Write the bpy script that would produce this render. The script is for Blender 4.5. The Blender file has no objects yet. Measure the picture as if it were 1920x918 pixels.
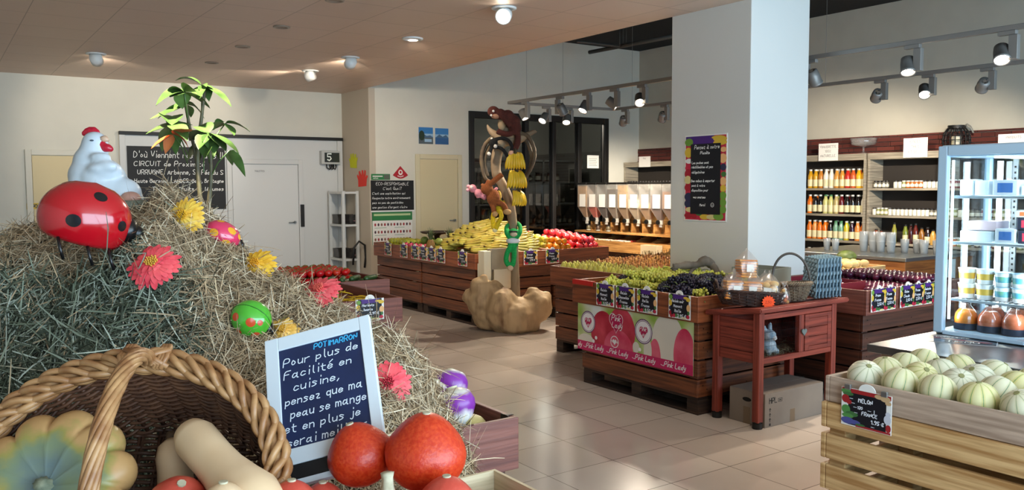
import bpy, bmesh, math, random
from mathutils import Vector, Matrix, Euler
import numpy as np
R = math.radians
PI = math.pi
rnd = random.Random(7)
sc = bpy.context.scene
C = sc.collection

# ---------------------------------------------------------------- camera
YAW, PITCH, ROLL = R(34.7613), R(3.9910), R(-0.25415)
FPX = 1566.83
FW = Vector((math.sin(YAW)*math.cos(PITCH), math.cos(YAW)*math.cos(PITCH), -math.sin(PITCH)))
_r = Vector((math.cos(YAW), -math.sin(YAW), 0)); _u = _r.cross(FW)
RT = _r*math.cos(ROLL) + _u*math.sin(ROLL)
UP = _u*math.cos(ROLL) - _r*math.sin(ROLL)
EYE = Vector((0, 0, 1.53))
cd = bpy.data.cameras.new('camera'); cam = bpy.data.objects.new('camera', cd); C.objects.link(cam)
cd.sensor_width = 36; cd.lens = 36*FPX/1920; cd.clip_start = 0.05; cd.clip_end = 100
cam.matrix_world = Matrix(((RT.x, UP.x, -FW.x, EYE.x), (RT.y, UP.y, -FW.y, EYE.y), (RT.z, UP.z, -FW.z, EYE.z), (0, 0, 0, 1)))
sc.camera = cam

def ray(x, y): return FW + RT*((x-960)/FPX) - UP*((y-459)/FPX)
def atz(x, y, z=0): d = ray(x, y); return EYE + d*((z-EYE.z)/d.z)
def atx(x, y, X): d = ray(x, y); return EYE + d*(X/d.x)
def aty(x, y, Y): d = ray(x, y); return EYE + d*(Y/d.y)
def atd(x, y, D): return EYE + ray(x, y)*D

# ---------------------------------------------------------------- light and exposure
sc.view_settings.view_transform = 'Standard'; sc.view_settings.look = 'None'
sc.view_settings.gamma = 1; sc.view_settings.use_curve_mapping = False
sc.view_settings.exposure = 0.85
sc.cycles.use_denoising = True
sc.cycles.max_bounces = 8; sc.cycles.diffuse_bounces = 4; sc.cycles.glossy_bounces = 4
sc.cycles.transmission_bounces = 8; sc.cycles.transparent_max_bounces = 24
sc.cycles.caustics_reflective = False; sc.cycles.caustics_refractive = False
sc.cycles.sample_clamp_indirect = 6
w = bpy.data.worlds.new('world'); sc.world = w; w.use_nodes = True
w.node_tree.nodes['Background'].inputs[0].default_value = (0.62, 0.78, 1.0, 1)
w.node_tree.nodes['Background'].inputs[1].default_value = 0.12

def area(name, loc, rot, sx, sy, power, col):
    l = bpy.data.lights.new(name, 'AREA'); l.shape = 'RECTANGLE'; l.size = sx; l.size_y = sy
    l.energy = power; l.color = col
    o = bpy.data.objects.new(name, l); C.objects.link(o); o.location = loc; o.rotation_euler = rot
    return o
# daylight through the glass shop front behind the photographer, from floor to head height
DAYLIGHT = area('shopfront_daylight', (3.6, -2.3, 1.55), (R(90), 0, 0), 8.6, 2.5, 375, (0.60, 0.82, 1.0))
SPOT_W = 120        # one track spot
DOWN_W = 33        # one ceiling downlight
WARM = (1.0, 0.87, 0.70)

def hexc(h):
    h = h.lstrip('#'); v = [int(h[i:i+2], 16)/255 for i in (0, 2, 4)]
    return tuple((c/12.92 if c <= .04045 else ((c+.055)/1.055)**2.4) for c in v) + (1,)

# ---------------------------------------------------------------- materials
MATS = {}
def mat(name, col='#808080', rough=.5, metal=0, var=0, vs=20, stretch=(1, 1, 1), col2=None, bump=0, bs=60, trans=0, ior=1.45,
        emit=0, alpha=1, coat=0, sss=0, hue=0, spec=.5, rndv=0):
    if name in MATS: return MATS[name]
    m = bpy.data.materials.new(name); m.use_nodes = True; MATS[name] = m
    nt = m.node_tree; b = nt.nodes['Principled BSDF']; N = nt.nodes.new; L = nt.links.new
    c1 = hexc(col); b.inputs['Base Color'].default_value = c1
    b.inputs['Roughness'].default_value = rough; b.inputs['Metallic'].default_value = metal
    b.inputs['Specular IOR Level'].default_value = spec
    if trans: b.inputs['Transmission Weight'].default_value = trans; b.inputs['IOR'].default_value = ior
    if coat: b.inputs['Coat Weight'].default_value = coat; b.inputs['Coat Roughness'].default_value = .1
    if sss: b.inputs['Subsurface Weight'].default_value = sss; b.inputs['Subsurface Radius'].default_value = (.02, .01, .006)
    if alpha < 1: b.inputs['Alpha'].default_value = alpha
    if emit: b.inputs['Emission Color'].default_value = c1; b.inputs['Emission Strength'].default_value = emit
    out = None
    if var or col2:
        tc = N('ShaderNodeTexCoord'); mp = N('ShaderNodeMapping'); mp.inputs['Scale'].default_value = stretch
        L(tc.outputs['Object'], mp.inputs['Vector'])
        nz = N('ShaderNodeTexNoise'); nz.inputs['Scale'].default_value = vs; nz.inputs['Detail'].default_value = 5
        L(mp.outputs['Vector'], nz.inputs['Vector'])
        rp = N('ShaderNodeValToRGB'); L(nz.outputs['Fac'], rp.inputs['Fac'])
        ca = tuple(c*(1-var) for c in c1[:3])+(1,); cb = hexc(col2) if col2 else tuple(min(1, c*(1+var)) for c in c1[:3])+(1,)
        rp.color_ramp.elements[0].position = .36; rp.color_ramp.elements[1].position = .64
        rp.color_ramp.elements[0].color = ca; rp.color_ramp.elements[1].color = cb
        out = rp.outputs['Color']
    if rndv:
        oi = N('ShaderNodeObjectInfo'); hs = N('ShaderNodeHueSaturation')
        mr = N('ShaderNodeMapRange'); mr.inputs['To Min'].default_value = 1-rndv; mr.inputs['To Max'].default_value = 1+rndv
        L(oi.outputs['Random'], mr.inputs['Value']); L(mr.outputs['Result'], hs.inputs['Value'])
        mh = N('ShaderNodeMapRange'); mh.inputs['To Min'].default_value = .5-rndv*.07; mh.inputs['To Max'].default_value = .5+rndv*.07
        L(oi.outputs['Random'], mh.inputs['Value']); L(mh.outputs['Result'], hs.inputs['Hue'])
        if out: L(out, hs.inputs['Color'])
        else: hs.inputs['Color'].default_value = c1
        out = hs.outputs['Color']
    if out: L(out, b.inputs['Base Color'])
    if bump:
        tc = N('ShaderNodeTexCoord'); nz = N('ShaderNodeTexNoise'); nz.inputs['Scale'].default_value = bs; nz.inputs['Detail'].default_value = 4
        mp = N('ShaderNodeMapping'); mp.inputs['Scale'].default_value = stretch
        L(tc.outputs['Object'], mp.inputs['Vector']); L(mp.outputs['Vector'], nz.inputs['Vector'])
        bp = N('ShaderNodeBump'); bp.inputs['Strength'].default_value = bump; bp.inputs['Distance'].default_value = .004
        L(nz.outputs['Fac'], bp.inputs['Height']); L(bp.outputs['Normal'], b.inputs['Normal'])
    return m

def glass(name, col='#ffffff', a=.12, rough=.02):
    """thin clear pane: mostly see-through with a glossy coat"""
    if name in MATS: return MATS[name]
    m = bpy.data.materials.new(name); m.use_nodes = True; MATS[name] = m
    nt = m.node_tree; nt.nodes.clear(); N = nt.nodes.new; L = nt.links.new
    o = N('ShaderNodeOutputMaterial'); t = N('ShaderNodeBsdfTransparent'); g = N('ShaderNodeBsdfGlossy'); mx = N('ShaderNodeMixShader')
    t.inputs['Color'].default_value = hexc(col); g.inputs['Roughness'].default_value = rough
    lw = N('ShaderNodeLayerWeight'); lw.inputs['Blend'].default_value = .5
    pw = N('ShaderNodeMath'); pw.operation = 'POWER'; pw.inputs[1].default_value = 5; L(lw.outputs['Facing'], pw.inputs[0])
    ad = N('ShaderNodeMath'); ad.operation = 'MULTIPLY_ADD'; ad.inputs[1].default_value = .9; ad.inputs[2].default_value = a+.03; ad.use_clamp = True
    L(pw.outputs[0], ad.inputs[0]); L(ad.outputs[0], mx.inputs['Fac'])
    L(t.outputs[0], mx.inputs[1]); L(g.outputs[0], mx.inputs[2]); L(mx.outputs[0], o.inputs['Surface'])
    return m

def wood(name, c1, c2, axis='h', rough=.6, scale=1, knots=False):
    st = {'h': (1.2, 1.2, 26), 'x': (1.2, 26, 26), 'y': (26, 1.2, 26), 'z': (26, 26, 1.2)}[axis]
    return mat(name, c1, rough=rough, col2=c2, var=.25, vs=2.2*scale, stretch=st, bump=.25, bs=4)

def frosted(name, col='#ffffff', d=.35, rough=.15, g=.08):
    """milky clear plastic: part see-through, part diffuse"""
    if name in MATS: return MATS[name]
    m = bpy.data.materials.new(name); m.use_nodes = True; MATS[name] = m
    nt = m.node_tree; nt.nodes.clear(); N = nt.nodes.new; L = nt.links.new
    o = N('ShaderNodeOutputMaterial'); t = N('ShaderNodeBsdfTransparent'); df = N('ShaderNodeBsdfDiffuse'); tl = N('ShaderNodeBsdfTranslucent'); gl = N('ShaderNodeBsdfGlossy')
    df.inputs['Color'].default_value = hexc(col); tl.inputs['Color'].default_value = hexc(col); gl.inputs['Roughness'].default_value = rough
    a, b, c = N('ShaderNodeMixShader'), N('ShaderNodeMixShader'), N('ShaderNodeMixShader')
    a.inputs['Fac'].default_value = .5; L(df.outputs[0], a.inputs[1]); L(tl.outputs[0], a.inputs[2])
    b.inputs['Fac'].default_value = d; L(t.outputs[0], b.inputs[1]); L(a.outputs[0], b.inputs[2])
    c.inputs['Fac'].default_value = g; L(b.outputs[0], c.inputs[1]); L(gl.outputs[0], c.inputs[2]); L(c.outputs[0], o.inputs['Surface'])
    return m

def attr_mat(name, rough=.7, attr='tint', spec=.3, trans=0):
    """colour of each strand or kernel comes from a colour attribute of the mesh"""
    if name in MATS: return MATS[name]
    m = bpy.data.materials.new(name); m.use_nodes = True; MATS[name] = m
    nt = m.node_tree; b = nt.nodes['Principled BSDF']; a = nt.nodes.new('ShaderNodeAttribute'); a.attribute_name = attr
    nt.links.new(a.outputs['Color'], b.inputs['Base Color']); b.inputs['Roughness'].default_value = rough
    b.inputs['Specular IOR Level'].default_value = spec
    return m

# ---------------------------------------------------------------- mesh builder
ID = Matrix.Identity(4)
def T(x=0, y=0, z=0): return Matrix.Translation((x, y, z))
def RX(a): return Matrix.Rotation(R(a), 4, 'X')
def RY(a): return Matrix.Rotation(R(a), 4, 'Y')
def RZ(a): return Matrix.Rotation(R(a), 4, 'Z')
def S(x, y=None, z=None):
    y = x if y is None else y; z = x if z is None else z
    return Matrix.Diagonal((x, y, z, 1))
def frame(ex, ey, ez, o):
    return Matrix(((ex.x, ey.x, ez.x, o.x), (ex.y, ey.y, ez.y, o.y), (ex.z, ey.z, ez.z, o.z), (0, 0, 0, 1)))

class MB:
    def __init__(s): s.v = []; s.f = []; s.mi = []; s.sm = []
    def add(s, vs, fs, mi=0, sm=False, M=None):
        b = len(s.v)
        if M is None: s.v += [tuple(v) for v in vs]
        else: s.v += [tuple(M @ Vector(v)) for v in vs]
        for f in fs: s.f.append([b+i for i in f]); s.mi.append(mi); s.sm.append(sm)
        return s
    def box(s, x0, x1, y0, y1, z0, z1, mi=0, M=None, bev=0):
        if x1 < x0: x0, x1 = x1, x0
        if y1 < y0: y0, y1 = y1, y0
        if z1 < z0: z0, z1 = z1, z0
        bev = min(bev, (x1-x0)*.4, (y1-y0)*.4, (z1-z0)*.4)
        if bev <= 0:
            vs = [(x, y, z) for z in (z0, z1) for y in (y0, y1) for x in (x0, x1)]
            return s.add(vs, [(0, 2, 3, 1), (4, 5, 7, 6), (0, 1, 5, 4), (2, 6, 7, 3), (0, 4, 6, 2), (1, 3, 7, 5)], mi, False, M)
        bm = bmesh.new(); bmesh.ops.create_cube(bm, size=1)
        for v in bm.verts: v.co = Vector(((x0+x1)/2+v.co.x*(x1-x0), (y0+y1)/2+v.co.y*(y1-y0), (z0+z1)/2+v.co.z*(z1-z0)))
        bmesh.ops.bevel(bm, geom=bm.edges[:], offset=bev, segments=2, affect='EDGES', profile=.5)
        s.bm(bm, mi, False, M); return s
    def bm(s, bm, mi=0, sm=True, M=None):
        bm.verts.index_update()
        s.add([v.co for v in bm.verts], [[v.index for v in f.verts] for f in bm.faces], mi, sm, M); bm.free(); return s
    def lathe(s, prof, n=16, mi=0, M=None, sm=True, lobes=None, cap=True):
        """prof: list of (radius, z)"""
        vs = []; fs = []; k = len(prof)
        for (r, z) in prof:
            for i in range(n):
                a = 2*PI*i/n; q = r*(lobes(a, z) if lobes else 1)
                vs.append((q*math.cos(a), q*math.sin(a), z))
        for j in range(k-1):
            for i in range(n): fs.append((j*n+i, j*n+(i+1) % n, (j+1)*n+(i+1) % n, (j+1)*n+i))
        if cap:
            if prof[0][0] > 1e-5: fs.append(tuple(reversed(range(n))))
            if prof[-1][0] > 1e-5: fs.append(tuple(range((k-1)*n, k*n)))
        return s.add(vs, fs, mi, sm, M)
    def cyl(s, r, z0, z1, n=12, mi=0, M=None, r2=None, sm=True):
        r2 = r if r2 is None else r2
        vs = []; 
        for (rr, z) in ((r, z0), (r2, z1)):
            vs += [(rr*math.cos(2*PI*i/n), rr*math.sin(2*PI*i/n), z) for i in range(n)]
        s.add(vs, [(i, (i+1) % n, n+(i+1) % n, n+i) for i in range(n)], mi, sm, M)
        b = [(r*math.cos(2*PI*i/n), r*math.sin(2*PI*i/n), z0) for i in range(n)]; t = [(r2*math.cos(2*PI*i/n), r2*math.sin(2*PI*i/n), z1) for i in range(n)]
        s.add(b, [tuple(reversed(range(n)))], mi, False, M); s.add(t, [tuple(range(n))], mi, False, M)
        return s
    def ball(s, c, r, seg=12, rings=8, mi=0, M=None, sc=(1, 1, 1), rot=None):
        m = T(*c) @ (rot or ID) @ S(r*sc[0], r*sc[1], r*sc[2])
        if M is not None: m = M @ m
        return s.lathe([(math.sin(PI*j/rings), -math.cos(PI*j/rings)) if 0 < j < rings else (1e-6, -1 if j == 0 else 1) for j in range(rings+1)], seg, mi, m, True, cap=False)
    def tube(s, pts, rad, n=6, mi=0, M=None, cap=True, sm=True, flat=None):
        pts = [Vector(p) for p in pts]; k = len(pts)
        if not hasattr(rad, '__len__'): rad = [rad]*k
        d = (pts[1]-pts[0]).normalized(); a = Vector((0, 0, 1)) if abs(d.z) < .9 else Vector((1, 0, 0))
        u = d.cross(a).normalized(); vs = []; fs = []
        for i, p in enumerate(pts):
            t = (pts[min(i+1, k-1)]-pts[max(i-1, 0)])
            t = t.normalized() if t.length > 1e-9 else d
            u = (u - t*u.dot(t)); u = u.normalized() if u.length > 1e-6 else t.orthogonal().normalized()
            w_ = t.cross(u)
            for j in range(n):
                an = 2*PI*j/n; vs.append(p + (u*math.cos(an)+w_*math.sin(an)*(flat or 1))*rad[i])
        for i in range(k-1):
            for j in range(n): fs.append((i*n+j, i*n+(j+1) % n, (i+1)*n+(j+1) % n, (i+1)*n+j))
        if cap: fs.append(tuple(reversed(range(n)))); fs.append(tuple(range((k-1)*n, k*n)))
        return s.add(vs, fs, mi, sm, M)
    def poly(s, pts, z0, z1, mi=0, M=None):
        """extruded polygon (xy points), z0..z1"""
        n = len(pts)
        vs = [(x, y, z0) for x, y in pts]+[(x, y, z1) for x, y in pts]
        fs = [tuple(reversed(range(n))), tuple(range(n, 2*n))]+[(i, (i+1) % n, n+(i+1) % n, n+i) for i in range(n)]
        return s.add(vs, fs, mi, False, M)
    def disc(s, x, y, rx, ry=None, z=0, mi=0, M=None, n=18, a=0):
        ry = rx if ry is None else ry; ca, sa = math.cos(a), math.sin(a)
        p = [(x+rx*math.cos(2*PI*i/n)*ca-ry*math.sin(2*PI*i/n)*sa, y+rx*math.cos(2*PI*i/n)*sa+ry*math.sin(2*PI*i/n)*ca, z) for i in range(n)]
        return s.add(p, [tuple(range(n))], mi, False, M)
    def quad(s, x0, x1, y0, y1, z=0, mi=0, M=None):
        return s.add([(x0, y0, z), (x1, y0, z), (x1, y1, z), (x0, y1, z)], [(0, 1, 2, 3)], mi, False, M)
    def strip(s, pts, w_, z=0, mi=0, M=None):
        """flat ribbon along xy points, round ends left square"""
        pts = [Vector((p[0], p[1])) for p in pts]; k = len(pts); vs = []; fs = []
        for i, p in enumerate(pts):
            t = pts[min(i+1, k-1)]-pts[max(i-1, 0)]
            if t.length < 1e-9: t = Vector((1, 0))
            t.normalize(); nn = Vector((-t.y, t.x))*w_/2
            if i == 0: p = p-t*w_*.3
            if i == k-1: p = p+t*w_*.3
            vs += [(p.x+nn.x, p.y+nn.y, z), (p.x-nn.x, p.y-nn.y, z)]
        for i in range(k-1): fs.append((2*i+1, 2*i+3, 2*i+2, 2*i))
        return s.add(vs, fs, mi, False, M)
    def mesh(s, name, mats):
        me = bpy.data.meshes.new(name); me.from_pydata(s.v, [], s.f)
        for m in (mats if isinstance(mats, (list, tuple)) else [mats]): me.materials.append(m)
        me.polygons.foreach_set('material_index', s.mi); me.polygons.foreach_set('use_smooth', s.sm)
        me.update(); return me

def link(name, me, parent=None):
    o = bpy.data.objects.new(name, me); C.objects.link(o)
    if parent is not None: o.parent = parent
    return o
def part(name, mb, mats, parent, label=None):
    o = link(name, mb.mesh(name, mats), parent)
    if label: o['label'] = label
    return o
def tag(o, label, cat, group=None):
    o['label'] = label; o['category'] = cat
    if group: o['group'] = group
    return o
def thing(name, label, cat, loc=(0, 0, 0), rz=0, group=None, rot=None):
    o = bpy.data.objects.new(name, None); o.empty_display_size = .05; C.objects.link(o); o.location = loc
    o.rotation_euler = rot if rot else (0, 0, R(rz))
    return tag(o, label, cat, group)
def solo(name, mb, mats, label, cat, loc=(0, 0, 0), rz=0, group=None, rot=None):
    o = link(name, mb.mesh(name, mats)); o.location = loc; o.rotation_euler = rot if rot else (0, 0, R(rz))
    return tag(o, label, cat, group)
def struct(name, mb, mats):
    o = link(name, mb.mesh(name, mats)); o['kind'] = 'structure'; return o
def dup(src, loc=None, rz=None, label=None, group=None, rot=None, scale=None):
    r = src.copy(); C.objects.link(r)
    if loc is not None: r.location = loc
    if rz is not None: r.rotation_euler = (0, 0, R(rz))
    if rot is not None: r.rotation_euler = rot
    if scale is not None: r.scale = (scale,)*3 if not hasattr(scale, '__len__') else scale
    if label: r['label'] = label
    if group: r['group'] = group
    for ch in list(src.children):
        c = ch.copy(); C.objects.link(c); c.parent = r
        for g in list(ch.children):
            d = g.copy(); C.objects.link(d); d.parent = c
    return r
def remesh(o, vox, smooth=0):
    m = o.modifiers.new('remesh', 'REMESH'); m.mode = 'VOXEL'; m.voxel_size = vox; m.use_smooth_shade = True
    if smooth:
        k = o.modifiers.new('smooth', 'SMOOTH'); k.iterations = smooth; k.factor = .5
    return o

# ---------------------------------------------------------------- hand lettering: single stroke letters on a 4 x 7 grid (x, y), baseline y=0, x height 4, caps 7
_G = {
'A':'00,27,40/12,32','B':'00,07,36,35,04/04,43,41,20,00','C':'46,27,05,02,10,30,41','D':'00,07,26,44,42,20,00','E':'47,07,00,40/04,34','F':'47,07,00/04,34',
'G':'46,27,05,02,10,30,42,44,24','H':'00,07/40,47/04,44','I':'10,17','J':'37,32,20,10,02','K':'00,07/47,03,40','L':'07,00,40','M':'00,07,23,47,40','N':'00,07,40,47',
'O':'27,05,02,20,42,45,27','P':'00,07,37,46,44,33,03','Q':'27,05,02,20,42,45,27/22,40','R':'00,07,37,46,44,33,03/23,40','S':'46,27,06,05,23,42,41,20,01','T':'07,47/27,20',
'U':'07,02,20,42,47','V':'07,20,47','W':'07,10,24,30,47','X':'07,40/00,47','Y':'07,24,47/24,20','Z':'07,47,00,40',
'a':'33,14,02,01,10,32,34/32,30,40','b':'07,00/03,24,33,31,20,01','c':'33,14,02,01,10,31','d':'37,30/33,14,02,01,10,32','e':'02,32,33,14,02,01,10,31','f':'36,27,16,10/04,24',
'g':'33,14,02,10,32/34,3c,1d,0c','h':'07,00/03,24,33,30','i':'14,10/16,17','j':'24,2c,1d,0c/26,27','k':'07,00/34,02,30','l':'17,11,20','m':'04,00/03,14,23,20/23,34,43,40','n':'04,00/03,24,33,30',
'o':'14,02,10,32,14','p':'04,0d/03,24,33,31,10,01','q':'33,14,02,10,31/34,3d','r':'04,00/03,24,34','s':'33,14,03,22,31,10,00','t':'16,11,20,30/04,34','u':'04,01,10,31,34/31,30','v':'04,10,34',
'w':'04,10,23,30,44','x':'04,30/34,00','y':'04,11,32/34,31,2d,0d','z':'04,34,00,30',
'0':'27,05,02,20,42,45,27','1':'05,27,20','2':'06,27,46,44,00,40','3':'06,27,46,24,42,20,01','4':'37,03,43/35,30','5':'47,07,04,34,42,20,01','6':'46,27,03,20,42,33,03','7':'07,47,10',
'8':'24,06,27,46,24,02,20,42,24','9':'44,24,05,27,46,43,20','.':'10,11','!':'12,17/10,11',',':'11,0c',"'":'17,15','-':'03,33','?':'06,27,46,24,22/20,21',':':'11,12/14,15','/':'00,47',
'\u20ac':'46,27,04,02,20,41/-4,34/-3,33','(':'37,25,22,30',')':'07,15,12,00','+':'03,43/21,25','%':'00,47/06,17/30,41'}
_ACC = {'\u00e9': ('e', '15,37'), '\u00e8': ('e', '17,35'), '\u00e0': ('a', '17,35'), '\u00f9': ('u', '17,35'), '\u00ee': ('i', '06,17,36'), '\u00c9': ('E', '18,39'), '\u00ea': ('e', '05,17,35')}
def _pt(t):
    if t[0] == '-': return (-1, int(t[1]))
    y = t[1]; return (int(t[0]), -1 if y == 'c' else -2 if y == 'd' else int(y))
def _strokes(ch):
    if ch in _ACC:
        b, acc = _ACC[ch]; return _strokes(b)+[[_pt(t) for t in acc.split(',')]]
    g = _G.get(ch)
    return [[_pt(t) for t in st.split(',')] for st in g.split('/')] if g else []
def _chaikin(p, it=2):
    for _ in range(it):
        if len(p) < 3: return p
        q = [p[0]]
        for a, b in zip(p[:-1], p[1:]):
            q += [(.75*a[0]+.25*b[0], .75*a[1]+.25*b[1]), (.25*a[0]+.75*b[0], .25*a[1]+.75*b[1])]
        p = q+[p[-1]]
    return p
def lettering(mb, text, x, y, h, wt=None, mi=0, M=None, z=0, slant=.1, jit=.25, wide=1, align='l', soft=2, maxw=None, seed=1):
    """writes text on the xy plane; h is the capital height"""
    rg = random.Random(seed+len(text)); u = h/7; wt = wt or h*.12; cur = 0; todo = []
    for ch in text:
        if ch == ' ': cur += 3.2*wide; continue
        st = _strokes(ch)
        mx = max([p[0] for q in st for p in q] or [3])
        k = 1+rg.uniform(-.08, .08)*jit*4; dy = rg.uniform(-.5, .5)*jit
        for q in st: todo.append([((cur+px*wide)+py*slant, py*k+dy) for px, py in q])
        cur += (mx+1.5)*wide
    tot = cur*u; f = min(1, maxw/tot) if maxw else 1
    ox = x-(tot*f/2 if align == 'c' else tot*f if align == 'r' else 0)
    for q in todo:
        q = [(ox+a*u*f, y+b*u) for a, b in q]
        mb.strip(_chaikin(q, soft) if soft else q, wt, z, mi, M)
    return mb
# ---------------------------------------------------------------- the setting
def tile_mat(name, size, ox, oy, c1, c2, joint, gap, rough, bump=.0, size_y=None):
    m = bpy.data.materials.new(name); m.use_nodes = True; nt = m.node_tree; b = nt.nodes['Principled BSDF']; N = nt.nodes.new; L = nt.links.new
    tc = N('ShaderNodeTexCoord'); sp = N('ShaderNodeSeparateXYZ'); L(tc.outputs['Object'], sp.inputs[0])
    fl = []; mk = []
    for ax, o, sz in (('X', ox, size), ('Y', oy, size_y or size)):
        a = N('ShaderNodeMath'); a.operation = 'SUBTRACT'; a.inputs[1].default_value = o; L(sp.outputs[ax], a.inputs[0])
        d = N('ShaderNodeMath'); d.operation = 'DIVIDE'; d.inputs[1].default_value = sz; L(a.outputs[0], d.inputs[0])
        f = N('ShaderNodeMath'); f.operation = 'FLOOR'; L(d.outputs[0], f.inputs[0]); fl.append(f)
        q = N('ShaderNodeMath'); q.operation = 'FRACT'; L(d.outputs[0], q.inputs[0])
        r = N('ShaderNodeMath'); r.operation = 'PINGPONG'; r.inputs[1].default_value = .5; L(q.outputs[0], r.inputs[0])
        l = N('ShaderNodeMath'); l.operation = 'LESS_THAN'; l.inputs[1].default_value = gap/sz/2; L(r.outputs[0], l.inputs[0]); mk.append(l)
    mx = N('ShaderNodeMath'); mx.operation = 'MAXIMUM'; L(mk[0].outputs[0], mx.inputs[0]); L(mk[1].outputs[0], mx.inputs[1])
    cb = N('ShaderNodeCombineXYZ'); L(fl[0].outputs[0], cb.inputs[0]); L(fl[1].outputs[0], cb.inputs[1])
    wn = N('ShaderNodeTexWhiteNoise'); L(cb.outputs[0], wn.inputs['Vector'])
    nz = N('ShaderNodeTexNoise'); nz.inputs['Scale'].default_value = 5; nz.inputs['Detail'].default_value = 6; L(tc.outputs['Object'], nz.inputs['Vector'])
    av = N('ShaderNodeMath'); av.operation = 'MULTIPLY_ADD'; av.inputs[1].default_value = .55; L(wn.outputs['Value'], av.inputs[0])
    hv = N('ShaderNodeMath'); hv.operation = 'MULTIPLY'; hv.inputs[1].default_value = .45; L(nz.outputs['Fac'], hv.inputs[0]); L(hv.outputs[0], av.inputs[2])
    m1 = N('ShaderNodeMix'); m1.data_type = 'RGBA'; m1.inputs['A'].default_value = hexc(c1); m1.inputs['B'].default_value = hexc(c2); L(av.outputs[0], m1.inputs['Factor'])
    m2 = N('ShaderNodeMix'); m2.data_type = 'RGBA'; m2.inputs['B'].default_value = hexc(joint); L(m1.outputs['Result'], m2.inputs['A']); L(mx.outputs[0], m2.inputs['Factor'])
    L(m2.outputs['Result'], b.inputs['Base Color']); b.inputs['Roughness'].default_value = rough
    bp = N('ShaderNodeBump'); bp.invert = True; bp.inputs['Strength'].default_value = .4; bp.inputs['Distance'].default_value = .002
    L(mx.outputs[0], bp.inputs['Height']); L(bp.outputs['Normal'], b.inputs['Normal'])
    return m

XL, XR, YB, YC, YF, ZC, ZU, X0 = -2.6, 10.47, 12.03, 11.08, -2.5, 2.95, 3.92, 5.2
WALL = mat('wall_paint', '#dad8cc', rough=.85, var=.02, vs=3)
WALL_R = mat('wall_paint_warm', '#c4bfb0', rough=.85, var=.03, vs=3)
BLACK = mat('black_paint', '#0e0d0c', rough=.55)
STEEL = mat('brushed_steel', '#a9adad', rough=.32, metal=.9, var=.06, vs=3, stretch=(1, 40, 40))
WHITE = mat('white_enamel', '#e4e6e4', rough=.4)
PAPER = mat('white_paper', '#eceae4', rough=.8)
CHALK = mat('chalk', '#eef0ee', rough=.9)
SLATE = mat('slate_black', '#0b0b0c', rough=.6, var=.2, vs=8)

struct('floor', MB().box(XL, XR+.1, YF, YB+.1, -.1, 0), tile_mat('floor_tiles', .45, .375, .30, '#b3a69b', '#c3b7ac', '#6b625b', .005, .17))
struct('ceiling', MB().box(XL, X0, YF, YB+.1, ZC, ZC+.05), tile_mat('ceiling_tiles', .6, .1, .07, '#cdb5a3', '#d3bcab', '#a89282', .008, .5, size_y=.6))
mb = MB().box(X0, XR+.1, YF, YC+.1, ZU, ZU+.05)
struct('ceiling_void', mb, mat('void_black', '#050505', rough=.9))
struct('trim_1', MB().box(X0-.06, X0-.005, YF, YC, ZC+.05, ZU), mat('void_grey', '#3b3833', rough=.9))
struct('wall_back', MB().box(XL, X0, YB, YB+.1, 0, ZC), WALL)
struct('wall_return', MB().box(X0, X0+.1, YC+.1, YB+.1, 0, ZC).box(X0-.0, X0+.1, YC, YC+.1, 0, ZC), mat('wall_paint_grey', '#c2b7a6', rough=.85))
WX0, WX1, WZ0, WZ1 = 6.88, 9.73, .45, 2.70
mb = MB().box(X0+.1, WX0, YC, YC+.1, 0, ZU).box(WX1, XR+.1, YC, YC+.1, 0, ZU).box(WX0, WX1, YC, YC+.1, 0, WZ0).box(WX0, WX1, YC, YC+.1, WZ1, ZU).box(X0, X0+.1, YC+.0, YC+.1, ZC, ZU)
struct('wall_center', mb, WALL)
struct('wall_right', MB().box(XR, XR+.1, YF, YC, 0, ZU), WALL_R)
struct('wall_left', MB().box(XL-.1, XL, YF, YB+.1, 0, ZC), WALL)
struct('column', MB().box(X0, 5.915, 4.275, 5.11, 0, ZU-.002, bev=.006), mat('column_paint', '#d9d8d2', rough=.7))

# brick facing along the right wall, its top edge shows above the shelves
m = bpy.data.materials.new('brick'); m.use_nodes = True; nt = m.node_tree; b = nt.nodes['Principled BSDF']
tc = nt.nodes.new('ShaderNodeTexCoord'); sp = nt.nodes.new('ShaderNodeSeparateXYZ'); cb = nt.nodes.new('ShaderNodeCombineXYZ')
nt.links.new(tc.outputs['Object'], sp.inputs[0]); nt.links.new(sp.outputs['Y'], cb.inputs[0]); nt.links.new(sp.outputs['Z'], cb.inputs[1])
bk = nt.nodes.new('ShaderNodeTexBrick'); nt.links.new(cb.outputs[0], bk.inputs['Vector'])
bk.inputs['Color1'].default_value = hexc('#6a2f25'); bk.inputs['Color2'].default_value = hexc('#4a1f19'); bk.inputs['Mortar'].default_value = hexc('#2c1713')
bk.inputs['Scale'].default_value = 1; bk.inputs['Brick Width'].default_value = .34; bk.inputs['Row Height'].default_value = .06; bk.inputs['Mortar Size'].default_value = .005
nt.links.new(bk.outputs['Color'], b.inputs['Base Color']); b.inputs['Roughness'].default_value = .85
mb = MB(); rg = random.Random(3)
zz = 0.0
while zz < 2.17:
    yy = YF+rg.uniform(-.3, 0)
    while yy < YC-.02:
        y2 = min(YC-.01, yy+.34); mb.box(XR-.03-rg.uniform(0, .012), XR, max(YF, yy)+.003, y2-.003, zz+.003, min(zz+.057, 2.185)); yy += .34
    zz += .06
struct('trim_2', mb, m)

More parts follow.
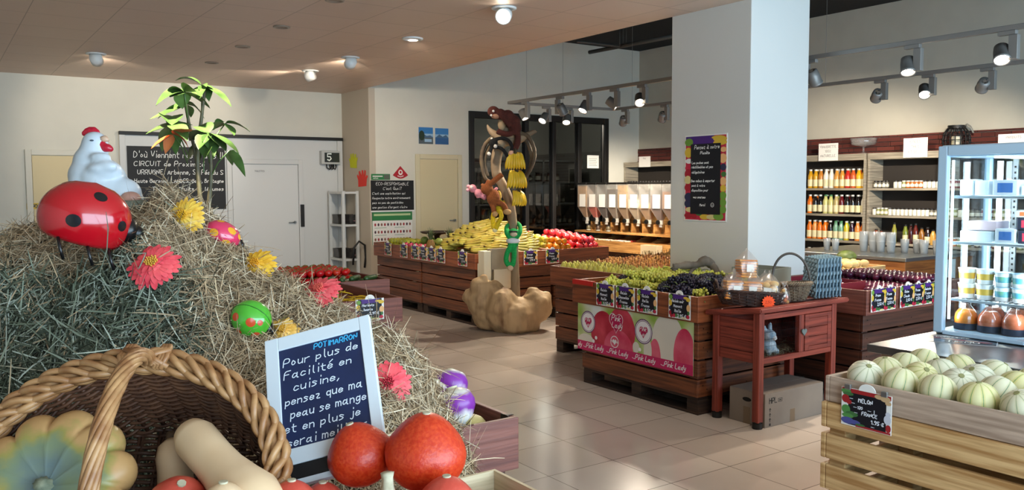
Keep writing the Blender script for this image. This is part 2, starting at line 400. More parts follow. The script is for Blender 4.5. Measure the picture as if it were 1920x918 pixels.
# --- left back wall: beige door, white panel with black rail, white door
BEIGE = mat('beige_door', '#d8c89e', rough=.6)
PANEL = mat('white_panel', '#cfd1d0', rough=.5)
def door(name, x0, x1, ztop, y, m_leaf, m_frame, handle_side=1):
    t = bpy.data.objects.new(name, None); C.objects.link(t); t.location = ((x0+x1)/2, y, 0); t['kind'] = 'structure'
    w2 = (x1-x0)/2; q = MB()
    q.box(-w2, -w2+.07, -.03, 0, 0, ztop, bev=.006).box(w2-.07, w2, -.03, 0, 0, ztop, bev=.006).box(-w2+.07, w2-.07, -.03, 0, ztop-.07, ztop, bev=.006)
    part('door_frame', q, m_frame, t)
    part('door_leaf', MB().box(-w2+.075, w2-.075, -.018, 0, .01, ztop-.075, bev=.003), m_leaf, t)
    hx = (w2-.14)*handle_side
    part('door_handle', MB().cyl(.02, 0, .03, 12, 0, T(hx, -.018, 1.02) @ RX(90)).tube([(hx, -.05, 1.02), (hx-.1*handle_side, -.055, 1.02)], .008, 6), STEEL, t)
    return t
door('door_1', .98, 1.95, 2.02, YB, BEIGE, WALL)
pz_ = 2.25
struct('trim_3', MB().box(2.08, 5.19, YB-.02, YB, 0, pz_-.015), PANEL)
struct('trim_4', MB().box(2.06, 5.19, YB-.06, YB, pz_-.015, pz_+.03, bev=.004), BLACK)
struct('trim_5', MB().box(2.06, 2.13, YB-.05, YB-.02, 0, pz_-.016, bev=.004).box(5.1, 5.18, YB-.05, YB-.02, 0, pz_-.016, bev=.004), PANEL)
d2 = door('door_2', 3.44, 4.55, 1.94, YB-.02, mat('door_white', '#d3d5d4', rough=.45), PANEL, 1)
part('door_lock', MB().box(.50, .555, -.055, -.031, .95, 1.28, bev=.004), BLACK, d2)
door('door_3', 5.94, 6.74, 2.02, YC, mat('door_cream', '#d7cba4', rough=.6), mat('frame_cream', '#d8cfae', rough=.6), 1)

# --- black internal window with a dim store room behind
t = bpy.data.objects.new('window_1', None); C.objects.link(t); t.location = (WX0, YC, WZ0); t['kind'] = 'structure'
W_, H_ = WX1-WX0, WZ1-WZ0
DARKFR = mat('window_frame_black', '#14110f', rough=.5)
part('window_frame', MB().box(0, .09, -.03, .09, 0, H_, bev=.005).box(W_-.09, W_, -.03, .09, 0, H_, bev=.005).box(.09, W_-.09, -.03, .09, 0, .12, bev=.005).box(.09, W_-.09, -.03, .09, H_-.1, H_, bev=.005), DARKFR, t)
mull = [aty(px, 300, YC).x-WX0 for px in (987, 1038, 1086)]
for x in mull: part('mullion', MB().box(x-.035, x+.035, -.025, .08, .12, H_-.1, bev=.004), DARKFR, t)
GL = glass('window_glass', '#8b8f90', .03)
xs = [.09]+mull+[W_-.09]
for a, b_ in zip(xs[:-1], xs[1:]):
    part('window_pane', MB().box(a+.01, b_-.01, .03, .036, .11, H_-.09), GL, t)
struct('wall_store', MB().box(5.6, 10.6, 13.6, 13.7, 0, 3.1).box(5.5, 5.6, YC+.1, 13.7, 0, 3.1).box(10.6, 10.7, YC+.1, 13.7, 0, 3.1).box(5.5, 10.7, YC+.1, 13.7, 3.1, 3.15), mat('store_wall', '#8a8983', rough=.9))
struct('floor_store', MB().box(5.5, 10.7, YC+.1, 13.7, -.1, 0), mat('store_floor', '#55504a', rough=.7))

sl = bpy.data.lights.new('store_fill_lamp', 'POINT'); sl.energy = 75; sl.color = (1, .9, .75); sl.shadow_soft_size = .15  # added lamp, out of view, that brightens the store room shelving
so = thing('store_fill_lamp', 'added unseen lamp brightening the dim store room behind the black window', 'ceiling light', (9.2, 12.2, 3.095)); part('shade', MB().lathe([(.16, 0), (.17, -.02), (.12, -.09), (1e-5, -.1)], 20), mat('store_shade', '#cfc9b8', rough=.6), so)
lo = bpy.data.objects.new('store_fill_light', sl); C.objects.link(lo); lo.parent = so; lo.location = (0, 0, -.3)
# store room shelving seen through the glass
GREYSH = mat('grey_shelf', '#8d8f8d', rough=.5)
def rack(x0, x1, y0, y1, levels, label, posts):
    o = thing('storage_shelf', label, 'shelf', (x0, y0, 0))
    for z in levels: part('shelf', MB().box(0, x1-x0, 0, y1-y0, z-.035, z, bev=.003), GREYSH, o)
    for x in posts:
        part('upright', MB().box(x-x0-.02, x-x0+.02, .0, .03, 0, levels[-1]), GREYSH, o)
    return o
rack(7.0, 10.3, 12.5, 12.95, [.42, .82, 1.22, 1.62, 2.02], 'grey store room shelving behind the black framed window', [7.05, 8.3, 9.4, 10.25])
JARG = mat('jar_dark', '#5b4a37', rough=.25, rndv=.5); LABELW = mat('jar_label', '#d8d4c6', rough=.7); LIDB = mat('jar_lid', '#2a2522', rough=.35)
def jar_mesh(nm, r, h, lab=(.2, .62), lid=.85):
    o = thing(nm, 'x', 'jar')
    part('glass_body', MB().lathe([(r*.9, 0), (r, .01), (r, h*.7), (r*.75, h*lid), (r*.75, h*lid+.001)], 12), JARG, o)
    part('label', MB().lathe([(r*1.02, h*lab[0]), (r*1.02, h*lab[1])], 12, cap=False), LABELW, o)
    part('lid', MB().cyl(r*.82, h*lid, h, 12), LIDB, o)
    return o
proto = None; rg = random.Random(11)
for z in (.82, 1.22, 1.62):
    x = 7.2
    while x < 10.1:
        if rg.random() < .72:
            if proto is None: proto = jar_mesh('preserve_jar', .045, .14); j = proto; j.location = (x, 12.62, z)
            else: j = dup(proto, (x, 12.62+rg.uniform(-.03, .05), z), rg.uniform(0, 360), scale=rg.uniform(.9, 1.25))
            tag(j, 'small labelled jar on the dim shelving behind the black window', 'jar', 'jars in the store room behind the window')
        x += rg.uniform(.12, .2)
# ---------------------------------------------------------------- wooden pallet crates and display trays
STAIN = wood('stained_board', '#5a2f1a', '#7d4526', 'h', .5)
STAIN2 = wood('stained_board_red', '#743a20', '#96522f', 'h', .45)
STAIND = wood('stained_board_dark', '#3f2418', '#553021', 'h', .55)
STAINP = wood('stained_board_mauve', '#6b3a30', '#824d40', 'h', .5)
SKID = wood('pallet_wood', '#2a1b13', '#3f2b1d', 'h', .75)
PINE = wood('raw_pine', '#bd8a50', '#d9b27c', 'h', .55)
PINEP = wood('pale_ply', '#b09580', '#c3aa95', 'h', .5)
NAIL = mat('nail', '#2a211b', rough=.5, metal=.6)

def pallet_crate(label, x0, x1, y0, y1, top=.62, m=STAIN, nb=4, gap=.012, group=None, name='pallet_crate', skid=SKID, foot=.12, posts=STAIND, post_out=False):
    o = thing(name, label, 'crate', ((x0+x1)/2, (y0+y1)/2, 0), group=group)
    a, b = (x1-x0)/2, (y1-y0)/2; th = .022; fz = foot
    q = MB()
    for sy in (-1, 0, 1):
        yc = sy*(b-.055)
        if a >= b: q.box(-a+.01, a-.01, yc-.05, yc+.05, 0, .02, bev=.003)
        else: q.box(sy*(a-.075)-.065, sy*(a-.075)+.065, -b+.005, b-.005, 0, .02, bev=.003)
        for sx in (-1, 0, 1): q.box(sx*(a-.075)-.065, sx*(a-.075)+.065, yc-.05, yc+.05, .021, fz-.021, bev=.003)
    for sx in (-1, 1): q.box(sx*(a-.06)-.05, sx*(a-.06)+.05, -b+.01, b-.01, fz-.02, fz)
    q.box(-a+.12, a-.12, -b+.01, b-.01, fz-.02, fz)
    part('pallet', q, skid, o)
    bh = (top-fz-gap*(nb-1))/nb
    for (nm, s) in (('front', -1), ('back', 1)):
        q = MB()
        for k in range(nb):
            z = fz+k*(bh+gap); q.box(-a, a, s*b-(th if s > 0 else 0), s*b+(0 if s > 0 else th), z, z+bh, bev=.004)
            for xx in (-a+.05, -a+.09, 0, a-.05): q.cyl(.004, 0, .002, 6, 1, T(xx, s*b, z+bh*.5+(.02 if xx == -a+.05 else -.01)) @ RX(90 if s < 0 else -90))
        part('side_panel', q, [m, NAIL], o)
    for s in (-1, 1):
        q = MB()
        for k in range(nb):
            z = fz+k*(bh+gap); q.box(s*a-(th if s > 0 else 0), s*a+(0 if s > 0 else th), -b+th+.001, b-th-.001, z, z+bh, bev=.004)
        part('side_panel', q, [m, NAIL], o)
    for sx in (-1, 1):
        for sy in (-1, 1):
            part('corner_post', MB().box(sx*(a-th-.001), sx*(a-th-.07), sy*(b-th-.001), sy*(b-th-.07), fz, top, bev=.004), posts, o)
    return o
def tray(label, x0, x1, y0, y1, z0=.625, z1=.80, m=STAIN2, floor_z=None, th=.02, name='display_tray', group=None, brackets=False, inner=None):
    o = thing(name, label, 'tray', ((x0+x1)/2, (y0+y1)/2, z0), group=group)
    a, b = (x1-x0)/2, (y1-y0)/2; h = z1-z0; f = (floor_z-z0) if floor_z else .02
    part('tray_bottom', MB().box(-a+th+.001, a-th-.001, -b+th+.001, b-th-.001, 0 if f < .05 else f-.012, f), inner or m, o)
    for s in (-1, 1):
        part('tray_side', MB().box(-a, a, s*b, s*(b-th), 0, h, bev=.003), m, o)
        part('tray_side', MB().box(s*a, s*(a-th), -b+th+.0005, b-th-.0005, 0, h-.0005, bev=.003), m, o)
    if brackets:
        for sx in (-1, 1):
            for sy in (-1, 1):
                part('corner_bracket', MB().box(sx*(a-th-.002), sx*(a-th-.006), sy*(b-th-.001), sy*(b-th-.045), h-.05, h+.002).box(sx*(a+.002), sx*(a-th-.006), sy*(b-.03), sy*(b-.045), h+.0005, h+.003), NAIL, o)
    return o

# the banana and citrus island: five crates under trays
ISL = 'crates of the banana island'
pallet_crate('brown slatted crate under the bananas at the island corner', 4.86, 5.90, 7.71, 8.92, group=ISL)
pallet_crate('brown slatted crate under the mangoes at the far island end', 4.86, 5.90, 8.96, 10.16, group=ISL)
pallet_crate('brown slatted crate under the red apples, behind the driftwood pot', 5.94, 6.72, 7.71, 8.92, group=ISL)
tray('brown wooden tray heaped with bananas at the island corner', 4.83, 5.93, 7.67, 8.93, floor_z=.70)
tray('brown wooden tray of mangoes, limes and pomegranates', 4.83, 5.93, 8.935, 10.2, floor_z=.70)
tray('brown wooden tray of apples and oranges behind the driftwood pot', 5.935, 6.76, 7.67, 8.93, floor_z=.70)
# pears
pallet_crate('brown slatted crate under the pears, left behind the grape crate', 4.72, 5.9, 5.14, 6.1)
tray('brown wooden tray packed with standing pears', 4.69, 6.5, 5.13, 6.14, floor_z=.74)
pallet_crate('brown slatted crate under the rear pears by the column', 5.93, 6.48, 5.14, 6.1)
# grapes
pallet_crate('dark slatted crate on a pallet behind the pink apple banner', 4.135, 5.12, 3.80, 5.0, m=STAIN, top=.62)
tray('brown wooden tray heaped with green and black grapes', 4.115, 5.15, 3.785, 5.1, floor_z=.71)
# plums
pallet_crate('dark brown slatted crate under the plums beside the fridge', 5.32, 6.55, 3.36, 4.22, m=STAIND, posts=STAIND)
tray('dark brown tray of plums beside the rabbit hutch', 5.29, 6.58, 3.32, 4.26, m=STAINP, floor_z=.715)
# left row: turnips, yellow beans, tomatoes
pallet_crate('dark crate carrying the turnip tray', .80, 1.47, 2.16, 3.2, m=STAIND, top=.63)
tray('reddish wooden tray of turnips with steel corner brackets', .74, 1.505, 2.135, 3.25, .633, .80, m=STAINP, brackets=True)
pallet_crate('dark crate carrying the tray of yellow beans', 1.70, 2.52, 5.0, 5.98, m=STAINP, top=.635)
tray('reddish wooden tray of yellow beans with a price card', 1.66, 2.555, 4.965, 6.02, .637, .80, m=STAINP, floor_z=.73)
pallet_crate('dark crate carrying the tray of tomatoes', 2.0, 2.96, 6.07, 7.1, m=STAINP, top=.635)
tray('reddish wooden tray of tomatoes and courgettes', 1.95, 2.992, 6.03, 7.15, .637, .80, m=STAINP, floor_z=.73)

# ---------------------------------------------------------------- price cards
PURPLE = mat('card_purple', '#4a2478', rough=.45); CARDBLK = mat('card_black', '#10131c', rough=.4)
CF = [mat('card_'+n, c, rough=.45) for n, c in (('green', '#6f9a3a'), ('yellow', '#d9b63c'), ('red', '#a3182c'), ('berry', '#c22443'), ('leaf', '#3f7038'), ('orange', '#e8b47a'), ('dark', '#2a2c4d'), ('cream', '#d8c98a'))]
INK = mat('chalk_ink', '#e9edf5', rough=.7)
def card_board(w_, h_):
    q = MB().box(-w_/2, w_/2, 0, h_, -.002, 0, 0)
    q.quad(-w_*.42, w_*.42, h_*.05, h_*.995, .0004, 1).quad(-w_*.30, w_*.32, h_*.80, h_*.99, .0008, 2)
    e = .0012
    for (x, y, rx, ry, k) in ((-.40, .86, .085, .10, 3), (-.41, .62, .075, .13, 4), (-.43, .40, .05, .07, 9), (-.42, .20, .06, .10, 5), (-.36, .08, .07, .07, 5), (-.24, .10, .07, .08, 6), (-.13, .12, .06, .08, 7), (.02, .10, .09, .07, 7),
                              (.20, .06, .14, .04, 10), (.40, .82, .10, .08, 4), (.30, .88, .12, .05, 4), (.42, .48, .085, .15, 8), (.42, .28, .05, .08, 7), (.40, .12, .07, .08, 6)):
        q.disc(max(-.5+rx, min(.5-rx, x))*w_, y*h_, rx*w_, ry*h_, e, k, n=14); e += .00007
    return q.mesh('board', [PAPER, CARDBLK, PURPLE]+CF)
_BOARDS = {}
NFACE = {'-x': (Vector((0, -1, 0)), Vector((0, 0, 1)), Vector((-1, 0, 0))), '-y': (Vector((1, 0, 0)), Vector((0, 0, 1)), Vector((0, -1, 0)))}
def price_card(pos, face, label, lines=('Raisin', 'Italie', '3,50 \u20ac'), w_=.2, h_=.165, seed=1, name='price_card', group=None, tilt=0):
    ex, ey, ez = NFACE[face]
    o = thing(name, label, 'price card', pos, group=group)
    o.rotation_euler = frame(ex, ey, ez, Vector()).to_euler()
    if (w_, h_) not in _BOARDS: _BOARDS[(w_, h_)] = card_board(w_, h_)
    link('board', _BOARDS[(w_, h_)], o)
    part('tab', MB().poly([(w_*.17*math.cos(a*PI/10), h_*.985+w_*.15*math.sin(a*PI/10)) for a in range(11)], -.001, .0022), PAPER, o)
    part('clip', MB().box(-.012, .012, h_*.97, h_*1.03, -.022, .0035, bev=.001), STEEL, o)
    q = MB(); y = h_*.66
    for i, s in enumerate(lines):
        last = i == len(lines)-1
        lettering(q, s, w_*(.33 if last else -.06), y, h_*(.12 if not last else .13), h_*.022, 0, None, .0024, align='r' if last else 'c', maxw=w_*.56, seed=seed+i); y -= h_*.2
    part('writing', q, INK, o)
    return o

def at_card(px, py, X=None, Y=None): return atx(px, py, X) if X else aty(px, py, Y)
for i, (px, ln, nm) in enumerate(((1134.5, ('Raisin', 'Muscat', 'Italie', '4,50 \u20ac'), 'leftmost'), (1172, ('Raisin', 'Chasselas', 'France', '3,95 \u20ac'), 'second from the left'),
                                  (1213, ('Raisin', 'Italia', 'France', '4,50 \u20ac'), 'third from the left'), (1274, ('Raisin noir', 'Muscat', 'Italie', '3,95 \u20ac'), 'rightmost'))):
    p = atx(px, 560, 4.106); p.z = .638
    price_card(p, '-x', 'purple and black grape price card, %s on the grape tray' % nm, ln, seed=i*7, w_=.2, h_=.165)
CX = 4.82
for i, (px, nm) in enumerate(((727.5, 'under the green mangoes, farthest left'), (757, 'second from the left, under the limes'), (778, 'third from the left, under the pomegranates'), (793.5, 'fourth from the left, under the pomegranates'), (809, 'fifth from the left, before the pineapple'), (826.5, 'sixth from the left, below the pineapple'), (867, 'nearest the island corner, under the bananas'))):
    p = atx(px, 480, CX); p.z = .655
    price_card(p, '-x', 'fruit price card %s' % nm, (('Mangue', 'Citron', 'Grenade', 'Grenade', 'Litchi', 'Ananas', 'Banane')[i], 'France', '2,%d0 \u20ac' % (i+1)), seed=i*5+2, w_=.19, h_=.16)
for i, (px, nm) in enumerate(((995, 'under the oranges, right of the green plush monkey'), (1036, 'under the red apples at the island end'))):
    p = aty(px, 480, 7.66); p.z = .645
    price_card(p, '-y', 'fruit price card %s' % nm, (('Orange', 'Pomme')[i], 'Espagne' if i == 0 else 'France', '1,95 \u20ac'), seed=i*5+31, w_=.19, h_=.16)
for i, (px, ln) in enumerate(((1647.5, 'Prune'), (1668, 'Prune'), (1701, 'Reine'), (1721, 'Prune'), (1740, 'Quetsche'), (1757, 'Prune'))):
    p = aty(px, 570, 3.305); p.z = .648
    price_card(p, '-y', 'plum price card, %s from the left on the plum tray' % ('first', 'second', 'third', 'fourth', 'fifth', 'sixth')[i], (ln, 'Claude' if i == 2 else 'France', '2,50 \u20ac'), seed=i*3+50, w_=(.185 if i in (0, 2) else .15), h_=.16)
price_card(aty(694, 600, 4.955), '-y', 'price card on the front of the yellow bean tray', ('Haricots', 'beurre', '3,90 \u20ac'), seed=77, w_=.2, h_=.14)

# ---------------------------------------------------------------- pink apple banner on the grape crate
BX = 4.128
y_l, y_r, z_t, z_b = 5.045, 3.835, .645, .262
o = thing('banner', 'printed apple banner with pink hearts and magenta strip on the crate front', 'banner', (BX, y_l, z_b))
ex, ey, ez = NFACE['-x']; o.rotation_euler = frame(ex, ey, ez, Vector()).to_euler()
BW, BH = y_l-y_r, z_t-z_b
m = bpy.data.materials.new('banner_print'); m.use_nodes = True; nt = m.node_tree; b = nt.nodes['Principled BSDF']; b.inputs['Roughness'].default_value = .35
tc = nt.nodes.new('ShaderNodeTexCoord'); nz = nt.nodes.new('ShaderNodeTexNoise'); nz.inputs['Scale'].default_value = 5; nz.inputs['Detail'].default_value = 1
rp = nt.nodes.new('ShaderNodeValToRGB'); nt.links.new(tc.outputs['Object'], nz.inputs['Vector']); nt.links.new(nz.outputs['Fac'], rp.inputs['Fac'])
for (p, c) in ((.35, '#dfe3dc'), (.5, '#b9c487'), (.62, '#8fae45')):
    e = rp.color_ramp.elements.new(p); e.color = hexc(c)
rp.color_ramp.elements.remove(rp.color_ramp.elements[0]); rp.color_ramp.elements.remove(rp.color_ramp.elements[-1])
nt.links.new(rp.outputs['Color'], b.inputs['Base Color'])
MAG = mat('banner_magenta', '#c2185b', rough=.35); BWHITE = mat('banner_white', '#ece7e6', rough=.4); HEART = mat('banner_heart', '#b5164f', rough=.35); PLUMRING = mat('banner_ring', '#5a2a5e', rough=.4)
APR = mat('banner_apple', '#b21f36', rough=.3, col2='#d0485a', vs=4, var=.1); APP = mat('banner_apple_pink', '#cf2f55', rough=.3, col2='#e06a80', vs=4, var=.1); APW = mat('banner_flesh', '#d9d2c2', rough=.4)
part('sheet', MB().box(0, BW, 0, BH, -.003, 0), m, o)
def clipd(q, x, y, rx, ry, z, mi, ylo, yhi, xlo=0, xhi=None):
    xhi = xhi or BW
    pts = [(min(xhi, max(xlo, x+rx*math.cos(2*PI*i/36))), min(yhi, max(ylo, y+ry*math.sin(2*PI*i/36)))) for i in range(36)]
    q.add([(a, b_, z) for a, b_ in pts], [tuple(range(36))], mi)
q = MB(); lo = .072
clipd(q, .30, .16, .14, .17, .0004, 0, lo, BH-.005); clipd(q, .50, .20, .15, .18, .0006, 0, lo, BH-.003); clipd(q, .47, .06, .16, .15, .0008, 1, lo, BH)
clipd(q, .93, .18, .11, .19, .0005, 2, lo, BH); clipd(q, 1.00, .22, .12, .16, .0007, 2, lo, BH); clipd(q, 1.13, .12, .10, .19, .001, 1, lo, BH-.01); clipd(q, .85, .05, .06, .15, .0009, 1, lo, BH)
clipd(q, .1, .08, .09, .05, .0005, 2, lo, BH); clipd(q, .66, .11, .035, .04, .0009, 2, lo, BH); clipd(q, .78, .10, .04, .09, .0011, 2, lo, BH)
part('apple_picture', q, [APR, APP, APW], o)
part('strip', MB().box(0, BW, 0, lo, 0, .0008), MAG, o)
def heart(q, x, y, s, z, mi):
    p = []
    for i in range(40):
        t_ = 2*PI*i/40; p.append((x+s*.9*(16*math.sin(t_)**3)/17, y+s*(13*math.cos(t_)-5*math.cos(2*t_)-2*math.cos(3*t_)-math.cos(4*t_))/17, z))
    q.add(list(reversed(p)), [tuple(range(40))], mi)
def ring(q, x, y, r, w_, z, mi):
    n = 36; vs = [(x+r*math.cos(2*PI*i/n), y+r*math.sin(2*PI*i/n), z) for i in range(n)]+[(x+(r-w_)*math.cos(2*PI*i/n), y+(r-w_)*math.sin(2*PI*i/n), z) for i in range(n)]
    q.add(vs, [(i, (i+1) % n, n+(i+1) % n, n+i) for i in range(n)], mi)
BADGE = [BWHITE, HEART, PLUMRING]
for (x, y, r) in ((.125, .225, .085), (.735, .235, .09)):
    q = MB(); q.disc(x, y, r, r, .0014, 0, n=36); ring(q, x, y, r, .007, .0017, 2); ring(q, x, y, r*.86, .004, .0017, 2); heart(q, x, y, r*.58, .0018, 1)
    for k in range(9): q.disc(x+r*.91*math.cos(.7+k*.2), y+r*.91*math.sin(.7+k*.2), .004, .002, .0019, 2, n=6)
    part('heart_badge', q, BADGE, o)
q = MB(); heart(q, .445, .265, .090, .0016, 0); heart(q, .445, .265, .085, .0018, 1); part('heart_badge', q, BADGE, o); q = MB(); ring(q, .43, .115, .045, .006, .0017, 0); heart(q, .43, .115, .026, .0018, 0); part('heart_badge', q, BADGE, o)
for (x, y) in ((.19, .085), (.22, .115), (.70, .10)): part('water_drop', MB().disc(x, y, .014, .014, .0018, 0), BWHITE, o)
q = MB()
for (x, y, h) in ((.125, .225, .028), (.735, .235, .03), (.45, .268, .042)):
    lettering(q, 'Pink', x-.004, y+h*.15, h, h*.14, 0, None, .0021, slant=.28, align='c', seed=2); lettering(q, 'Lady', x+.008, y-h*1.1, h, h*.14, 0, None, .0021, slant=.28, align='c', seed=4)
lettering(q, 'Pink Lady', .43, .11, .014, .003, 0, None, .0022, slant=.28, align='c')
x = -.02
for k in range(5):
    xx = (.00, .10, .37, .65, .94)[k]
    if k == 0: lettering(q, 'dy', .006, .024, .036, .006, 0, None, .0012, slant=.3)
    else:
        lettering(q, 'Pink Lady', xx, .024, .036, .006, 0, None, .0012, slant=.3, seed=k); q.strip([(xx-.03, .03), (xx-.01, .024), (xx+.005, .028)], .004, .0012)
part('lettering', q, BWHITE, o)
# ---------------------------------------------------------------- fruit and vegetables
STEMB = mat('stem_brown', '#4a3520', rough=.8); STEMG = mat('stem_green', '#6c7a3a', rough=.7)
def fruit(name, prof, m, label, cat, group, n=14, stem=None, lobes=None, rot=None):
    o = thing(name, label, cat, group=group)
    part('flesh', MB().lathe(prof, n, lobes=lobes, M=rot), m, o)
    if stem: part('stem', stem, STEMB, o)
    return o
def sph(r, k=8, sq=1, dim=0):
    p = []
    for j in range(k+1):
        a = PI*j/k; rr = r*math.sin(a); z = -r*sq*math.cos(a)
        if dim: z -= math.copysign(1, z)*dim*r*math.exp(-(rr/(r*.28))**2)
        p.append((max(rr, 1e-5), z+r*sq))
    return p
class Placer:
    """first call moves the original, later calls copy it"""
    def __init__(s, o): s.o = o; s.used = False
    def put(s, loc, rot=None, scale=None, label=None, group=None):
        if not s.used:
            s.used = True; r = s.o; r.location = loc
            if rot is not None: r.rotation_euler = rot
            if scale is not None: r.scale = (scale,)*3
            if label: r['label'] = label
            if group: r['group'] = group
            return r
        return dup(s.o, loc, None, label, group, rot, scale)
def hexheap(pl, x0, x1, y0, y1, z, r, layers=1, jit=.02, tilt=30, keep=None, zoff=0, slope=0, spin=True, slopey=0):
    """close-packed layers of round fruit, each layer one row smaller"""
    n = 0
    for k in range(layers):
        ins = k*r*1.0; row = 0; y = y0+r+ins*.58*2/1.155+0
        y = y0+r+k*r*1.1547*.5*1.0
        while y <= y1-r-k*r*.6+1e-6:
            x = x0+r+(r if row % 2 else 0)+k*r
            while x <= x1-r-k*r*.9+1e-6:
                zz = z+k*r*1.633+slope*(x-x0)+slopey*(y-y0)
                if keep is None or keep(x, y, k):
                    e = Euler((R(rg.uniform(-tilt, tilt)), R(rg.uniform(-tilt, tilt)), rg.uniform(0, 6.28) if spin else 0))
                    c = Vector((x+rg.uniform(-jit, jit)*r, y+rg.uniform(-jit, jit)*r, zz+r))
                    s_ = rg.uniform(.93, .995); off = e.to_matrix() @ Vector((0, 0, r*s_))
                    pl.put(c-off, e, s_); n += 1
                x += 2*r
            y += 1.732*r; row += 1
    return n
rg = random.Random(21)
APPLE = [(1e-5, .012), (.012, .006), (.022, .001), (.034, .014), (.040, .034), (.0405, .046), (.037, .060), (.027, .069), (.015, .070), (.006, .064), (1e-5, .060)]
def stick(z, h=.014, r=.0016): return MB().tube([(0, 0, z), (.002, 0, z+h*.6), (.005, 0, z+h)], r, 5)
red = Placer(fruit('apple', APPLE, mat('apple_red', '#b51226', rough=.28, col2='#d23c3c', vs=30, stretch=(1, 1, .25), rndv=.12), 'shiny red apple in the apple heap at the island end', 'apple', 'red apples on the banana island', stem=stick(.06)))
hexheap(red, 6.30, 6.74, 7.70, 8.60, .705, .04, 3, slopey=.1)
yap = Placer(fruit('apple', APPLE, mat('apple_yellow', '#b9b23a', rough=.35, col2='#cdbf55', vs=25, rndv=.12), 'yellow green apple behind the oranges on the island', 'apple', 'yellow apples on the banana island', stem=stick(.06)))
hexheap(yap, 5.955, 6.29, 7.95, 8.62, .705, .04, 3, slopey=.1)
org = Placer(fruit('orange', sph(.04, 8, .95, .08), mat('orange_peel', '#e08a12', rough=.4, var=.08, vs=30, bump=.3, bs=120, rndv=.08), 'orange in the front rows of the island citrus tray', 'orange', 'oranges on the banana island', stem=MB().cyl(.003, .073, .076, 6)))
hexheap(org, 5.955, 6.29, 7.70, 8.02, .705, .04, 3, slopey=.1)
tomr = Placer(fruit('apple', APPLE, mat('apple_blush', '#a8281f', rough=.35, col2='#c58a4a', vs=20, rndv=.12), 'blushed red apple at the back of the island, behind the yellow apples', 'apple', 'blushed apples on the banana island', stem=stick(.06)))
hexheap(tomr, 5.96, 6.45, 8.62, 8.92, .76, .04, 3)
# oranges, limes, mangoes, pomegranates in the second tray
org2 = Placer(dup(org.o, (0, 0, 0), 0, 'orange behind the pineapple on the banana island', 'oranges behind the pineapple'))
hexheap(org2, 5.35, 5.9, 8.96, 9.75, .705, .04, 2)
mango = Placer(fruit('mango', [(max(1e-5, .042*math.sin(PI*j/9)*(1+.12*math.cos(PI*j/9))), .055*(1-math.cos(PI*j/9))) for j in range(10)], mat('mango_skin', '#7d8a2e', rough=.4, col2='#c9b535', vs=14, rndv=.2), 'green and yellow mango at the far left of the island', 'mango', 'mangoes on the banana island', stem=stick(.108, .01)))
for k in range(2):
    for i in range(7-k):
        for j in range(4-k):
            mango.put((4.93+j*.1+k*.05, 9.62+i*.082+k*.04, .748+k*.065), (R(90+rg.uniform(-10, 10)), R(rg.uniform(-30, 30)), R(90+rg.uniform(-25, 25))))
lime = Placer(fruit('melon', sph(.055, 8, .9, .05), mat('lime_skin', '#7f9a3c', rough=.45, col2='#a3b560', vs=18, rndv=.15), 'small green melon between mangoes and oranges on the island', 'melon', 'small green melons on the banana island', stem=stick(.098, .01)))
hexheap(lime, 5.1, 5.36, 9.02, 9.6, .705, .055, 2)
pome = Placer(fruit('pomegranate', sph(.036, 8, .92), mat('pomegranate_skin', '#a81f3f', rough=.35, col2='#d0566e', vs=16, rndv=.15), 'pink red pomegranate along the front edge of the island', 'pomegranate', 'pomegranates on the banana island', stem=MB().cyl(.006, .064, .075, 6, r2=.009)))
hexheap(pome, 4.855, 5.1, 9.02, 9.6, .705, .036, 2)

# pineapples
PINA = mat('pineapple_skin', '#6b4a22', rough=.7, col2='#8d6b2f', vs=60, bump=.6, bs=90); PINL = mat('pineapple_leaf', '#3c4a2c', rough=.6, col2='#5b6a44', vs=12)
def pineapple(loc, label):
    o = thing('pineapple', label, 'pineapple', loc)
    prof = []
    for j in range(25):
        t_ = j/24; prof.append((max(1e-4, .055*math.sin(PI*(.08+.84*t_))**.55*(1+.05*(j % 2))), .19*t_))
    part('fruit_body', MB().lathe(prof, 20, lobes=lambda a, z: 1+.05*math.sin(10*a+z*120)), PINA, o)
    q = MB()
    for k in range(34):
        a = k*2.4; t_ = k/34; L_ = .10+.07*t_; out = .085*(1-t_)+.015; wd = .010
        p0 = Vector((.012*math.cos(a), .012*math.sin(a), .18)); pts = [p0+Vector((out*math.cos(a)*s*s, out*math.sin(a)*s*s, L_*s)) for s in (0, .33, .66, 1)]
        side = Vector((-math.sin(a), math.cos(a), 0)); vs = []
        for i, p in enumerate(pts): vs += [p-side*wd*(1-i/3.05), p+side*wd*(1-i/3.05)]
        q.add(vs, [(2*i, 2*i+1, 2*i+3, 2*i+2) for i in range(3)], 0, True)
    part('crown', q, PINL, o); return o
pineapple((4.95, 8.86, .705), 'pineapple standing left of the bananas with a spiky crown')
pineapple((5.20, 8.84, .705), 'second pineapple, standing just behind the front one')

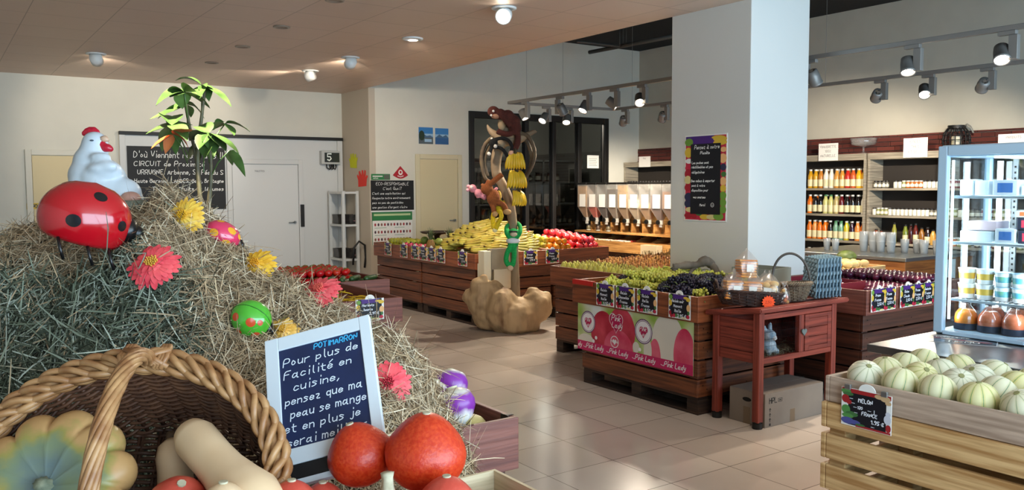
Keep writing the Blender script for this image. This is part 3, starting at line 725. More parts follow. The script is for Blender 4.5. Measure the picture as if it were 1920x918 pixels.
# bananas
BAN = mat('banana_skin', '#b59a32', rough=.45, col2='#a39a42', vs=9, rndv=.14); BANY = mat('banana_yellow', '#dcae1a', rough=.42, col2='#e3bf33', vs=9); BTIP = mat('banana_tip', '#3f3018', rough=.8)
def banana_mesh(q, M, L_=.19, bend=52, r=.0185):
    pts = []; rad = []; n = 9; Rr = L_/R(bend)
    for j in range(n):
        a = R(bend)*(j/(n-1)-.5); pts.append((Rr*math.sin(a), 0, Rr*(1-math.cos(a)))); t_ = j/(n-1)
        rad.append(r*min(1, .32+2.6*t_, .35+3.2*(1-t_)) if 0 < j < n-1 else r*.3)
    q.tube(pts, rad, 6, 0, M); return q
def banana_bunch(label, m, k=5, group=None, hang=False):
    o = thing('banana_bunch', label, 'bananas', group=group)
    for i in range(k):
        f = (i-(k-1)/2)
        if hang: M = T(f*.021, -.02-.014*math.cos(f), -.085) @ RY(f*-4) @ RX(-12) @ RZ(90) @ RY(90)
        else: M = T(.085, f*.034, .022+.004*(k-abs(f))) @ RZ(f*6) @ RX(f*-8)
        part('banana', banana_mesh(MB(), M, bend=70 if hang else 46, r=.0185 if hang else .0185), [m], o)
    part('bunch_stem', MB().tube([(.01, 0, .045), (-.010, 0, .05), (-.024, 0, .05)], [.013, .012, .009], 6) if not hang else MB().tube([(0, 0, -.03), (0, 0, .0), (0, 0, .03)], [.022, .016, .008], 8), BTIP, o)
    return o
bun = Placer(banana_bunch('yellow green banana bunch in the big pile beside the driftwood trunk', BAN, 5, 'banana bunches piled on the island'))
_rh = Vector((math.cos(YAW), -math.sin(YAW), 0)); _fh = Vector((math.sin(YAW), math.cos(YAW), 0))
for lay in (0, 1):
    for ia in range(-4, 5):
        for ib in range(-6, 7):
            a_, b_ = ia*.15+(.07 if ib % 2 else 0), ib*(.085 if lay else .14); c = Vector((5.36, 8.22, 0))+_rh*a_+_fh*b_
            if not (4.95 < c.x < 5.80 and 7.79 < c.y < 8.80): continue
            hh = .34*max(0, 1-((a_-.04)/.62)**2-((b_-.12)/.66)**2)
            if lay == 0 and hh < .1: continue
            c.z = .715+hh if lay else .712
            e = Euler((R(rg.uniform(28, 48)), R(rg.uniform(-10, 10)), R(-35+rg.uniform(-22, 22)))) if lay else Euler((0, 0, R(-35)))
            bun.put(c-e.to_matrix() @ Vector((.085, 0, 0)), e, rg.uniform(.92, 1.05))

# pears standing in rows
PEAR = [(1e-5, 0), (.018, .002), (.032, .018), (.036, .034), (.031, .054), (.02, .074), (.015, .088), (.009, .096), (1e-5, .098)]
pg = Placer(fruit('pear', PEAR, mat('pear_green', '#b0ac45', rough=.45, col2='#ccc05e', vs=25, rndv=.15), 'green yellow pear standing in the front rows of the pear tray', 'pear', 'green pears in the front of the tray', 12, stem=stick(.094, .03, .0022)))
pb = Placer(fruit('pear', PEAR, mat('pear_brown', '#b0743a', rough=.5, col2='#cf9a55', vs=25, rndv=.2), 'brown russet pear standing in the rear rows of the pear tray', 'pear', 'russet pears in the rear of the tray', 12, stem=stick(.094, .03, .0022)))
x = 4.76; row = 0
while x < 6.45:
    y = 5.2+(.038 if row % 2 else 0)
    while y < 6.1:
        # only the rows the photograph can see past the column and the grapes
        if y > .93*x+.28 or x < 5.15:
            (pg if x < 5.15 else pb).put((x, y, .742+.03*max(0, x-5.1)), (R(rg.uniform(-9, 9)), R(rg.uniform(-9, 9)), rg.uniform(0, 6)), rg.uniform(.92, 1.0))
        y += .076
    x += .068; row += 1

# grapes
GG = mat('grape_green', '#bdbd42', rough=.25, col2='#d2cf68', vs=60, sss=.15, rndv=.12); GB = mat('grape_black', '#14111d', rough=.3, col2='#2a2336', vs=40, rndv=.3)
def grape_bunch(label, m, group, seed, stemcol=STEMG):
    r_ = random.Random(seed); o = thing('grape_bunch', label, 'grapes', group=group); q = MB()
    for k in range(46):
        t_ = k/46; rad = .046*(1-t_*.65); a = k*2.4; x = -.07+.15*t_
        rr = rad*(.55+.45*r_.random()); q.ball((x+r_.uniform(-.006, .006), rr*math.cos(a), .036+min(rr*.75, .03)*math.sin(a)), r_.uniform(.0105, .013), 7, 5)
    part('berries', q, m, o)
    part('stem', MB().tube([(-.06, 0, .05), (-.09, .01, .065), (-.115, .02, .062)], .0025, 5), stemcol, o)
    return o
gg = Placer(grape_bunch('green grape bunch in the heap on the grape tray', GG, 'green grape bunches', 1)); gb = Placer(grape_bunch('black grape bunch heaped at the right of the grape tray', GB, 'black grape bunches', 2))
for lay in range(3):
    nx, ny = (7, 12) if lay == 0 else (6, 10) if lay == 1 else (4, 8)
    for i in range(nx):
        for j in range(ny):
            x = 4.20+i*.135+lay*.10+rg.uniform(-.02, .02); y = 3.88+j*.1+lay*.07+rg.uniform(-.02, .02)
            if x > 5.09 or y > 5.03: continue
            if lay == 0 and i > 1 and 1 < j < ny-2: continue
            u_ = (y-3.85)/1.2
            black = (.05 < u_ < .40 and x < 4.78) or (rg.random() < .03)
            if y < 3.98 and x < 4.45: black = False
            z = .712+lay*.055+(.04 if lay else 0)*0
            (gb if black else gg).put((x, y, z), (R(rg.uniform(-10, 10)), R(rg.uniform(-14, 10)), rg.uniform(0, 6.28)), rg.uniform(.9, 1.1))
# wicker cradle, driftwood and red liner on the grape tray
solo('tray_liner', MB().box(-.015, .015, -.12, .12, 0, .006).box(-.016, -.012, -.12, .12, -.03, .006), mat('red_plastic', '#c0221c', rough=.4), 'red plastic liner edge folded over the left of the grape tray', 'liner', (4.108, 4.95, .803))
DRIFT = mat('driftwood_grey', '#5d5348', rough=.85, col2='#7a6d5e', vs=10, stretch=(1, 1, .4), bump=.6, bs=25)
def gnarl(pts, rad, n=9, sub=6, amp=.12, seed=0):
    r_ = random.Random(seed); P = []; A = []
    pts = [Vector(p) for p in pts]
    for i in range(len(pts)-1):
        p0, p1, p2, p3 = pts[max(i-1, 0)], pts[i], pts[i+1], pts[min(i+2, len(pts)-1)]
        for s_ in range(sub):
            t_ = s_/sub
            P.append(.5*((2*p1)+(p2-p0)*t_+(2*p0-5*p1+4*p2-p3)*t_*t_+(3*p1-p0-3*p2+p3)*t_**3)); A.append((rad[i]*(1-t_)+rad[i+1]*t_)*(1+r_.uniform(-amp, amp)))
    P.append(pts[-1]); A.append(rad[-1]); return P, A
q = MB(); gp = lambda x, y, d: atd(x, y, d)
dpt = 6.42
P, A = gnarl([gp(1262, 500, dpt), gp(1285, 497, dpt), gp(1306, 496, dpt), gp(1322, 489, dpt), gp(1334, 496, dpt+.02), gp(1346, 512, dpt-.05), gp(1352, 523, dpt-.1)], [.028, .03, .028, .04, .032, .024, .018], seed=4)
q.tube(P, A, 9)
P, A = gnarl([gp(1306, 496, dpt), gp(1298, 505, dpt), gp(1292, 516, dpt-.03)], [.02, .016, .012], seed=5); q.tube(P, A, 7)
P, A = gnarl([gp(1262, 500, dpt), gp(1266, 508, dpt), gp(1272, 517, dpt)], [.026, .018, .012], seed=6); q.tube(P, A, 7)
solo('driftwood_branch', q, DRIFT, 'grey driftwood branch lying over the grapes before the column', 'branch')
solo('carton_flat', MB().box(-.14, .14, -.16, .16, 0, .006).box(-.14, .14, -.16, -.153, .006, .10).box(-.14, .14, .153, .16, .006, .10).box(-.14, -.133, -.153, .153, .006, .10).box(.133, .14, -.153, .153, .006, .10), mat('grey_card', '#868a80', rough=.8), 'open grey carton at the rear of the grape tray behind the pastry basket', 'carton', (4.98, 3.97, .835), 8)

# plums, potatoes
plum = Placer(fruit('plum', sph(.031, 8, .95, .06), mat('plum_skin', '#3c1230', rough=.3, col2='#6a1d3a', vs=14, rndv=.25), 'dark red plum in the plum tray', 'plum', 'plums in the plum tray', 12, stem=stick(.056, .008)))
def plumkeep(x, y, k): return not (x < 5.72 and y > 3.36)
hexheap(plum, 5.62, 6.55, 3.36, 4.22, .72, .033, 1, keep=lambda x, y, k: x > 5.85 or y < 3.62)
hexheap(plum, 6.1, 6.55, 3.4, 4.2, .775, .033, 1)
q = MB().box(5.315, 5.83, 3.63, 4.22, .716, .80, bev=.004)
solo('plum_carton', MB().box(-.25, .25, -.26, .26, 0, .004).box(-.25, .25, -.26, -.254, .004, .085).box(-.25, .25, .254, .26, .004, .085).box(-.25, -.244, -.254, .254, .004, .085).box(.244, .25, -.254, .254, .004, .085), mat('red_carton', '#7d1f2b', rough=.5), 'dark red carton laid in the plum tray next to the egg trays', 'carton', (5.58, 3.93, .717))
plum2 = Placer(dup(plum.o, (0, 0, 0), 0, 'dark plum inside the red carton of the plum tray', 'plums inside the red carton'))
hexheap(plum2, 5.34, 5.82, 3.69, 4.17, .722, .033, 1)
pallet_crate('brown crate behind the plum tray carrying the potato box', 6.60, 7.10, 4.28, 4.95, top=.70)
tray('pale shallow wooden box of potatoes before the glass cup counter', 6.57, 7.14, 4.30, 4.97, .703, .80, m=PINE, th=.012)
pot = Placer(fruit('potato', [(max(1e-5, .036*math.sin(PI*j/8)), .055*(1-math.cos(PI*j/8))) for j in range(9)], mat('potato_skin', '#c4a467', rough=.7, col2='#d6bb85', vs=12, rndv=.1), 'pale potato in the box before the glass cup counter', 'potato', 'potatoes in the pale box', 10))
for i in range(5):
    for j in range(6): pot.put((6.60+i*.085, 4.35+j*.095, .757), (R(90), 0, R(90+rg.uniform(-20, 20))))
for i in range(4):
    for j in range(5): pot.put((6.64+i*.085, 4.40+j*.095, .82), (R(90), 0, R(90+rg.uniform(-20, 20))))
solo('melon', MB().lathe(sph(.09, 10, .7), 20, lobes=lambda a, z: 1+.03*math.cos(9*a)), mat('dark_melon', '#4d5a2a', rough=.5, col2='#6b7a3a', vs=12), 'dark green squash lying behind the potatoes', 'squash', (7.02, 4.62, .80))

# tomatoes, courgettes, yellow beans on the left row
TOM = mat('tomato_skin', '#c11212', rough=.18, col2='#d6261c', vs=6, rndv=.08)
tom = fruit('tomato', sph(.036, 8, .86, .1), TOM, 'ripe red tomato on the vine in the tomato tray', 'tomato', 'tomatoes in the tray', 14)
q = MB()
for k in range(5): q.tube([(0, 0, .058), (.012*math.cos(k*1.26), .012*math.sin(k*1.26), .061), (.024*math.cos(k*1.26), .024*math.sin(k*1.26), .056)], .002, 4)
part('calyx', q, STEMG, tom); tom = Placer(tom)
hexheap(tom, 2.15, 2.95, 6.45, 7.1, .732, .037, 2, tilt=25)
cour = fruit('courgette', [(1e-5, 0), (.018, .004), (.024, .03), (.022, .12), (.019, .19), (.014, .2), (1e-5, .2)], mat('courgette_skin', '#24401f', rough=.35, col2='#3a5a2c', vs=14, stretch=(1, 1, .3)), 'dark green courgette in front of the tomatoes', 'courgette', 'courgettes before the tomatoes', 12)
part('stem', MB().cyl(.009, .2, .222, 6), STEMG, cour); cour = Placer(cour)
for i in range(6):
    for k in range(2):
        if k == 1 and i > 4: continue
        cour.put((2.36+i*.1+k*.05, 6.10+.05*(i % 2), .757+k*.046), (R(-90), 0, R(rg.uniform(-20, 20)-35)))
for i, (x, y) in enumerate(((2.80, 6.32), (2.9, 6.2), (2.72, 6.36))):
    cour.put((x, y, .757), (R(-90), 0, R(-70+i*10)))
bean = Placer(solo('bean', MB().tube([(-.05, 0, .006), (-.02, .004, .008), (.02, .005, .008), (.05, 0, .006)], [.002, .0055, .0055, .002], 5), mat('yellow_bean', '#c9a51e', rough=.4, rndv=.15), 'yellow bean in the bean tray below the coral flower', 'bean', group='yellow beans in the tray'))
for i in range(230):
    x = rg.uniform(1.75, 2.47); y = rg.uniform(5.02, 5.95); bean.put((x, y, .732+rg.uniform(0, .035)), (R(rg.uniform(-12, 12)), R(rg.uniform(-12, 12)), rg.uniform(0, 6.28)))

# turnips
TUR = bpy.data.materials.new('turnip_skin'); TUR.use_nodes = True; nt = TUR.node_tree; b = nt.nodes['Principled BSDF']; b.inputs['Roughness'].default_value = .3
tc = nt.nodes.new('ShaderNodeTexCoord'); sp = nt.nodes.new('ShaderNodeSeparateXYZ'); nz = nt.nodes.new('ShaderNodeTexNoise'); nz.inputs['Scale'].default_value = 22; nz.inputs['Detail'].default_value = 4
ma = nt.nodes.new('ShaderNodeMath'); ma.operation = 'MULTIPLY_ADD'; ma.inputs[1].default_value = .05
rp = nt.nodes.new('ShaderNodeValToRGB'); nt.links.new(tc.outputs['Object'], sp.inputs[0]); nt.links.new(tc.outputs['Object'], nz.inputs['Vector']); nt.links.new(nz.outputs['Fac'], ma.inputs[0]); nt.links.new(sp.outputs['Z'], ma.inputs[2])
mr = nt.nodes.new('ShaderNodeMapRange'); mr.inputs['From Max'].default_value = .15; nt.links.new(ma.outputs[0], mr.inputs['Value']); nt.links.new(mr.outputs['Result'], rp.inputs['Fac'])
el = rp.color_ramp.elements; el[0].position = .27; el[0].color = hexc('#e2dcd2'); el[1].position = .38; el[1].color = hexc('#7d2a94'); e = el.new(.60); e.color = hexc('#8a3ba0'); e = el.new(.70); e.color = hexc('#ddd6c6')
nt.links.new(rp.outputs['Color'], b.inputs['Base Color'])
def turnip(loc, rot, s, label):
    o = thing('turnip', label, 'turnip', loc, rot=rot); o.scale = (s,)*3
    part('root', MB().lathe([(1e-5, -.03), (.003, -.015), (.012, 0), (.034, .012), (.05, .038), (.053, .055), (.046, .078), (.028, .092), (.014, .095), (1e-5, .0945)], 20, lobes=lambda a, z: 1+.02*math.sin(3*a)), TUR, o)
    part('cut_stalk', MB().cyl(.016, .093, .100, 10), mat('turnip_stalk', '#d9d3b0', rough=.8), o)
    return o
for (px, py, dd, s, rx, rz, lb) in ((857, 763, 2.66, 1.2, -25, 10, 'purple and white turnip with a cut top, front of the pile'), (845, 725, 2.78, 1.1, 40, 150, 'purple and white turnip at the back, topmost of the pile'), (812, 742, 2.74, 1.0, 20, 120, 'purple turnip half hidden by the straw at the left'), (832, 786, 2.64, .8, 75, 100, 'small turnip lying low between straw and pumpkin')):
    p = atd(px, py, dd); e = Euler((R(rx), 0, R(rz))); turnip(p-(e.to_matrix() @ Vector((0, 0, .045*s))), e, s, lb)
t5 = fruit('turnip', sph(.05, 8, .8, .08), mat('yellow_turnip', '#d3c07a', rough=.5, col2='#e0d296', vs=12), 'pale yellow round turnip at the front corner of the tray', 'turnip', None)
t5.location = atd(884, 793, 2.72)-Vector((0, 0, .05))
for (x, y, z) in ((1.30, 2.32, .655), (1.40, 2.42, .655), (1.25, 2.5, .655), (1.42, 2.62, .655), (1.3, 2.75, .655), (1.33, 2.45, .735)):
    o = dup(t5, (x, y, z), 30, 'pale round turnip in the lower layer of the turnip tray', 'lower layer turnips in the tray')
# ---------------------------------------------------------------- driftwood pot with trunk, plush monkeys and hanging bananas
LD = 8.93
base = atd(955, 612, LD); base.z = 0
RH = Vector((math.cos(YAW), -math.sin(YAW), 0)); FH = Vector((math.sin(YAW), math.cos(YAW), 0))
def lp(px, py, dd=0):                                   # a point of the driftwood piece in its own upright frame
    p = atd(px, py, LD+dd)-base; return Vector((p.dot(RH), p.dot(FH), p.z))
BURL = mat('driftwood_burl', '#6a4527', rough=.7, col2='#b79a72', vs=5, stretch=(1.6, 1.6, .45), bump=.9, bs=14)
BURL.node_tree.nodes['Color Ramp'].color_ramp.elements[0].position = .25; BURL.node_tree.nodes['Color Ramp'].color_ramp.elements[1].position = .5
BARK = mat('driftwood_trunk', '#7d6850', rough=.75, col2='#9a8467', vs=7, stretch=(1, 1, .3), bump=.8, bs=20)
LOG = thing('driftwood_pot', 'big pale driftwood stump with a tall crooked trunk, hung with plush monkeys', 'driftwood', base, rz=-math.degrees(YAW))
q = MB()
q.ball((0.0, 0, .16), .30, 16, 10, sc=(1.0, .9, .62)); q.ball((0, 0, .10), .27, 16, 10, sc=(1, .95, .42))
def blob(px, py, r, dd=0, sc=(1, 1, 1)): q.ball(tuple(lp(px, py, dd)), r, 14, 9, sc=sc)
blob(905, 565, .20, 0, (.9, .9, 1)); blob(885, 556, .115, 0, (1, 1, .8)); blob(903, 540, .12, -.05); blob(925, 545, .12, -.05, (1.1, .9, .9)); blob(907, 522, .05, -.08); blob(940, 572, .19, -.1); blob(965, 595, .22, -.08); blob(1005, 575, .17, 0, (1, 1, 1.1)); blob(1000, 552, .09, -.02, (1, .8, 1)); blob(1022, 556, .075, 0, (1, 1, .9)); blob(1020, 580, .1)
blob(915, 590, .17); blob(985, 600, .17)
bo = remesh(part('burl', q, BURL, LOG), .018, 3)
tx = bpy.data.textures.new('burl_lumps', 'CLOUDS'); tx.noise_scale = .16; tx.noise_depth = 3
dm = bo.modifiers.new('lumps', 'DISPLACE'); dm.texture = tx; dm.strength = .07; dm.mid_level = .5; dm.texture_coords = 'LOCAL'
q = MB()
tr = [(966, 562, .060), (966, 520, .047), (964, 470, .047), (962, 425, .050), (956, 382, .052), (944, 350, .054), (931, 325, .054), (930, 302, .058), (934, 280, .062), (942, 260, .078), (949, 246, .068), (950, 234, .04)]
P, A = gnarl([lp(a, b) for a, b, c in tr], [c for a, b, c in tr], seed=9, amp=.05); q.tube(P, A, 12)
for pts, seed in (([(945, 262, .06), (928, 252, .045), (918, 243, .028), (912, 231, .006)], 3), ([(950, 262, .07), (975, 260, .05), (990, 252, .032), (1006, 245, .02)], 5), ([(955, 270, .05), (966, 262, .045), (978, 258, .04)], 6)):
    P, A = gnarl([lp(a, b) for a, b, c in pts], [c for a, b, c in pts], seed=seed, amp=.05); q.tube(P, A, 9)
remesh(part('trunk', q, BARK, LOG), .016, 1)
VINE = mat('vine_bark', '#4c3e30', rough=.85, col2='#66563f', vs=12, bump=.6, bs=30)
for k, pts in enumerate(([(968, 248), (988, 254), (999, 272), (1002, 292), (996, 315), (984, 336)], [(968, 252), (985, 262), (994, 280), (997, 300), (990, 322), (970, 343)], [(925, 256), (910, 270), (903, 292), (905, 318), (912, 336), (930, 345)], [(930, 262), (915, 280), (908, 305), (914, 330)])):
    P, A = gnarl([lp(a, b, -.03+.03*k) for a, b in pts], [.021-.004*(i > 3) for i in range(len(pts))], seed=20+k, amp=.1); q = MB(); q.tube(P, A, 7); part('vine', q, VINE, LOG)

def plush(label, col, parts, pads=(), padcol='#d9b48a', name='plush_monkey', extra=None):
    """one continuous stuffed body; pads (face, hands, feet) are sewn on"""
    o = thing(name, label, 'plush toy', base, rz=-math.degrees(YAW)); q = MB()
    for it in parts:
        if it[0] == 'b': q.ball(tuple(lp(it[1], it[2], it[4])), it[3], 12, 8, sc=it[5] if len(it) > 5 else (1, 1, 1))
        else:
            P = [lp(x, y, d) for x, y, d in it[1]]; P, A = gnarl(P, [it[2]]*len(P), sub=4, amp=0); q.tube(P, A, 8)
    remesh(part('body', q, mat('plush_'+col[1:], col, rough=.95, var=.2, vs=90, bump=.8, bs=220), o), .009, 1)
    for nm, x, y, r, d, c, sc_ in pads: part(nm, MB().ball(tuple(lp(x, y, d)), r, 10, 7, sc=sc_), mat('felt_'+c[1:], c, rough=.9), o)
    return o
E1 = (1, 1, 1)
plush('dark red brown plush monkey curled over the top of the trunk', '#4e2016', [('b', 925, 209, .062, -.12, (1.05, 1, .95)), ('b', 938, 214, .06, -.12), ('b', 952, 219, .075, -.1), ('b', 962, 229, .08, -.08), ('b', 966, 240, .07, -.08), ('t', [(966, 244, -.1), (955, 251, -.13), (940, 249, -.14), (932, 245, -.14)], .032), ('t', [(968, 240, -.06), (971, 258, -.09), (969, 272, -.1), (963, 280, -.1)], .034), ('t', [(940, 216, -.15), (950, 228, -.17), (958, 236, -.16)], .03)],
      (('muzzle', 929, 218, .04, -.15, '#a5765a', (1.1, .8, .7)), ('eye', 925, 208, .013, -.185, '#e8e0d4', E1), ('eye', 921, 216, .012, -.185, '#e8e0d4', E1), ('hand', 959, 287, .032, -.11, '#d9a58c', E1), ('belly', 941, 232, .055, -.10, '#a58a68', (.8, .6, 1.3))))
plush('black plush monkey hugging the upper trunk', '#100d0c', [('b', 925, 268, .05, -.12), ('t', [(926, 262, -.13), (940, 259, -.15), (953, 263, -.14), (960, 275, -.12), (957, 287, -.1)], .02), ('t', [(926, 276, -.13), (938, 277, -.15), (946, 284, -.14), (952, 294, -.12)], .02), ('t', [(922, 272, -.12), (920, 282, -.12), (918, 289, -.11)], .02)],
      (('muzzle', 929, 274, .02, -.17, '#d8cfc4', E1), ('hand', 917, 288, .022, -.12, '#d8cfc4', E1), ('hand', 922, 260, .014, -.13, '#d8cfc4', E1)))
plush('orange brown plush monkey clinging to the middle of the trunk', '#8a4a20', [('b', 913, 354, .062, -.12, (1.1, .9, .95)), ('b', 925, 370, .075, -.1, (1, .9, 1.2)), ('t', [(917, 346, -.14), (930, 336, -.16), (941, 327, -.14)], .03), ('t', [(914, 346, -.1), (918, 338, -.1)], .03), ('t', [(930, 380, -.1), (943, 383, -.13), (949, 394, -.13)], .03), ('t', [(921, 380, -.1), (925, 390, -.12), (926, 398, -.12)], .028)],
      (('ear', 905, 347, .02, -.12, '#9a5a30', E1), ('foot', 951, 397, .034, -.15, '#b9905c', (1.3, 1, .9)), ('foot', 928, 401, .03, -.14, '#b9905c', E1), ('belly', 935, 367, .05, -.09, '#c9a03c', (.6, .6, 1.2))))
plush('small pink plush monkey peeking out left of the trunk', '#d98a94', [('b', 886, 353, .045, -.05), ('b', 897, 362, .045, -.05), ('t', [(900, 364, -.05), (905, 368, -.05), (911, 372, -.04)], .026), ('t', [(896, 364, -.05), (897, 371, -.05)], .024), ('t', [(905, 368, -.05), (916, 366, -.04), (924, 360, 0), (932, 352, .05)], .018)],
      (('ear', 878, 349, .02, -.05, '#e9a6ae', E1), ('muzzle', 884, 351, .022, -.09, '#efc4c0', E1), ('ear', 877, 356, .018, -.05, '#e9a6ae', E1)))
plush('yellow plush monkey whose long legs dangle below the orange one', '#d4b418', [('b', 934, 380, .05, -.04), ('b', 936, 392, .05, -.06), ('t', [(926, 398, -.08), (924, 410, -.08), (925, 424, -.08), (928, 430, -.08)], .026), ('t', [(937, 394, -.1), (940, 406, -.1), (934, 418, -.1), (930, 430, -.1)], .026), ('t', [(936, 384, -.03), (946, 378, 0), (954, 372, .0)], .02)],
      (('foot', 928, 431, .028, -.09, '#e3d9a0', E1),))
plush('bright green plush monkey in a white shirt hugging the lower trunk', '#159a4a', [('b', 963, 438, .06, -.1), ('b', 962, 455, .055, -.11, (1.1, .8, 1.2)), ('t', [(956, 446, -.13), (950, 437, -.12), (950, 425, -.05), (957, 420, .02)], .024), ('t', [(968, 446, -.13), (975, 436, -.12), (975, 424, -.05), (970, 418, .02)], .024), ('t', [(957, 462, -.13), (951, 474, -.15), (949, 488, -.15), (954, 498, -.15)], .028), ('t', [(964, 462, -.13), (964, 478, -.15), (962, 494, -.15), (957, 500, -.15)], .028)],
      (('muzzle', 963, 439, .036, -.15, '#c9b79a', (1.1, .8, .7)), ('visor', 963, 434, .045, -.13, '#141414', (1.1, .9, .25)), ('shirt', 962, 451, .068, -.11, '#dfe3e4', (1.1, .9, .55)), ('foot', 957, 502, .032, -.16, '#d2b79a', E1)))
hb = Placer(banana_bunch('hanging bunch', BANY, 8, 'banana bunches hanging from the trunk', hang=True))
for i, (px, py, s) in enumerate(((966, 284, 1.05), (969, 318, 1.1), (973, 356, .95))):
    p = atd(px, py, LD-.13); hb.put(p, (0, 0, R(-35+20*i)), s, 'ripe yellow banana bunch hanging on the cord, %s of three' % ('topmost', 'middle', 'lowest')[i])
q = MB().tube([atd(968, 258, LD-.06), atd(967, 272, LD-.12), atd(967, 284, LD-.13), atd(969, 318, LD-.13), atd(973, 362, LD-.13)], .006, 6)
solo('jute_rope', q, mat('jute', '#6d5a3d', rough=.9), 'jute cord the banana bunches hang on', 'cord')

# paper bag holder on the island corner, dish behind the bananas
o = thing('hanging_bag_holder', 'white board holder with grey paper bags on the island corner', 'bag holder', (4.98, 7.52, .40))
part('back_board', MB().box(-.14, .28, .10, .115, 0, .30, bev=.003), mat('holder_white', '#cfc6b0', rough=.7), o)
part('side_board', MB().box(-.14, -.05, -.02, .095, 0, .44, bev=.003), mat('holder_pale', '#d8cdb2', rough=.7), o)
q = MB()
for k in range(9): q.box(-.045+.002*(k % 2), .26, -.02+k*.012, -.012+k*.012, .24+.006*(k % 3), .46-.008*(k % 3))
part('paper_bags', q, mat('kraft_grey', '#8d8270', rough=.9, col2='#a3967f', vs=6), o)
part('price_board', MB().box(-.02, .26, -.035, -.025, .02, .235), mat('holder_card', '#c9bfa8', rough=.8), o)
q = MB().lathe([(.05, 0), (.04, .02), (.035, .2), (.06, .22), (.19, .235), (.22, .255), (.21, .26), (.18, .245), (1e-5, .235)], 24)
solo('fruit_stand', q, mat('dark_dish', '#2e1d14', rough=.6), 'dark round wooden stand behind the banana pile', 'stand', (5.30, 9.32, .705))

# ---------------------------------------------------------------- rabbit hutch
HRED = wood('hutch_red', '#7e2f20', '#9a4230', 'h', .55); HREDV = wood('hutch_post', '#7e2f20', '#97402f', 'z', .55)
hx0, hx1, hy0, hy1 = 4.20, 5.0, 3.355, 3.735
def roofz(y): return .755-(y-3.31)*.13
H = thing('rabbit_hutch', 'red brown wooden rabbit hutch on legs with a wire window', 'hutch', ((hx0+hx1)/2, (hy0+hy1)/2, 0))
hox, hoy = (hx0+hx1)/2, (hy0+hy1)/2
def hb_(q, x0, x1, y0, y1, z0, z1, mi=0, bev=.003): return q.box(x0-hox, x1-hox, y0-hoy, y1-hoy, z0, z1, mi, None, bev)
for (x, y) in ((hx0, hy0), (hx1-.05, hy0), (hx0, hy1-.05), (hx1-.05, hy1-.05)):
    l = part('leg', hb_(MB(), x, x+.05, y, y+.05, .04, roofz(y+.03)-.012, 0, .004), HREDV, H)
    part('rubber_foot', MB().cyl(.032, 0, .035, 14, 0, T(x+.025-hox, y+.025-hoy, 0)).cyl(.026, .034, .045, 14, 0, T(x+.025-hox, y+.025-hoy, 0)), BLACK, l)
def plank_panel(x0, x1, y0, y1, z0, z1, n):
    q = MB(); hh = (z1-z0)/n
    for k in range(n): hb_(q, x0, x1, y0, y1, z0+k*hh+.0015, z0+(k+1)*hh-.0015, 0, .003)
    return q
part('side_panel', plank_panel(hx0+.012, hx0+.03, hy0+.051, hy1-.051, .41, .685, 4), HRED, H)
part('side_panel', plank_panel(hx1-.03, hx1-.012, hy0+.051, hy1-.051, .41, .685, 4), HRED, H)
part('back_panel', plank_panel(hx0+.051, hx1-.051, hy1-.03, hy1-.012, .41, .68, 4), HRED, H)
part('bottom_rail', hb_(MB(), hx0+.051, hx1-.051, hy0+.004, hy0+.04, .41, .445), HRED, H)
part('top_rail', hb_(MB(), hx0+.051, hx1-.051, hy0+.004, hy0+.04, .69, .725), HRED, H)
part('floor_board', hb_(MB(), hx0+.03, hx1-.03, hy0+.041, hy1-.031, .412, .425), HRED, H)
part('centre_post', hb_(MB(), 4.605, 4.655, hy0+.004, hy0+.04, .4455, .6895), HREDV, H)
part('inner_wall', hb_(MB(), 4.88, 4.892, hy0+.045, hy1-.032, .426, .68), HRED, H)
dq = plank_panel(4.70, 4.905, hy0+.003, hy0+.014, .475, .66, 3)
hb_(dq, 4.66, 4.70, hy0, hy0+.018, .448, .687); hb_(dq, 4.905, 4.945, hy0, hy0+.018, .448, .687); hb_(dq, 4.70, 4.905, hy0, hy0+.018, .66, .687); hb_(dq, 4.70, 4.905, hy0, hy0+.018, .448, .475)
D = part('door', dq, HRED, H)
hq = MB(); pts = []
for i in range(30):
    t_ = 2*PI*i/30; pts.append((.0016*16*math.sin(t_)**3, .0016*(13*math.cos(t_)-5*math.cos(2*t_)-2*math.cos(3*t_)-math.cos(4*t_))))
hq.poly(pts, 0, .008, 0, T(4.642-hox, hy0-hoy-.001, .578) @ RX(90))
part('heart_latch', hq, mat('latch_grey', '#6f7a78', rough=.5), D, 'grey wooden heart shaped latch')
q = MB()
for k in range(24): q.tube([(4.256+k*.0148-hox, hy0+.02-hoy, .445), (4.256+k*.0148-hox, hy0+.02-hoy, .69)], .0009, 4)
for k in range(5): q.tube([(4.25-hox, hy0+.021-hoy, .47+k*.045), (4.605-hox, hy0+.021-hoy, .47+k*.045)], .0009, 4)
part('wire_mesh', q, mat('wire', '#1c1c1c', rough=.4, metal=.8), H)
za, zb = roofz(3.31), roofz(3.83); q = MB()
vs = [(x-hox, y-hoy, z) for z_off in (0, .032) for (x, y, z) in ((4.155, 3.31, za+z_off-.012), (5.075, 3.31, za+z_off-.012), (5.075, 3.765, roofz(3.765)+z_off-.012), (4.155, 3.765, roofz(3.765)+z_off-.012))]
bm = bmesh.new(); bv = [bm.verts.new(v) for v in vs]
for f in ((3, 2, 1, 0), (4, 5, 6, 7), (0, 1, 5, 4), (1, 2, 6, 5), (2, 3, 7, 6), (3, 0, 4, 7)): bm.faces.new([bv[i] for i in f])
bmesh.ops.bevel(bm, geom=bm.edges[:], offset=.008, segments=3, affect='EDGES'); q.bm(bm, 0, False)
part('roof', q, HRED, H)
def rz_top(y): return roofz(y)+.0205
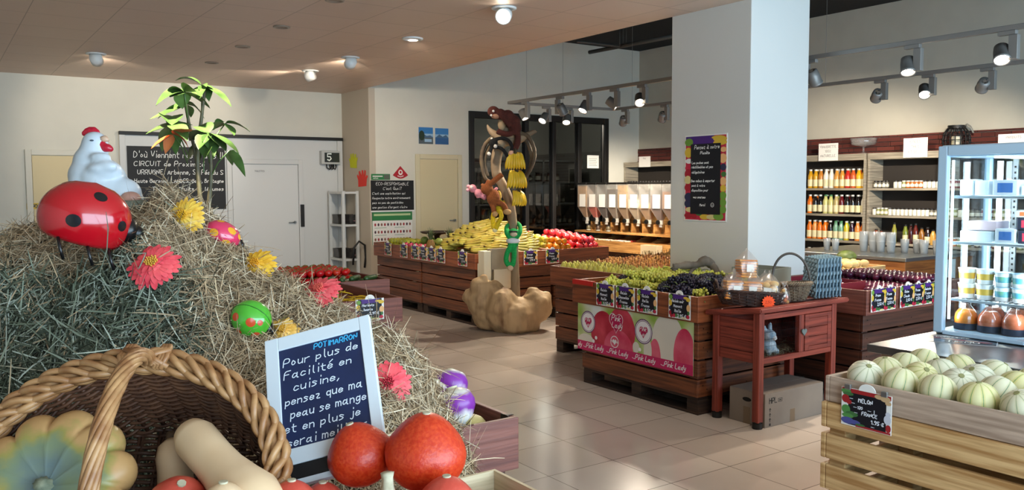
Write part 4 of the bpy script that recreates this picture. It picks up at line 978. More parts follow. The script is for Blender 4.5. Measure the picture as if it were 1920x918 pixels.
def strands(n, x0, x1, y0, y1, z0, zr, L_, wd, seed):
    r_ = random.Random(seed); q = MB()
    for k in range(n):
        x, y, z = r_.uniform(x0, x1), r_.uniform(y0, y1), z0+r_.random()**2*zr; a = r_.uniform(0, 6.28); t_ = r_.uniform(-.3, .3); l = L_*r_.uniform(.5, 1)
        d = Vector((math.cos(a)*l/2, math.sin(a)*l/2, t_*l/2)); s_ = Vector((-math.sin(a)*wd, math.cos(a)*wd, 0)); p = Vector((x, y, max(z, z0+abs(d.z))))
        m_ = p+Vector((0, 0, r_.uniform(-.006, .01)))
        q.add([p-d-s_, p-d+s_, m_+s_, m_-s_, p+d+s_*.6, p+d-s_*.6], [(0, 1, 2, 3), (3, 2, 4, 5)])
    return q
o = solo('bedding_straw', strands(600, 4.26, 4.86, 3.40, 3.65, .427, .05, .09, .0012, 3), mat('bedding', '#c8bd98', rough=.8, var=.2, vs=40), 'loose straw bedding on the hutch floor', 'straw'); o['kind'] = 'stuff'
o = thing('plush_rabbit', 'blue and white plush animal sitting behind the hutch wire', 'plush toy', (4.47, 3.50, .432)); q = MB()
q.ball((0, 0, .06), .065, 14, 10, sc=(1, .9, .95)); q.ball((-.01, -.02, .14), .05, 14, 10); q.tube([(-.03, 0, .17), (-.04, .01, .21), (-.05, .02, .23)], [.016, .018, .008], 8); q.tube([(.02, 0, .17), (.03, .01, .21), (.05, .02, .23)], [.016, .018, .008], 8); q.ball((-.04, -.04, .02), .025, 10, 7); q.ball((.04, -.04, .02), .025, 10, 7)
o.scale = (.9, .9, .85); remesh(part('body', q, mat('plush_blue', '#8aa5b8', rough=.95, col2='#d5dee3', vs=25, bump=.7, bs=150), o), .008, 1)
part('muzzle', MB().ball((-.01, -.063, .13), .02, 10, 7), mat('plush_white', '#e6e8e8', rough=.95), o)

# cardboard box under the hutch
CARD = mat('cardboard', '#857a70', rough=.85, col2='#8f8478', vs=4)
o = thing('cardboard_box', 'closed brown cardboard shipping box on the floor under the hutch', 'box', (4.25, 3.36, 0)); w_, d_, h_ = .60, .285, .217
o.location = (4.262, 3.352, 0)
part('carton', MB().box(0, w_, 0, d_, 0, h_-.004, bev=.003), CARD, o)
part('flap', MB().box(.003, w_-.003, .001, d_/2-.001, h_-.004, h_).box(.002, w_-.002, d_/2+.001, d_-.001, h_-.004, h_), CARD, o)
part('tape', MB().box(-.0006, 0, d_/2-.028, d_/2+.028, 0, .11).box(w_*.42, w_*.42+.05, -.0006, 0, .0, .085), mat('tape', '#7d6a55', rough=.3), o)
q = MB(); MF = frame(Vector((1, 0, 0)), Vector((0, 0, 1)), Vector((0, -1, 0)), Vector((0, -.0008, 0)))
lettering(q, 'HPL', .042, .152, .034, .006, 0, MF, 0, slant=0, jit=0, soft=0)
for (a, b) in ((.13, .152), (.13, .172)):
    q.quad(a, a+.04, b, b+.003, 0, 0, MF)
q.quad(.13, .133, .152, .175, 0, 0, MF); q.quad(.167, .17, .152, .175, 0, 0, MF); q.quad(.14, .16, .16, .166, 0, 0, MF)
for k in range(3):
    z = .10-.032*k; q.strip([(.05, z), (.05, z+.02)], .005, 0, 0, MF); q.strip([(.042, z+.012), (.05, z+.022), (.058, z+.012)], .004, 0, 0, MF)
q.quad(.043, .058, .008, .024, 0, 0, MF)
part('print', q, mat('carton_ink', '#2b2a2a', rough=.8), o)
part('hand_hole', MB().poly([(.035*math.cos(2*PI*i/20)*1.0, .014*math.sin(2*PI*i/20)) for i in range(20)], 0, .0008, 0, frame(Vector((0, -1, 0)), Vector((0, 0, 1)), Vector((-1, 0, 0)), Vector((-.0001, d_*.5, .158)))), mat('hole_dark', '#14110f', rough=.9), o)

# pastry basket
WICKD = mat('wicker_dark', '#2c1b15', rough=.6, col2='#46291d', vs=30, bump=.4, bs=80); WICK = mat('wicker_grey', '#5a4a3a', rough=.7, col2='#7c6a53', vs=25)
def woven(rx0, ry0, rx1, ry1, h, rows, amp, tr_, n=72, stakes=24, curve=.6):
    q = MB()
    for k in range(rows):
        t_ = (k+.5)/rows; f = t_**curve; rx, ry = rx0+(rx1-rx0)*f, ry0+(ry1-ry0)*f
        pts = []
        for i in range(n+1):
            a = 2*PI*i/n; wv = amp*math.cos(a*stakes/2+(k % 2)*PI); pts.append(((rx+wv)*math.cos(a), (ry+wv)*math.sin(a), h*t_))
        q.tube(pts, tr_, 5, 0, None, False)
    for j in range(stakes):
        a = 2*PI*j/stakes; q.tube([((rx0+(rx1-rx0)*(s_**curve))*math.cos(a), (ry0+(ry1-ry0)*(s_**curve))*math.sin(a), h*s_) for s_ in (0.02, .3, .6, 1)], tr_*1.2, 5)
    return q
def braid(rx, ry, z, r, tr_, strands_=4, turns=26, n=220):
    q = MB()
    for s_ in range(strands_):
        pts = []
        for i in range(n+1):
            a = 2*PI*i/n; ph = a*turns/2+2*PI*s_/strands_; pts.append(((rx+r*math.cos(ph))*math.cos(a), (ry+r*math.cos(ph))*math.sin(a), z+r*math.sin(ph)))
        q.tube(pts, tr_, 5, 0, None, False)
    return q
py0 = 3.565
PB = thing('pastry_basket', 'dark oval wicker basket of bagged pastries on the left of the hutch roof', 'basket', (4.36, py0, rz_top(py0)+.006), rz=-34.8); PB.rotation_euler = Euler((R(-5), R(3.5), R(-34.8)))
q = woven(.165, .10, .215, .135, .085, 9, .004, .0052); q.lathe([(1e-5, .002), (.99, .002), (1, .012)], 32, 0, S(.165, .10, 1)); part('weave', q, WICKD, PB)
part('rim', braid(.217, .137, .09, .006, .005), WICKD, PB)
for s in (-1, 1):
    part('handle', MB().tube([(s*.215, -.05, .088), (s*.228, -.045, .13), (s*.228, 0, .155), (s*.228, .045, .13), (s*.215, .05, .088)], .008, 7), WICKD, PB)
CLEAR = frosted('clear_film', '#f4efe8', .10, .22, .09); TOAST = mat('toast', '#cf7a2a', rough=.75, col2='#e8ad5c', vs=14, bump=.4, bs=60); CREAMB = mat('brioche', '#c99a50', rough=.7, col2='#e0bd7c', vs=10); RIBB = mat('bag_label', '#e3ded4', rough=.6)
def pastry_bag(label, loc, rot, kind, s=1):
    o = thing('pastry_bag', label, 'pastry bag', loc, rot=rot); o.scale = (s,)*3; r_ = random.Random(int(loc[0]*1000)+kind)
    q = MB()
    if kind == 0:
        for k in range(7): q.box(-.05+r_.uniform(-.004, .004), .05+r_.uniform(-.004, .004), -.032, .032, .004+k*.0142, .004+k*.0142+.012, 0, RZ(r_.uniform(-6, 6)), .005)
        part('pastry', q, TOAST, o)
    else:
        for k in range(9):
            a = k*2.4; q.ball((.03*math.cos(a), .018*math.sin(a), .02+k*.0095), .025, 10, 7, sc=(1, .9, .7))
        part('pastry', q, CREAMB if kind == 1 else TOAST, o)
    bmx = bmesh.new(); bmesh.ops.create_icosphere(bmx, subdivisions=3, radius=1)
    for v in bmx.verts:
        n_ = v.co.copy(); z = n_.z; f = 1 if z < .55 else max(.16, 1-(z-.55)*2.6); cr = .06*math.sin(7*math.atan2(n_.y, n_.x)+5*z)
        e = lambda c: math.copysign(abs(c)**.55, c)
        v.co = Vector((e(n_.x)*.06*f*(1+cr), e(n_.y)*.042*f*(1+cr), .06+e(n_.z)*.06 if z < .55 else .115+(z-.55)*.12))
    qq = MB(); qq.bm(bmx, 0, True); part('film', qq, CLEAR, o)
    part('sticker', MB().box(-.02, .02, -.0445, -.0435, .035, .075), RIBB, o)
    return o
eb = Matrix.Translation(PB.location) @ PB.rotation_euler.to_matrix().to_4x4()
for i, (x, y, z, rz, kd, lb) in enumerate(((-.12, -.045, .012, 8, 0, 'bagged toast slices at the front left of the dark basket'), (-.01, -.055, .012, -6, 0, 'bagged toast slices in the middle front of the dark basket'), (.10, -.04, .012, -20, 1, 'bagged pale buns at the front right of the dark basket'), (-.10, .05, .012, 10, 2, 'bagged buns at the rear left of the dark basket'), (.0, .05, .012, 0, 0, 'bagged toast in the rear middle of the dark basket'), (.11, .05, .012, 15, 1, 'bagged pale buns at the rear right of the dark basket'), (-.03, .01, .155, 12, 0, 'bagged toast topmost on the pastry pile'))):
    pastry_bag(lb, eb @ Vector((x, y, z+.022)), Euler((PB.rotation_euler.x, PB.rotation_euler.y, R(-34.8+rz))), kd, 1.22 if i < 6 else 1.2)
p = eb @ Vector((.075, -.150, .035)); o = thing('star_tag', 'fluorescent orange star price tag on the pastry basket', 'tag', p); o.rotation_euler = frame(RH, Vector((0, 0, 1)), -FH, Vector()).to_euler()
part('star', MB().poly([((.044 if i % 2 == 0 else .034)*math.cos(PI*i/14), (.044 if i % 2 == 0 else .034)*math.sin(PI*i/14)) for i in range(28)], -.0015, .0005), mat('fluo_orange', '#ff5a2a', rough=.6, spec=.2), o)
q = MB(); lettering(q, '2,50', 0, -.008, .016, .002, 0, None, .0012, align='c'); part('writing', q, mat('tag_ink', '#b8371a', rough=.8), o)
p = Vector((4.52, 3.42, rz_top(3.42)+.002)); o = thing('sweet_bag', 'small clear bag of wrapped sweets beside the dark basket', 'bag', p, rz=-30); q = MB()
for k in range(14):
    a = k*2.4; q.ball((.022*math.cos(a)*(1-k/20), .016*math.sin(a), .014+.006*k), .013, 8, 6, mi=k % 3)
part('sweets', q, [mat('sweet_gold', '#c8923a', rough=.3), mat('sweet_white', '#dcdad2', rough=.4), mat('sweet_orange', '#c8642a', rough=.4)], o)
part('film', MB().lathe([(.03, .001), (.042, .02), (.038, .07), (.018, .105), (.008, .115), (.022, .145)], 12, lobes=lambda a, z: 1+.08*math.sin(6*a), cap=False), CLEAR, o)

# round wicker basket with hoop handle
wy = 3.56
WB = thing('wicker_basket', 'round grey wicker basket with a tall hoop handle on the hutch roof', 'basket', (4.715, wy-.06, rz_top(wy-.06)+.010)); WB.rotation_euler = Euler((R(-6), 0, R(-5)))
q = woven(.075, .075, .125, .125, .105, 11, .004, .0052, stakes=22, curve=.7); q.lathe([(1e-5, .003), (.076, .003), (.078, .012)], 28); part('weave', q, WICK, WB)
part('rim', braid(.127, .127, .112, .009, .0065), WICK, WB)
hq = MB(); pts = []
for i in range(25):
    a = PI*i/24; pts.append((.122*math.cos(a)*.62, -.122*math.cos(a)*.78, .10+.215*math.sin(a)**.85))
hq.tube(pts, .0075, 7); hq.tube([(x*1.03, y*1.03, z+.005) for x, y, z in pts], .004, 5); part('handle', hq, mat('handle_grey', '#4d4a46', rough=.6), WB)
# egg trays
EGG = mat('egg_tray_pulp', '#86a6b8', rough=.9, col2='#9ab6c5', vs=40, bump=.4, bs=150)
n = 41; vs = []; Lt = .27
for j in range(n):
    for i in range(n):
        u, v = i/(n-1), j/(n-1); hgt = .015*math.cos(u*2*PI*5)*math.cos(v*2*PI*5)+.012*(abs(math.cos(u*PI*5))+abs(math.cos(v*PI*5))-1)
        ed = min(u, v, 1-u, 1-v); vs.append(((u-.5)*Lt, (v)*Lt, hgt*min(1, ed*14)))
q = MB().add(vs, [(j*n+i, j*n+i+1, (j+1)*n+i+1, (j+1)*n+i) for j in range(n-1) for i in range(n-1)], 0, True)
egg = solo('egg_tray', q, EGG, 'blue grey cardboard egg tray standing upright behind the wicker basket', 'egg tray', group='egg trays standing on the hutch roof')
sd = egg.modifiers.new('thick', 'SOLIDIFY'); sd.thickness = .004
for k in range(8):
    o = egg if k == 0 else egg.copy()
    if k: C.objects.link(o)
    c = Vector((5.07, 3.43, 0))-RH*(.0235*(7-k))+FH*(.01); tl = R(7-k*1.0); yb = c.y
    ey_ = Vector((0, 0, 1))*math.cos(tl)+RH*math.sin(tl)*.5; ez_ = RH.copy(); ex_ = ey_.cross(ez_).normalized(); ez_ = ex_.cross(ey_).normalized()
    o.rotation_euler = frame(ex_, ey_.normalized(), ez_, Vector()).to_euler(); o.location = (c.x, c.y, rz_top(c.y)+.022)
# ---------------------------------------------------------------- melon crate, steel counter, counter fridge
o = pallet_crate('raw pine slatted crate full width under the melon tray', 2.79, 3.39, .45, 1.93, m=PINE, nb=5, gap=.024, top=.70, skid=PINE, posts=PINE, name='pine_crate')
tray('pale plywood tray of striped melons', 2.805, 3.385, .47, 1.925, .702, .80, m=PINEP, th=.018)
MEL = bpy.data.materials.new('melon_skin'); MEL.use_nodes = True; nt = MEL.node_tree; b = nt.nodes['Principled BSDF']; b.inputs['Roughness'].default_value = .55; N = nt.nodes.new; L = nt.links.new
tc = N('ShaderNodeTexCoord'); sp = N('ShaderNodeSeparateXYZ'); L(tc.outputs['Object'], sp.inputs[0]); at = N('ShaderNodeMath'); at.operation = 'ARCTAN2'; L(sp.outputs['Y'], at.inputs[0]); L(sp.outputs['X'], at.inputs[1])
ml = N('ShaderNodeMath'); ml.operation = 'MULTIPLY'; ml.inputs[1].default_value = 5; L(at.outputs[0], ml.inputs[0]); cs = N('ShaderNodeMath'); cs.operation = 'COSINE'; L(ml.outputs[0], cs.inputs[0])
nz = N('ShaderNodeTexNoise'); nz.inputs['Scale'].default_value = 60; nz.inputs['Detail'].default_value = 6; L(tc.outputs['Object'], nz.inputs['Vector'])
ab = N('ShaderNodeMath'); ab.operation = 'ABSOLUTE'; L(cs.outputs[0], ab.inputs[0]); ad = N('ShaderNodeMath'); ad.operation = 'MULTIPLY_ADD'; ad.inputs[1].default_value = .16; L(nz.outputs['Fac'], ad.inputs[0]); L(ab.outputs[0], ad.inputs[2])
rp = N('ShaderNodeValToRGB'); L(ad.outputs[0], rp.inputs['Fac']); el = rp.color_ramp.elements; el[0].position = .12; el[0].color = hexc('#6f8d70'); el[1].position = .21; el[1].color = hexc('#cfc79a'); e = el.new(.75); e.color = hexc('#dcd6b4')
oi = N('ShaderNodeObjectInfo'); hs = N('ShaderNodeHueSaturation'); mr = N('ShaderNodeMapRange'); mr.inputs['To Min'].default_value = .75; mr.inputs['To Max'].default_value = 1.5; L(oi.outputs['Random'], mr.inputs['Value']); L(mr.outputs['Result'], hs.inputs['Saturation']); L(rp.outputs['Color'], hs.inputs['Color']); L(hs.outputs['Color'], b.inputs['Base Color'])
melon = thing('melon', 'cream melon with green stripes in the lower layer of the plywood tray', 'melon', group='striped melons in the lower layer')
part('flesh', MB().lathe(sph(.068, 12, .93, .03), 40, lobes=lambda a, z: .985+.018*abs(math.cos(5*a))**.5), MEL, melon)
part('stem_scar', MB().cyl(.010, .121, .127, 10), mat('melon_scar', '#8d8a5a', rough=.8), melon)
ml_ = Placer(melon); r = .069; z0 = .735
for i in range(4):
    for j in range(9):
        x = 2.905+i*.138; y = 1.82-j*.14
        if x > 3.33: continue
        c = Vector((x, y, z0+r-.004)); e = Euler((R(rg.uniform(-35, 35)), R(rg.uniform(-35, 35)), rg.uniform(0, 6))); ml_.put(c-e.to_matrix() @ Vector((0, 0, .062)), e, .97)
names = []
for (i, j) in ():
    x = 2.905+i*.138+.069; y = 1.82-j*.14-.07
    if x > 3.33: x = 3.31
    c = Vector((x, y, z0+r+.098)); e = Euler((R(rg.uniform(-40, 40)), R(rg.uniform(-40, 40)), rg.uniform(0, 6)))
    ml_.put(c-e.to_matrix() @ Vector((0, 0, .062)), e, .97, 'cream melon with green stripes lying on top at the back of the plywood tray', 'striped melons on top of the pile')
# melon price sign
a, b_ = atx(1578, 760, 2.785), atx(1672, 770, 2.785); w_ = abs(a.y-b_.y); zt, zb = atx(1578, 723, 2.785).z, atx(1578, 793, 2.785).z; h_ = zt-zb
o = thing('price_sign', 'price sign reading MELON FRANCE 1.95 clipped to the melon tray', 'price sign', (2.784, (a.y+b_.y)/2, zb)); ex, ey, ez = NFACE['-x']; o.rotation_euler = frame(ex, ey, ez, Vector()).to_euler()
q = MB().box(-w_/2, w_/2, 0, h_, -.0025, 0, 0); q.quad(-w_*.36, w_*.40, h_*.03, h_*.88, .0004, 1); q.quad(-w_*.49, w_*.49, h_*.88, h_*.99, .0003, 4); q.quad(-w_*.2, w_*.49, h_*.01, h_*.06, .0005, 4)
for (x, y, rx, ry, k) in ((-.40, .90, .10, .07, 3), (-.36, .84, .11, .05, 2), (-.41, .70, .08, .11, 4), (-.34, .63, .06, .06, 4), (-.40, .42, .09, .12, 3), (-.28, .32, .13, .07, 2), (-.36, .26, .12, .06, 3), (-.36, .13, .14, .09, 5), (-.22, .12, .12, .06, 5), (-.1, .08, .1, .03, 2), (.26, .92, .09, .06, 6), (.38, .90, .10, .08, 6), (.44, .80, .06, .05, 6), (.43, .38, .07, .12, 7), (.44, .52, .05, .06, 7), (.45, .16, .05, .1, 4)):
    q.disc(max(-.5+rx, min(.5-rx, x))*w_, max(ry, min(1-ry, y))*h_, rx*w_, ry*h_, .0008+.00005*len(q.f), k, n=16)
part('board', q, [PAPER, CARDBLK, mat('sign_leaf', '#3c6b3a', rough=.5), mat('sign_green', '#4f8a45', rough=.5), mat('sign_red', '#a01f24', rough=.5), mat('sign_violet', '#4b4f8f', rough=.5), mat('sign_tan', '#c9a77c', rough=.5), mat('sign_garlic', '#c9cbd6', rough=.5)], o)
part('tab', MB().poly([(w_*.02+w_*.17*math.cos(a_*PI/10), h_*.985+w_*.14*math.sin(a_*PI/10)) for a_ in range(11)], -.002, .001), PAPER, o)
for x in (-.37, .36): part('clip', MB().box(x*w_-.012, x*w_+.012, h_*.95, h_*1.09, -.006, .006, bev=.002), STEEL, o)
q = MB(); z = .0042
lettering(q, 'MELON', -w_*.14, h_*.68, h_*.105, h_*.022, 0, None, z, slant=.05, maxw=w_*.42); lettering(q, '120', -w_*.16, h_*.50, h_*.075, h_*.018, 0, None, z, slant=.2); lettering(q, 'I', w_*.17, h_*.45, h_*.09, h_*.02, 0, None, z, slant=.0); q.strip([(w_*.16, h_*.45), (w_*.22, h_*.45)], h_*.012, z)
lettering(q, 'FRANCE', -w_*.07, h_*.36, h_*.095, h_*.02, 0, None, z, slant=.05, maxw=w_*.36); lettering(q, '1.95 \u20ac', w_*.12, h_*.19, h_*.10, h_*.022, 0, None, z, slant=.05, maxw=w_*.34)
for (x, y) in ((-.32, .73), (-.28, .62), (-.24, .52), (.05, .50), (-.22, .38), (.12, .10)): q.quad(w_*x, w_*(x+.07), h_*y, h_*(y+.012), z)
part('writing', q, INK, o)

# steel topped counter
o = thing('service_counter', 'steel topped service counter with pale wooden front behind the melons', 'counter', (3.42, 2.14, 0))
part('counter_top', MB().box(0, 1.35, -2.9, 0, .785, .82, bev=.004), mat('counter_steel', '#6f6f70', rough=.28, metal=.85, var=.08, vs=4, stretch=(40, 1, 1)), o)
part('counter_front', MB().box(.05, 1.30, -2.85, -.04, .06, .784, bev=.003), PINEP, o)
part('plinth', MB().box(.09, 1.26, -2.8, -.08, 0, .059), BLACK, o)
# menu sheet
p0 = atz(1738, 630, .8215); p1 = atz(1866, 644, .8215)
o = thing('menu_sheet', 'laminated flyer lying on the steel counter before the fridge', 'flyer', (p0+p1)/2, rz=-66); o.location.z = .8205
part('sheet', MB().box(-.15, .15, -.105, .105, 0, .0015, bev=.0005), mat('laminate', '#c9c6c6', rough=.15), o)
q = MB(); q.quad(-.145, .145, -.10, .055, .0018, 0); q.quad(-.145, .05, -.10, -.02, .0021, 1)
for k in range(5): q.disc(-.1+k*.05, .01-.012*k, .03, .018, .0024+.0001*k, 2+k % 2, n=14)
lettering(q, 'MENU', -.04, -.08, .04, .007, 4, None, .0027, soft=0, slant=0, jit=0); lettering(q, 'FORMULES', -.1, .03, .022, .004, 4, None, .003, soft=0, slant=0, jit=0)
part('print', q, [mat('menu_dark', '#2f3036', rough=.2), mat('menu_grey', '#55575e', rough=.2), mat('menu_red', '#a03a3a', rough=.2), mat('menu_pale', '#c7a99a', rough=.2), PAPER], o)

FX0, FX1, FY0, FY1, FZ0, FZ1 = 3.94, 4.38, 1.655, 2.107, .8205, 1.715
FR = mat('fridge_white', '#b4cde0', rough=.35); FG = glass('fridge_glass', '#f2f8fa', .015)
F = thing('display_fridge', 'white framed glass display fridge standing on the steel counter', 'fridge', (FX0, FY0, FZ0)); fw, fd, fh = FX1-FX0, FY1-FY0, FZ1-FZ0
part('fridge_base', MB().box(0, fw, 0, fd, .0, .02, bev=.004), FR, F)
part('fridge_top', MB().box(0, fw, 0, fd, fh-.055, fh, bev=.006), FR, F)
for (x, y) in ((.0, 0), (fw-.03, 0), (0, fd-.03), (fw-.03, fd-.03)): part('corner_post', MB().box(x, x+.03, y, y+.03, .0205, fh-.0555, bev=.003), FR, F)
DR = part('door', MB().box(-.03, -.001, .0, .045, .01, fh-.005, bev=.005).box(-.03, -.001, fd-.045, fd, .01, fh-.005, bev=.005).box(-.03, -.001, .045, fd-.045, .004, .022, bev=.003).box(-.03, -.001, .045, fd-.045, fh-.05, fh-.005, bev=.004), FR, F)
part('door_glass', MB().box(-.018, -.014, .04, fd-.04, .018, fh-.045), FG, DR)
part('glass_side', MB().box(.03, fw-.03, .006, .010, .021, fh-.055), FG, F); part('glass_side', MB().box(.03, fw-.03, fd-.010, fd-.006, .021, fh-.055), FG, F); part('glass_back', MB().box(fw-.010, fw-.006, .03, fd-.03, .05, fh-.055), FG, F)
SHZ = [1.478-FZ0, 1.262-FZ0, .992-FZ0]
WIRE = mat('shelf_wire', '#dfe9ee', rough=.35)
for z in SHZ:
    q = MB().box(.035, .045, .035, fd-.035, z-.012, z, bev=.002).box(fw-.05, fw-.04, .035, fd-.035, z-.012, z, bev=.002)
    for k in range(15): q.tube([(.04, .04+k*.0265, z-.004), (fw-.045, .04+k*.0265, z-.004)], .002, 5)
    part('wire_shelf', q, WIRE, F)
for y in (.15, fd-.15):
    q = MB().box(fw-.034, fw-.024, y-.012, y+.012, .06, fh-.06)
    for k in range(26): q.box(fw-.036, fw-.034, y-.004, y+.004, .09+k*.028, .10+k*.028, 1)
    part('shelf_rail', q, [STEEL, BLACK], F)
LEDF = mat('led_soft', '#eaf6ff', emit=3); LEDM = mat('led_white', '#eaf6ff', emit=11)
part('light_strip', MB().box(fw-.06, fw-.048, .352, .374, .07, fh-.07), LEDM, F); part('light_strip', MB().box(.032, .038, fd-.046, fd-.036, .07, fh-.07), LEDF, F); part('light_strip', MB().box(.032, .038, .036, .046, .07, fh-.07), LEDF, F); part('light_strip', MB().box(.05, fw-.05, fd/2-.008, fd/2+.008, fh-.064, fh-.0555), LEDM, F)
for (lx, ly, rz_) in ((.042, fd-.05, 225), (.042, .05, 135)):  # lamps and soft strips in the front corners are added to brighten the products
    al = bpy.data.lights.new('fridge_fill_light', 'AREA'); al.shape = 'RECTANGLE'; al.size = .02; al.size_y = .75; al.energy = 1.2; al.color = (.86, .95, 1)
    lo = bpy.data.objects.new('fridge_fill_light', al); C.objects.link(lo); lo.parent = F; lo.location = (lx, ly, fh/2); d_ = Vector((.8, -.6 if ly > .2 else .6, 0)); lo.rotation_euler = d_.to_track_quat('-Z', 'Y').to_euler()
def inF(x, y, z): return (FX0+x, FY0+y, FZ0+z)
# big juice bottles at the bottom
GLB = glass('bottle_glass', '#ffffff', .06)
jb = thing('juice_bottle', 'x', 'bottle')
part('juice', MB().lathe([(.040, .001), (.044, .01), (.044, .075), (.040, .10), (.028, .125), (1e-5, .126)], 20), mat('juice_orange', '#e8842a', rough=.25, rndv=.0), jb)
part('bottle_glass', MB().lathe([(.0405, 0), (.0455, .008), (.0455, .077), (.041, .105), (.022, .138), (.0165, .15), (.0165, .17)], 20, cap=False), GLB, jb)
part('label', MB().lathe([(.0462, .004), (.0462, .042)], 20, cap=False), mat('label_navy', '#22283a', rough=.5), jb)
part('cap', MB().cyl(.019, .165, .188, 14), BLACK, jb)
JBS = mat('juice_salmon', '#d2714c', rough=.25)
jp = Placer(jb)
for i, (x, y, salmon, lb) in enumerate(((.105, fd-.095, 0, 'big orange juice bottle at the bottom left of the fridge'), (.105, fd-.20, 1, 'big salmon juice bottle second from the left at the fridge bottom'), (.105, fd-.305, 1, 'big salmon juice bottle third from the left at the fridge bottom'), (.11, fd-.405, 1, 'big salmon juice bottle at the bottom right of the fridge'), (.215, fd-.14, 1, 'salmon juice bottle in the second row of the fridge bottom, left'), (.215, fd-.25, 1, 'salmon juice bottle in the second row of the fridge bottom, middle'), (.215, fd-.36, 0, 'orange juice bottle in the second row of the fridge bottom, right'))):
    r_ = jp.put(inF(x+(.04 if x > .2 else 0), fd-.088-(i % 4)*.109 if i < 4 else fd-.14-(i-4)*.109, .0205), (0, 0, i), 1.14, lb)
    r_.scale = (1.14, 1.14, .775)
    if salmon:
        for c in r_.children:
            if c.name.startswith('juice'): c.data = c.data if c.data.name.startswith('salmon') else (bpy.data.meshes.get('salmon_juice') or (lambda me: (setattr(me, 'name', 'salmon_juice'), me.materials.__setitem__(0, JBS), me)[2])(c.data.copy()))
# yoghurt pots, glass jars
def pot(nm, mbody, mlid, r1, r2, h, label, group=None, band=None):
    o = thing(nm, label, 'yoghurt', group=group); part('cup', MB().lathe([(r1, 0), (r2, h-.004), (r2, h-.003)], 18), mbody, o); part('lid', MB().cyl(r2+.003, h-.003, h, 18), mlid, o)
    if band: part('print_band', MB().lathe([(r1+(r2-r1)*.3+.0006, h*.3), (r1+(r2-r1)*.7+.0006, h*.7)], 18, cap=False), band, o)
    return o
YW = mat('yoghurt_white', '#e8ebe8', rough=.35); yz = SHZ[2]+.001
ya = Placer(pot('yoghurt_pot', YW, YW, .032, .038, .07, 'x', band=mat('band_yellow', '#d8b24a', rough=.4))); yb = Placer(pot('yoghurt_pot', YW, mat('lid_blue', '#9cc4d8', rough=.3), .030, .036, .066, 'x', band=mat('band_blue', '#4f9bb8', rough=.4, col2='#7fc09a', vs=30)))
for lay in range(2):
    for k in range(2): ya.put(inF(.11, fd-.085-k*.084, yz+lay*.0715), (0, 0, k), 1, 'white yoghurt pot with a yellow band, %s layer, %s from the left in the fridge' % (('lower', 'upper')[lay], ('first', 'second')[k]))
    for k in range(2): yb.put(inF(.11, fd-.248-k*.077, yz+lay*.067), (0, 0, k), 1, 'white yoghurt pot with a blue green band, %s layer, %s blue one from the left' % (('lower', 'upper')[lay], ('first', 'second')[k]))
yj = thing('dessert_jar', 'x', 'jar'); part('cream', MB().lathe([(.033, .018), (.034, .02), (.034, .066), (1e-5, .067)], 18), mat('cream_fill', '#dfe6df', rough=.4), yj); part('jam', MB().lathe([(.031, .001), (.034, .006), (.034, .0178), (1e-5, .0179)], 18), mat('jam_dark', '#3a1420', rough=.3), yj); part('lid', MB().cyl(.037, .068, .078, 18), mat('jar_lid_green', '#9fc7b4', rough=.35), yj)
yj = Placer(yj)
for k in range(4): yj.put(inF(.19+.08*(k % 2), fd-.38+.075*(k//2)-.0, yz), None, 1, 'glass dessert jar with dark jam at its base, %s' % ('front right on the third shelf', 'back right on the third shelf', 'front middle of the third shelf', 'back middle of the third shelf')[k])
yj.put(inF(.11, fd-.40, yz), None, 1.05, 'glass dessert jar with dark jam nearest the fridge door')
yb.put(inF(.11, fd-.40, yz+.083), None, 1, 'white pot stacked on the dessert jar nearest the door')
# packs on shelves 1 and 2
def pack(label, x, y, z, sx, sy, sz, m, rz=0, stripe=None):
    o = thing('food_pack', label, 'pack', inF(x+.03, y, z+.001), rz=rz); part('carton', MB().box(-sx/2, sx/2, -sy/2, sy/2, 0, sz, bev=.005), m, o)
    if stripe: part('print', MB().box(-sx/2-.0006, -sx/2, -sy*.3, sy*.3, sz*.2, sz*.8).box(-sx*.3, sx*.3, -sy*.3, sy*.3, sz, sz+.0006), stripe, o)
    return o
PW = mat('pack_white', '#c9d3d8', rough=.4); PBL = mat('pack_blue', '#3f6fb0', rough=.35); PD = mat('pack_dark', '#23283a', rough=.35); PR = mat('pack_red', '#b8354a', rough=.35); PCL = mat('pack_film', '#c9d8de', rough=.2); POR = mat('pack_orange', '#d06a3a', rough=.4)
z1, z2 = SHZ[0], SHZ[1]
pack('white carton leftmost on the top fridge shelf', .11, fd-.075, z1, .10, .06, .075, PW); pack('white carton second on the top fridge shelf', .11, fd-.145, z1, .10, .06, .07, PW, 0, PCL); pack('white pack with blue cross print on the top shelf', .11, fd-.25, z1, .10, .11, .072, PW, 0, PBL); pack('clear shallow pack on the top fridge shelf right', .12, fd-.37, z1, .11, .11, .045, PCL)
pack('clear film pack lying on the second shelf left', .12, fd-.13, z2, .13, .15, .05, PCL); pack('pinkish film pack stacked on the clear one', .13, fd-.15, z2+.052, .12, .13, .045, mat('pack_pink', '#c9b6bd', rough=.3)); pack('blue and white tub pack in the middle of the second shelf', .10, fd-.262, z2, .10, .09, .065, PW, 0, PBL); pack('dark carton with red print on the second shelf right', .10, fd-.365, z2, .10, .10, .06, PD, 0, PR); pack('dark carton stacked on the right of the second shelf', .11, fd-.355, z2+.062, .10, .10, .055, PD, 0, PR); pack('orange and white carton topmost on the right stack', .11, fd-.35, z2+.119, .10, .12, .03, PW, 4, POR)

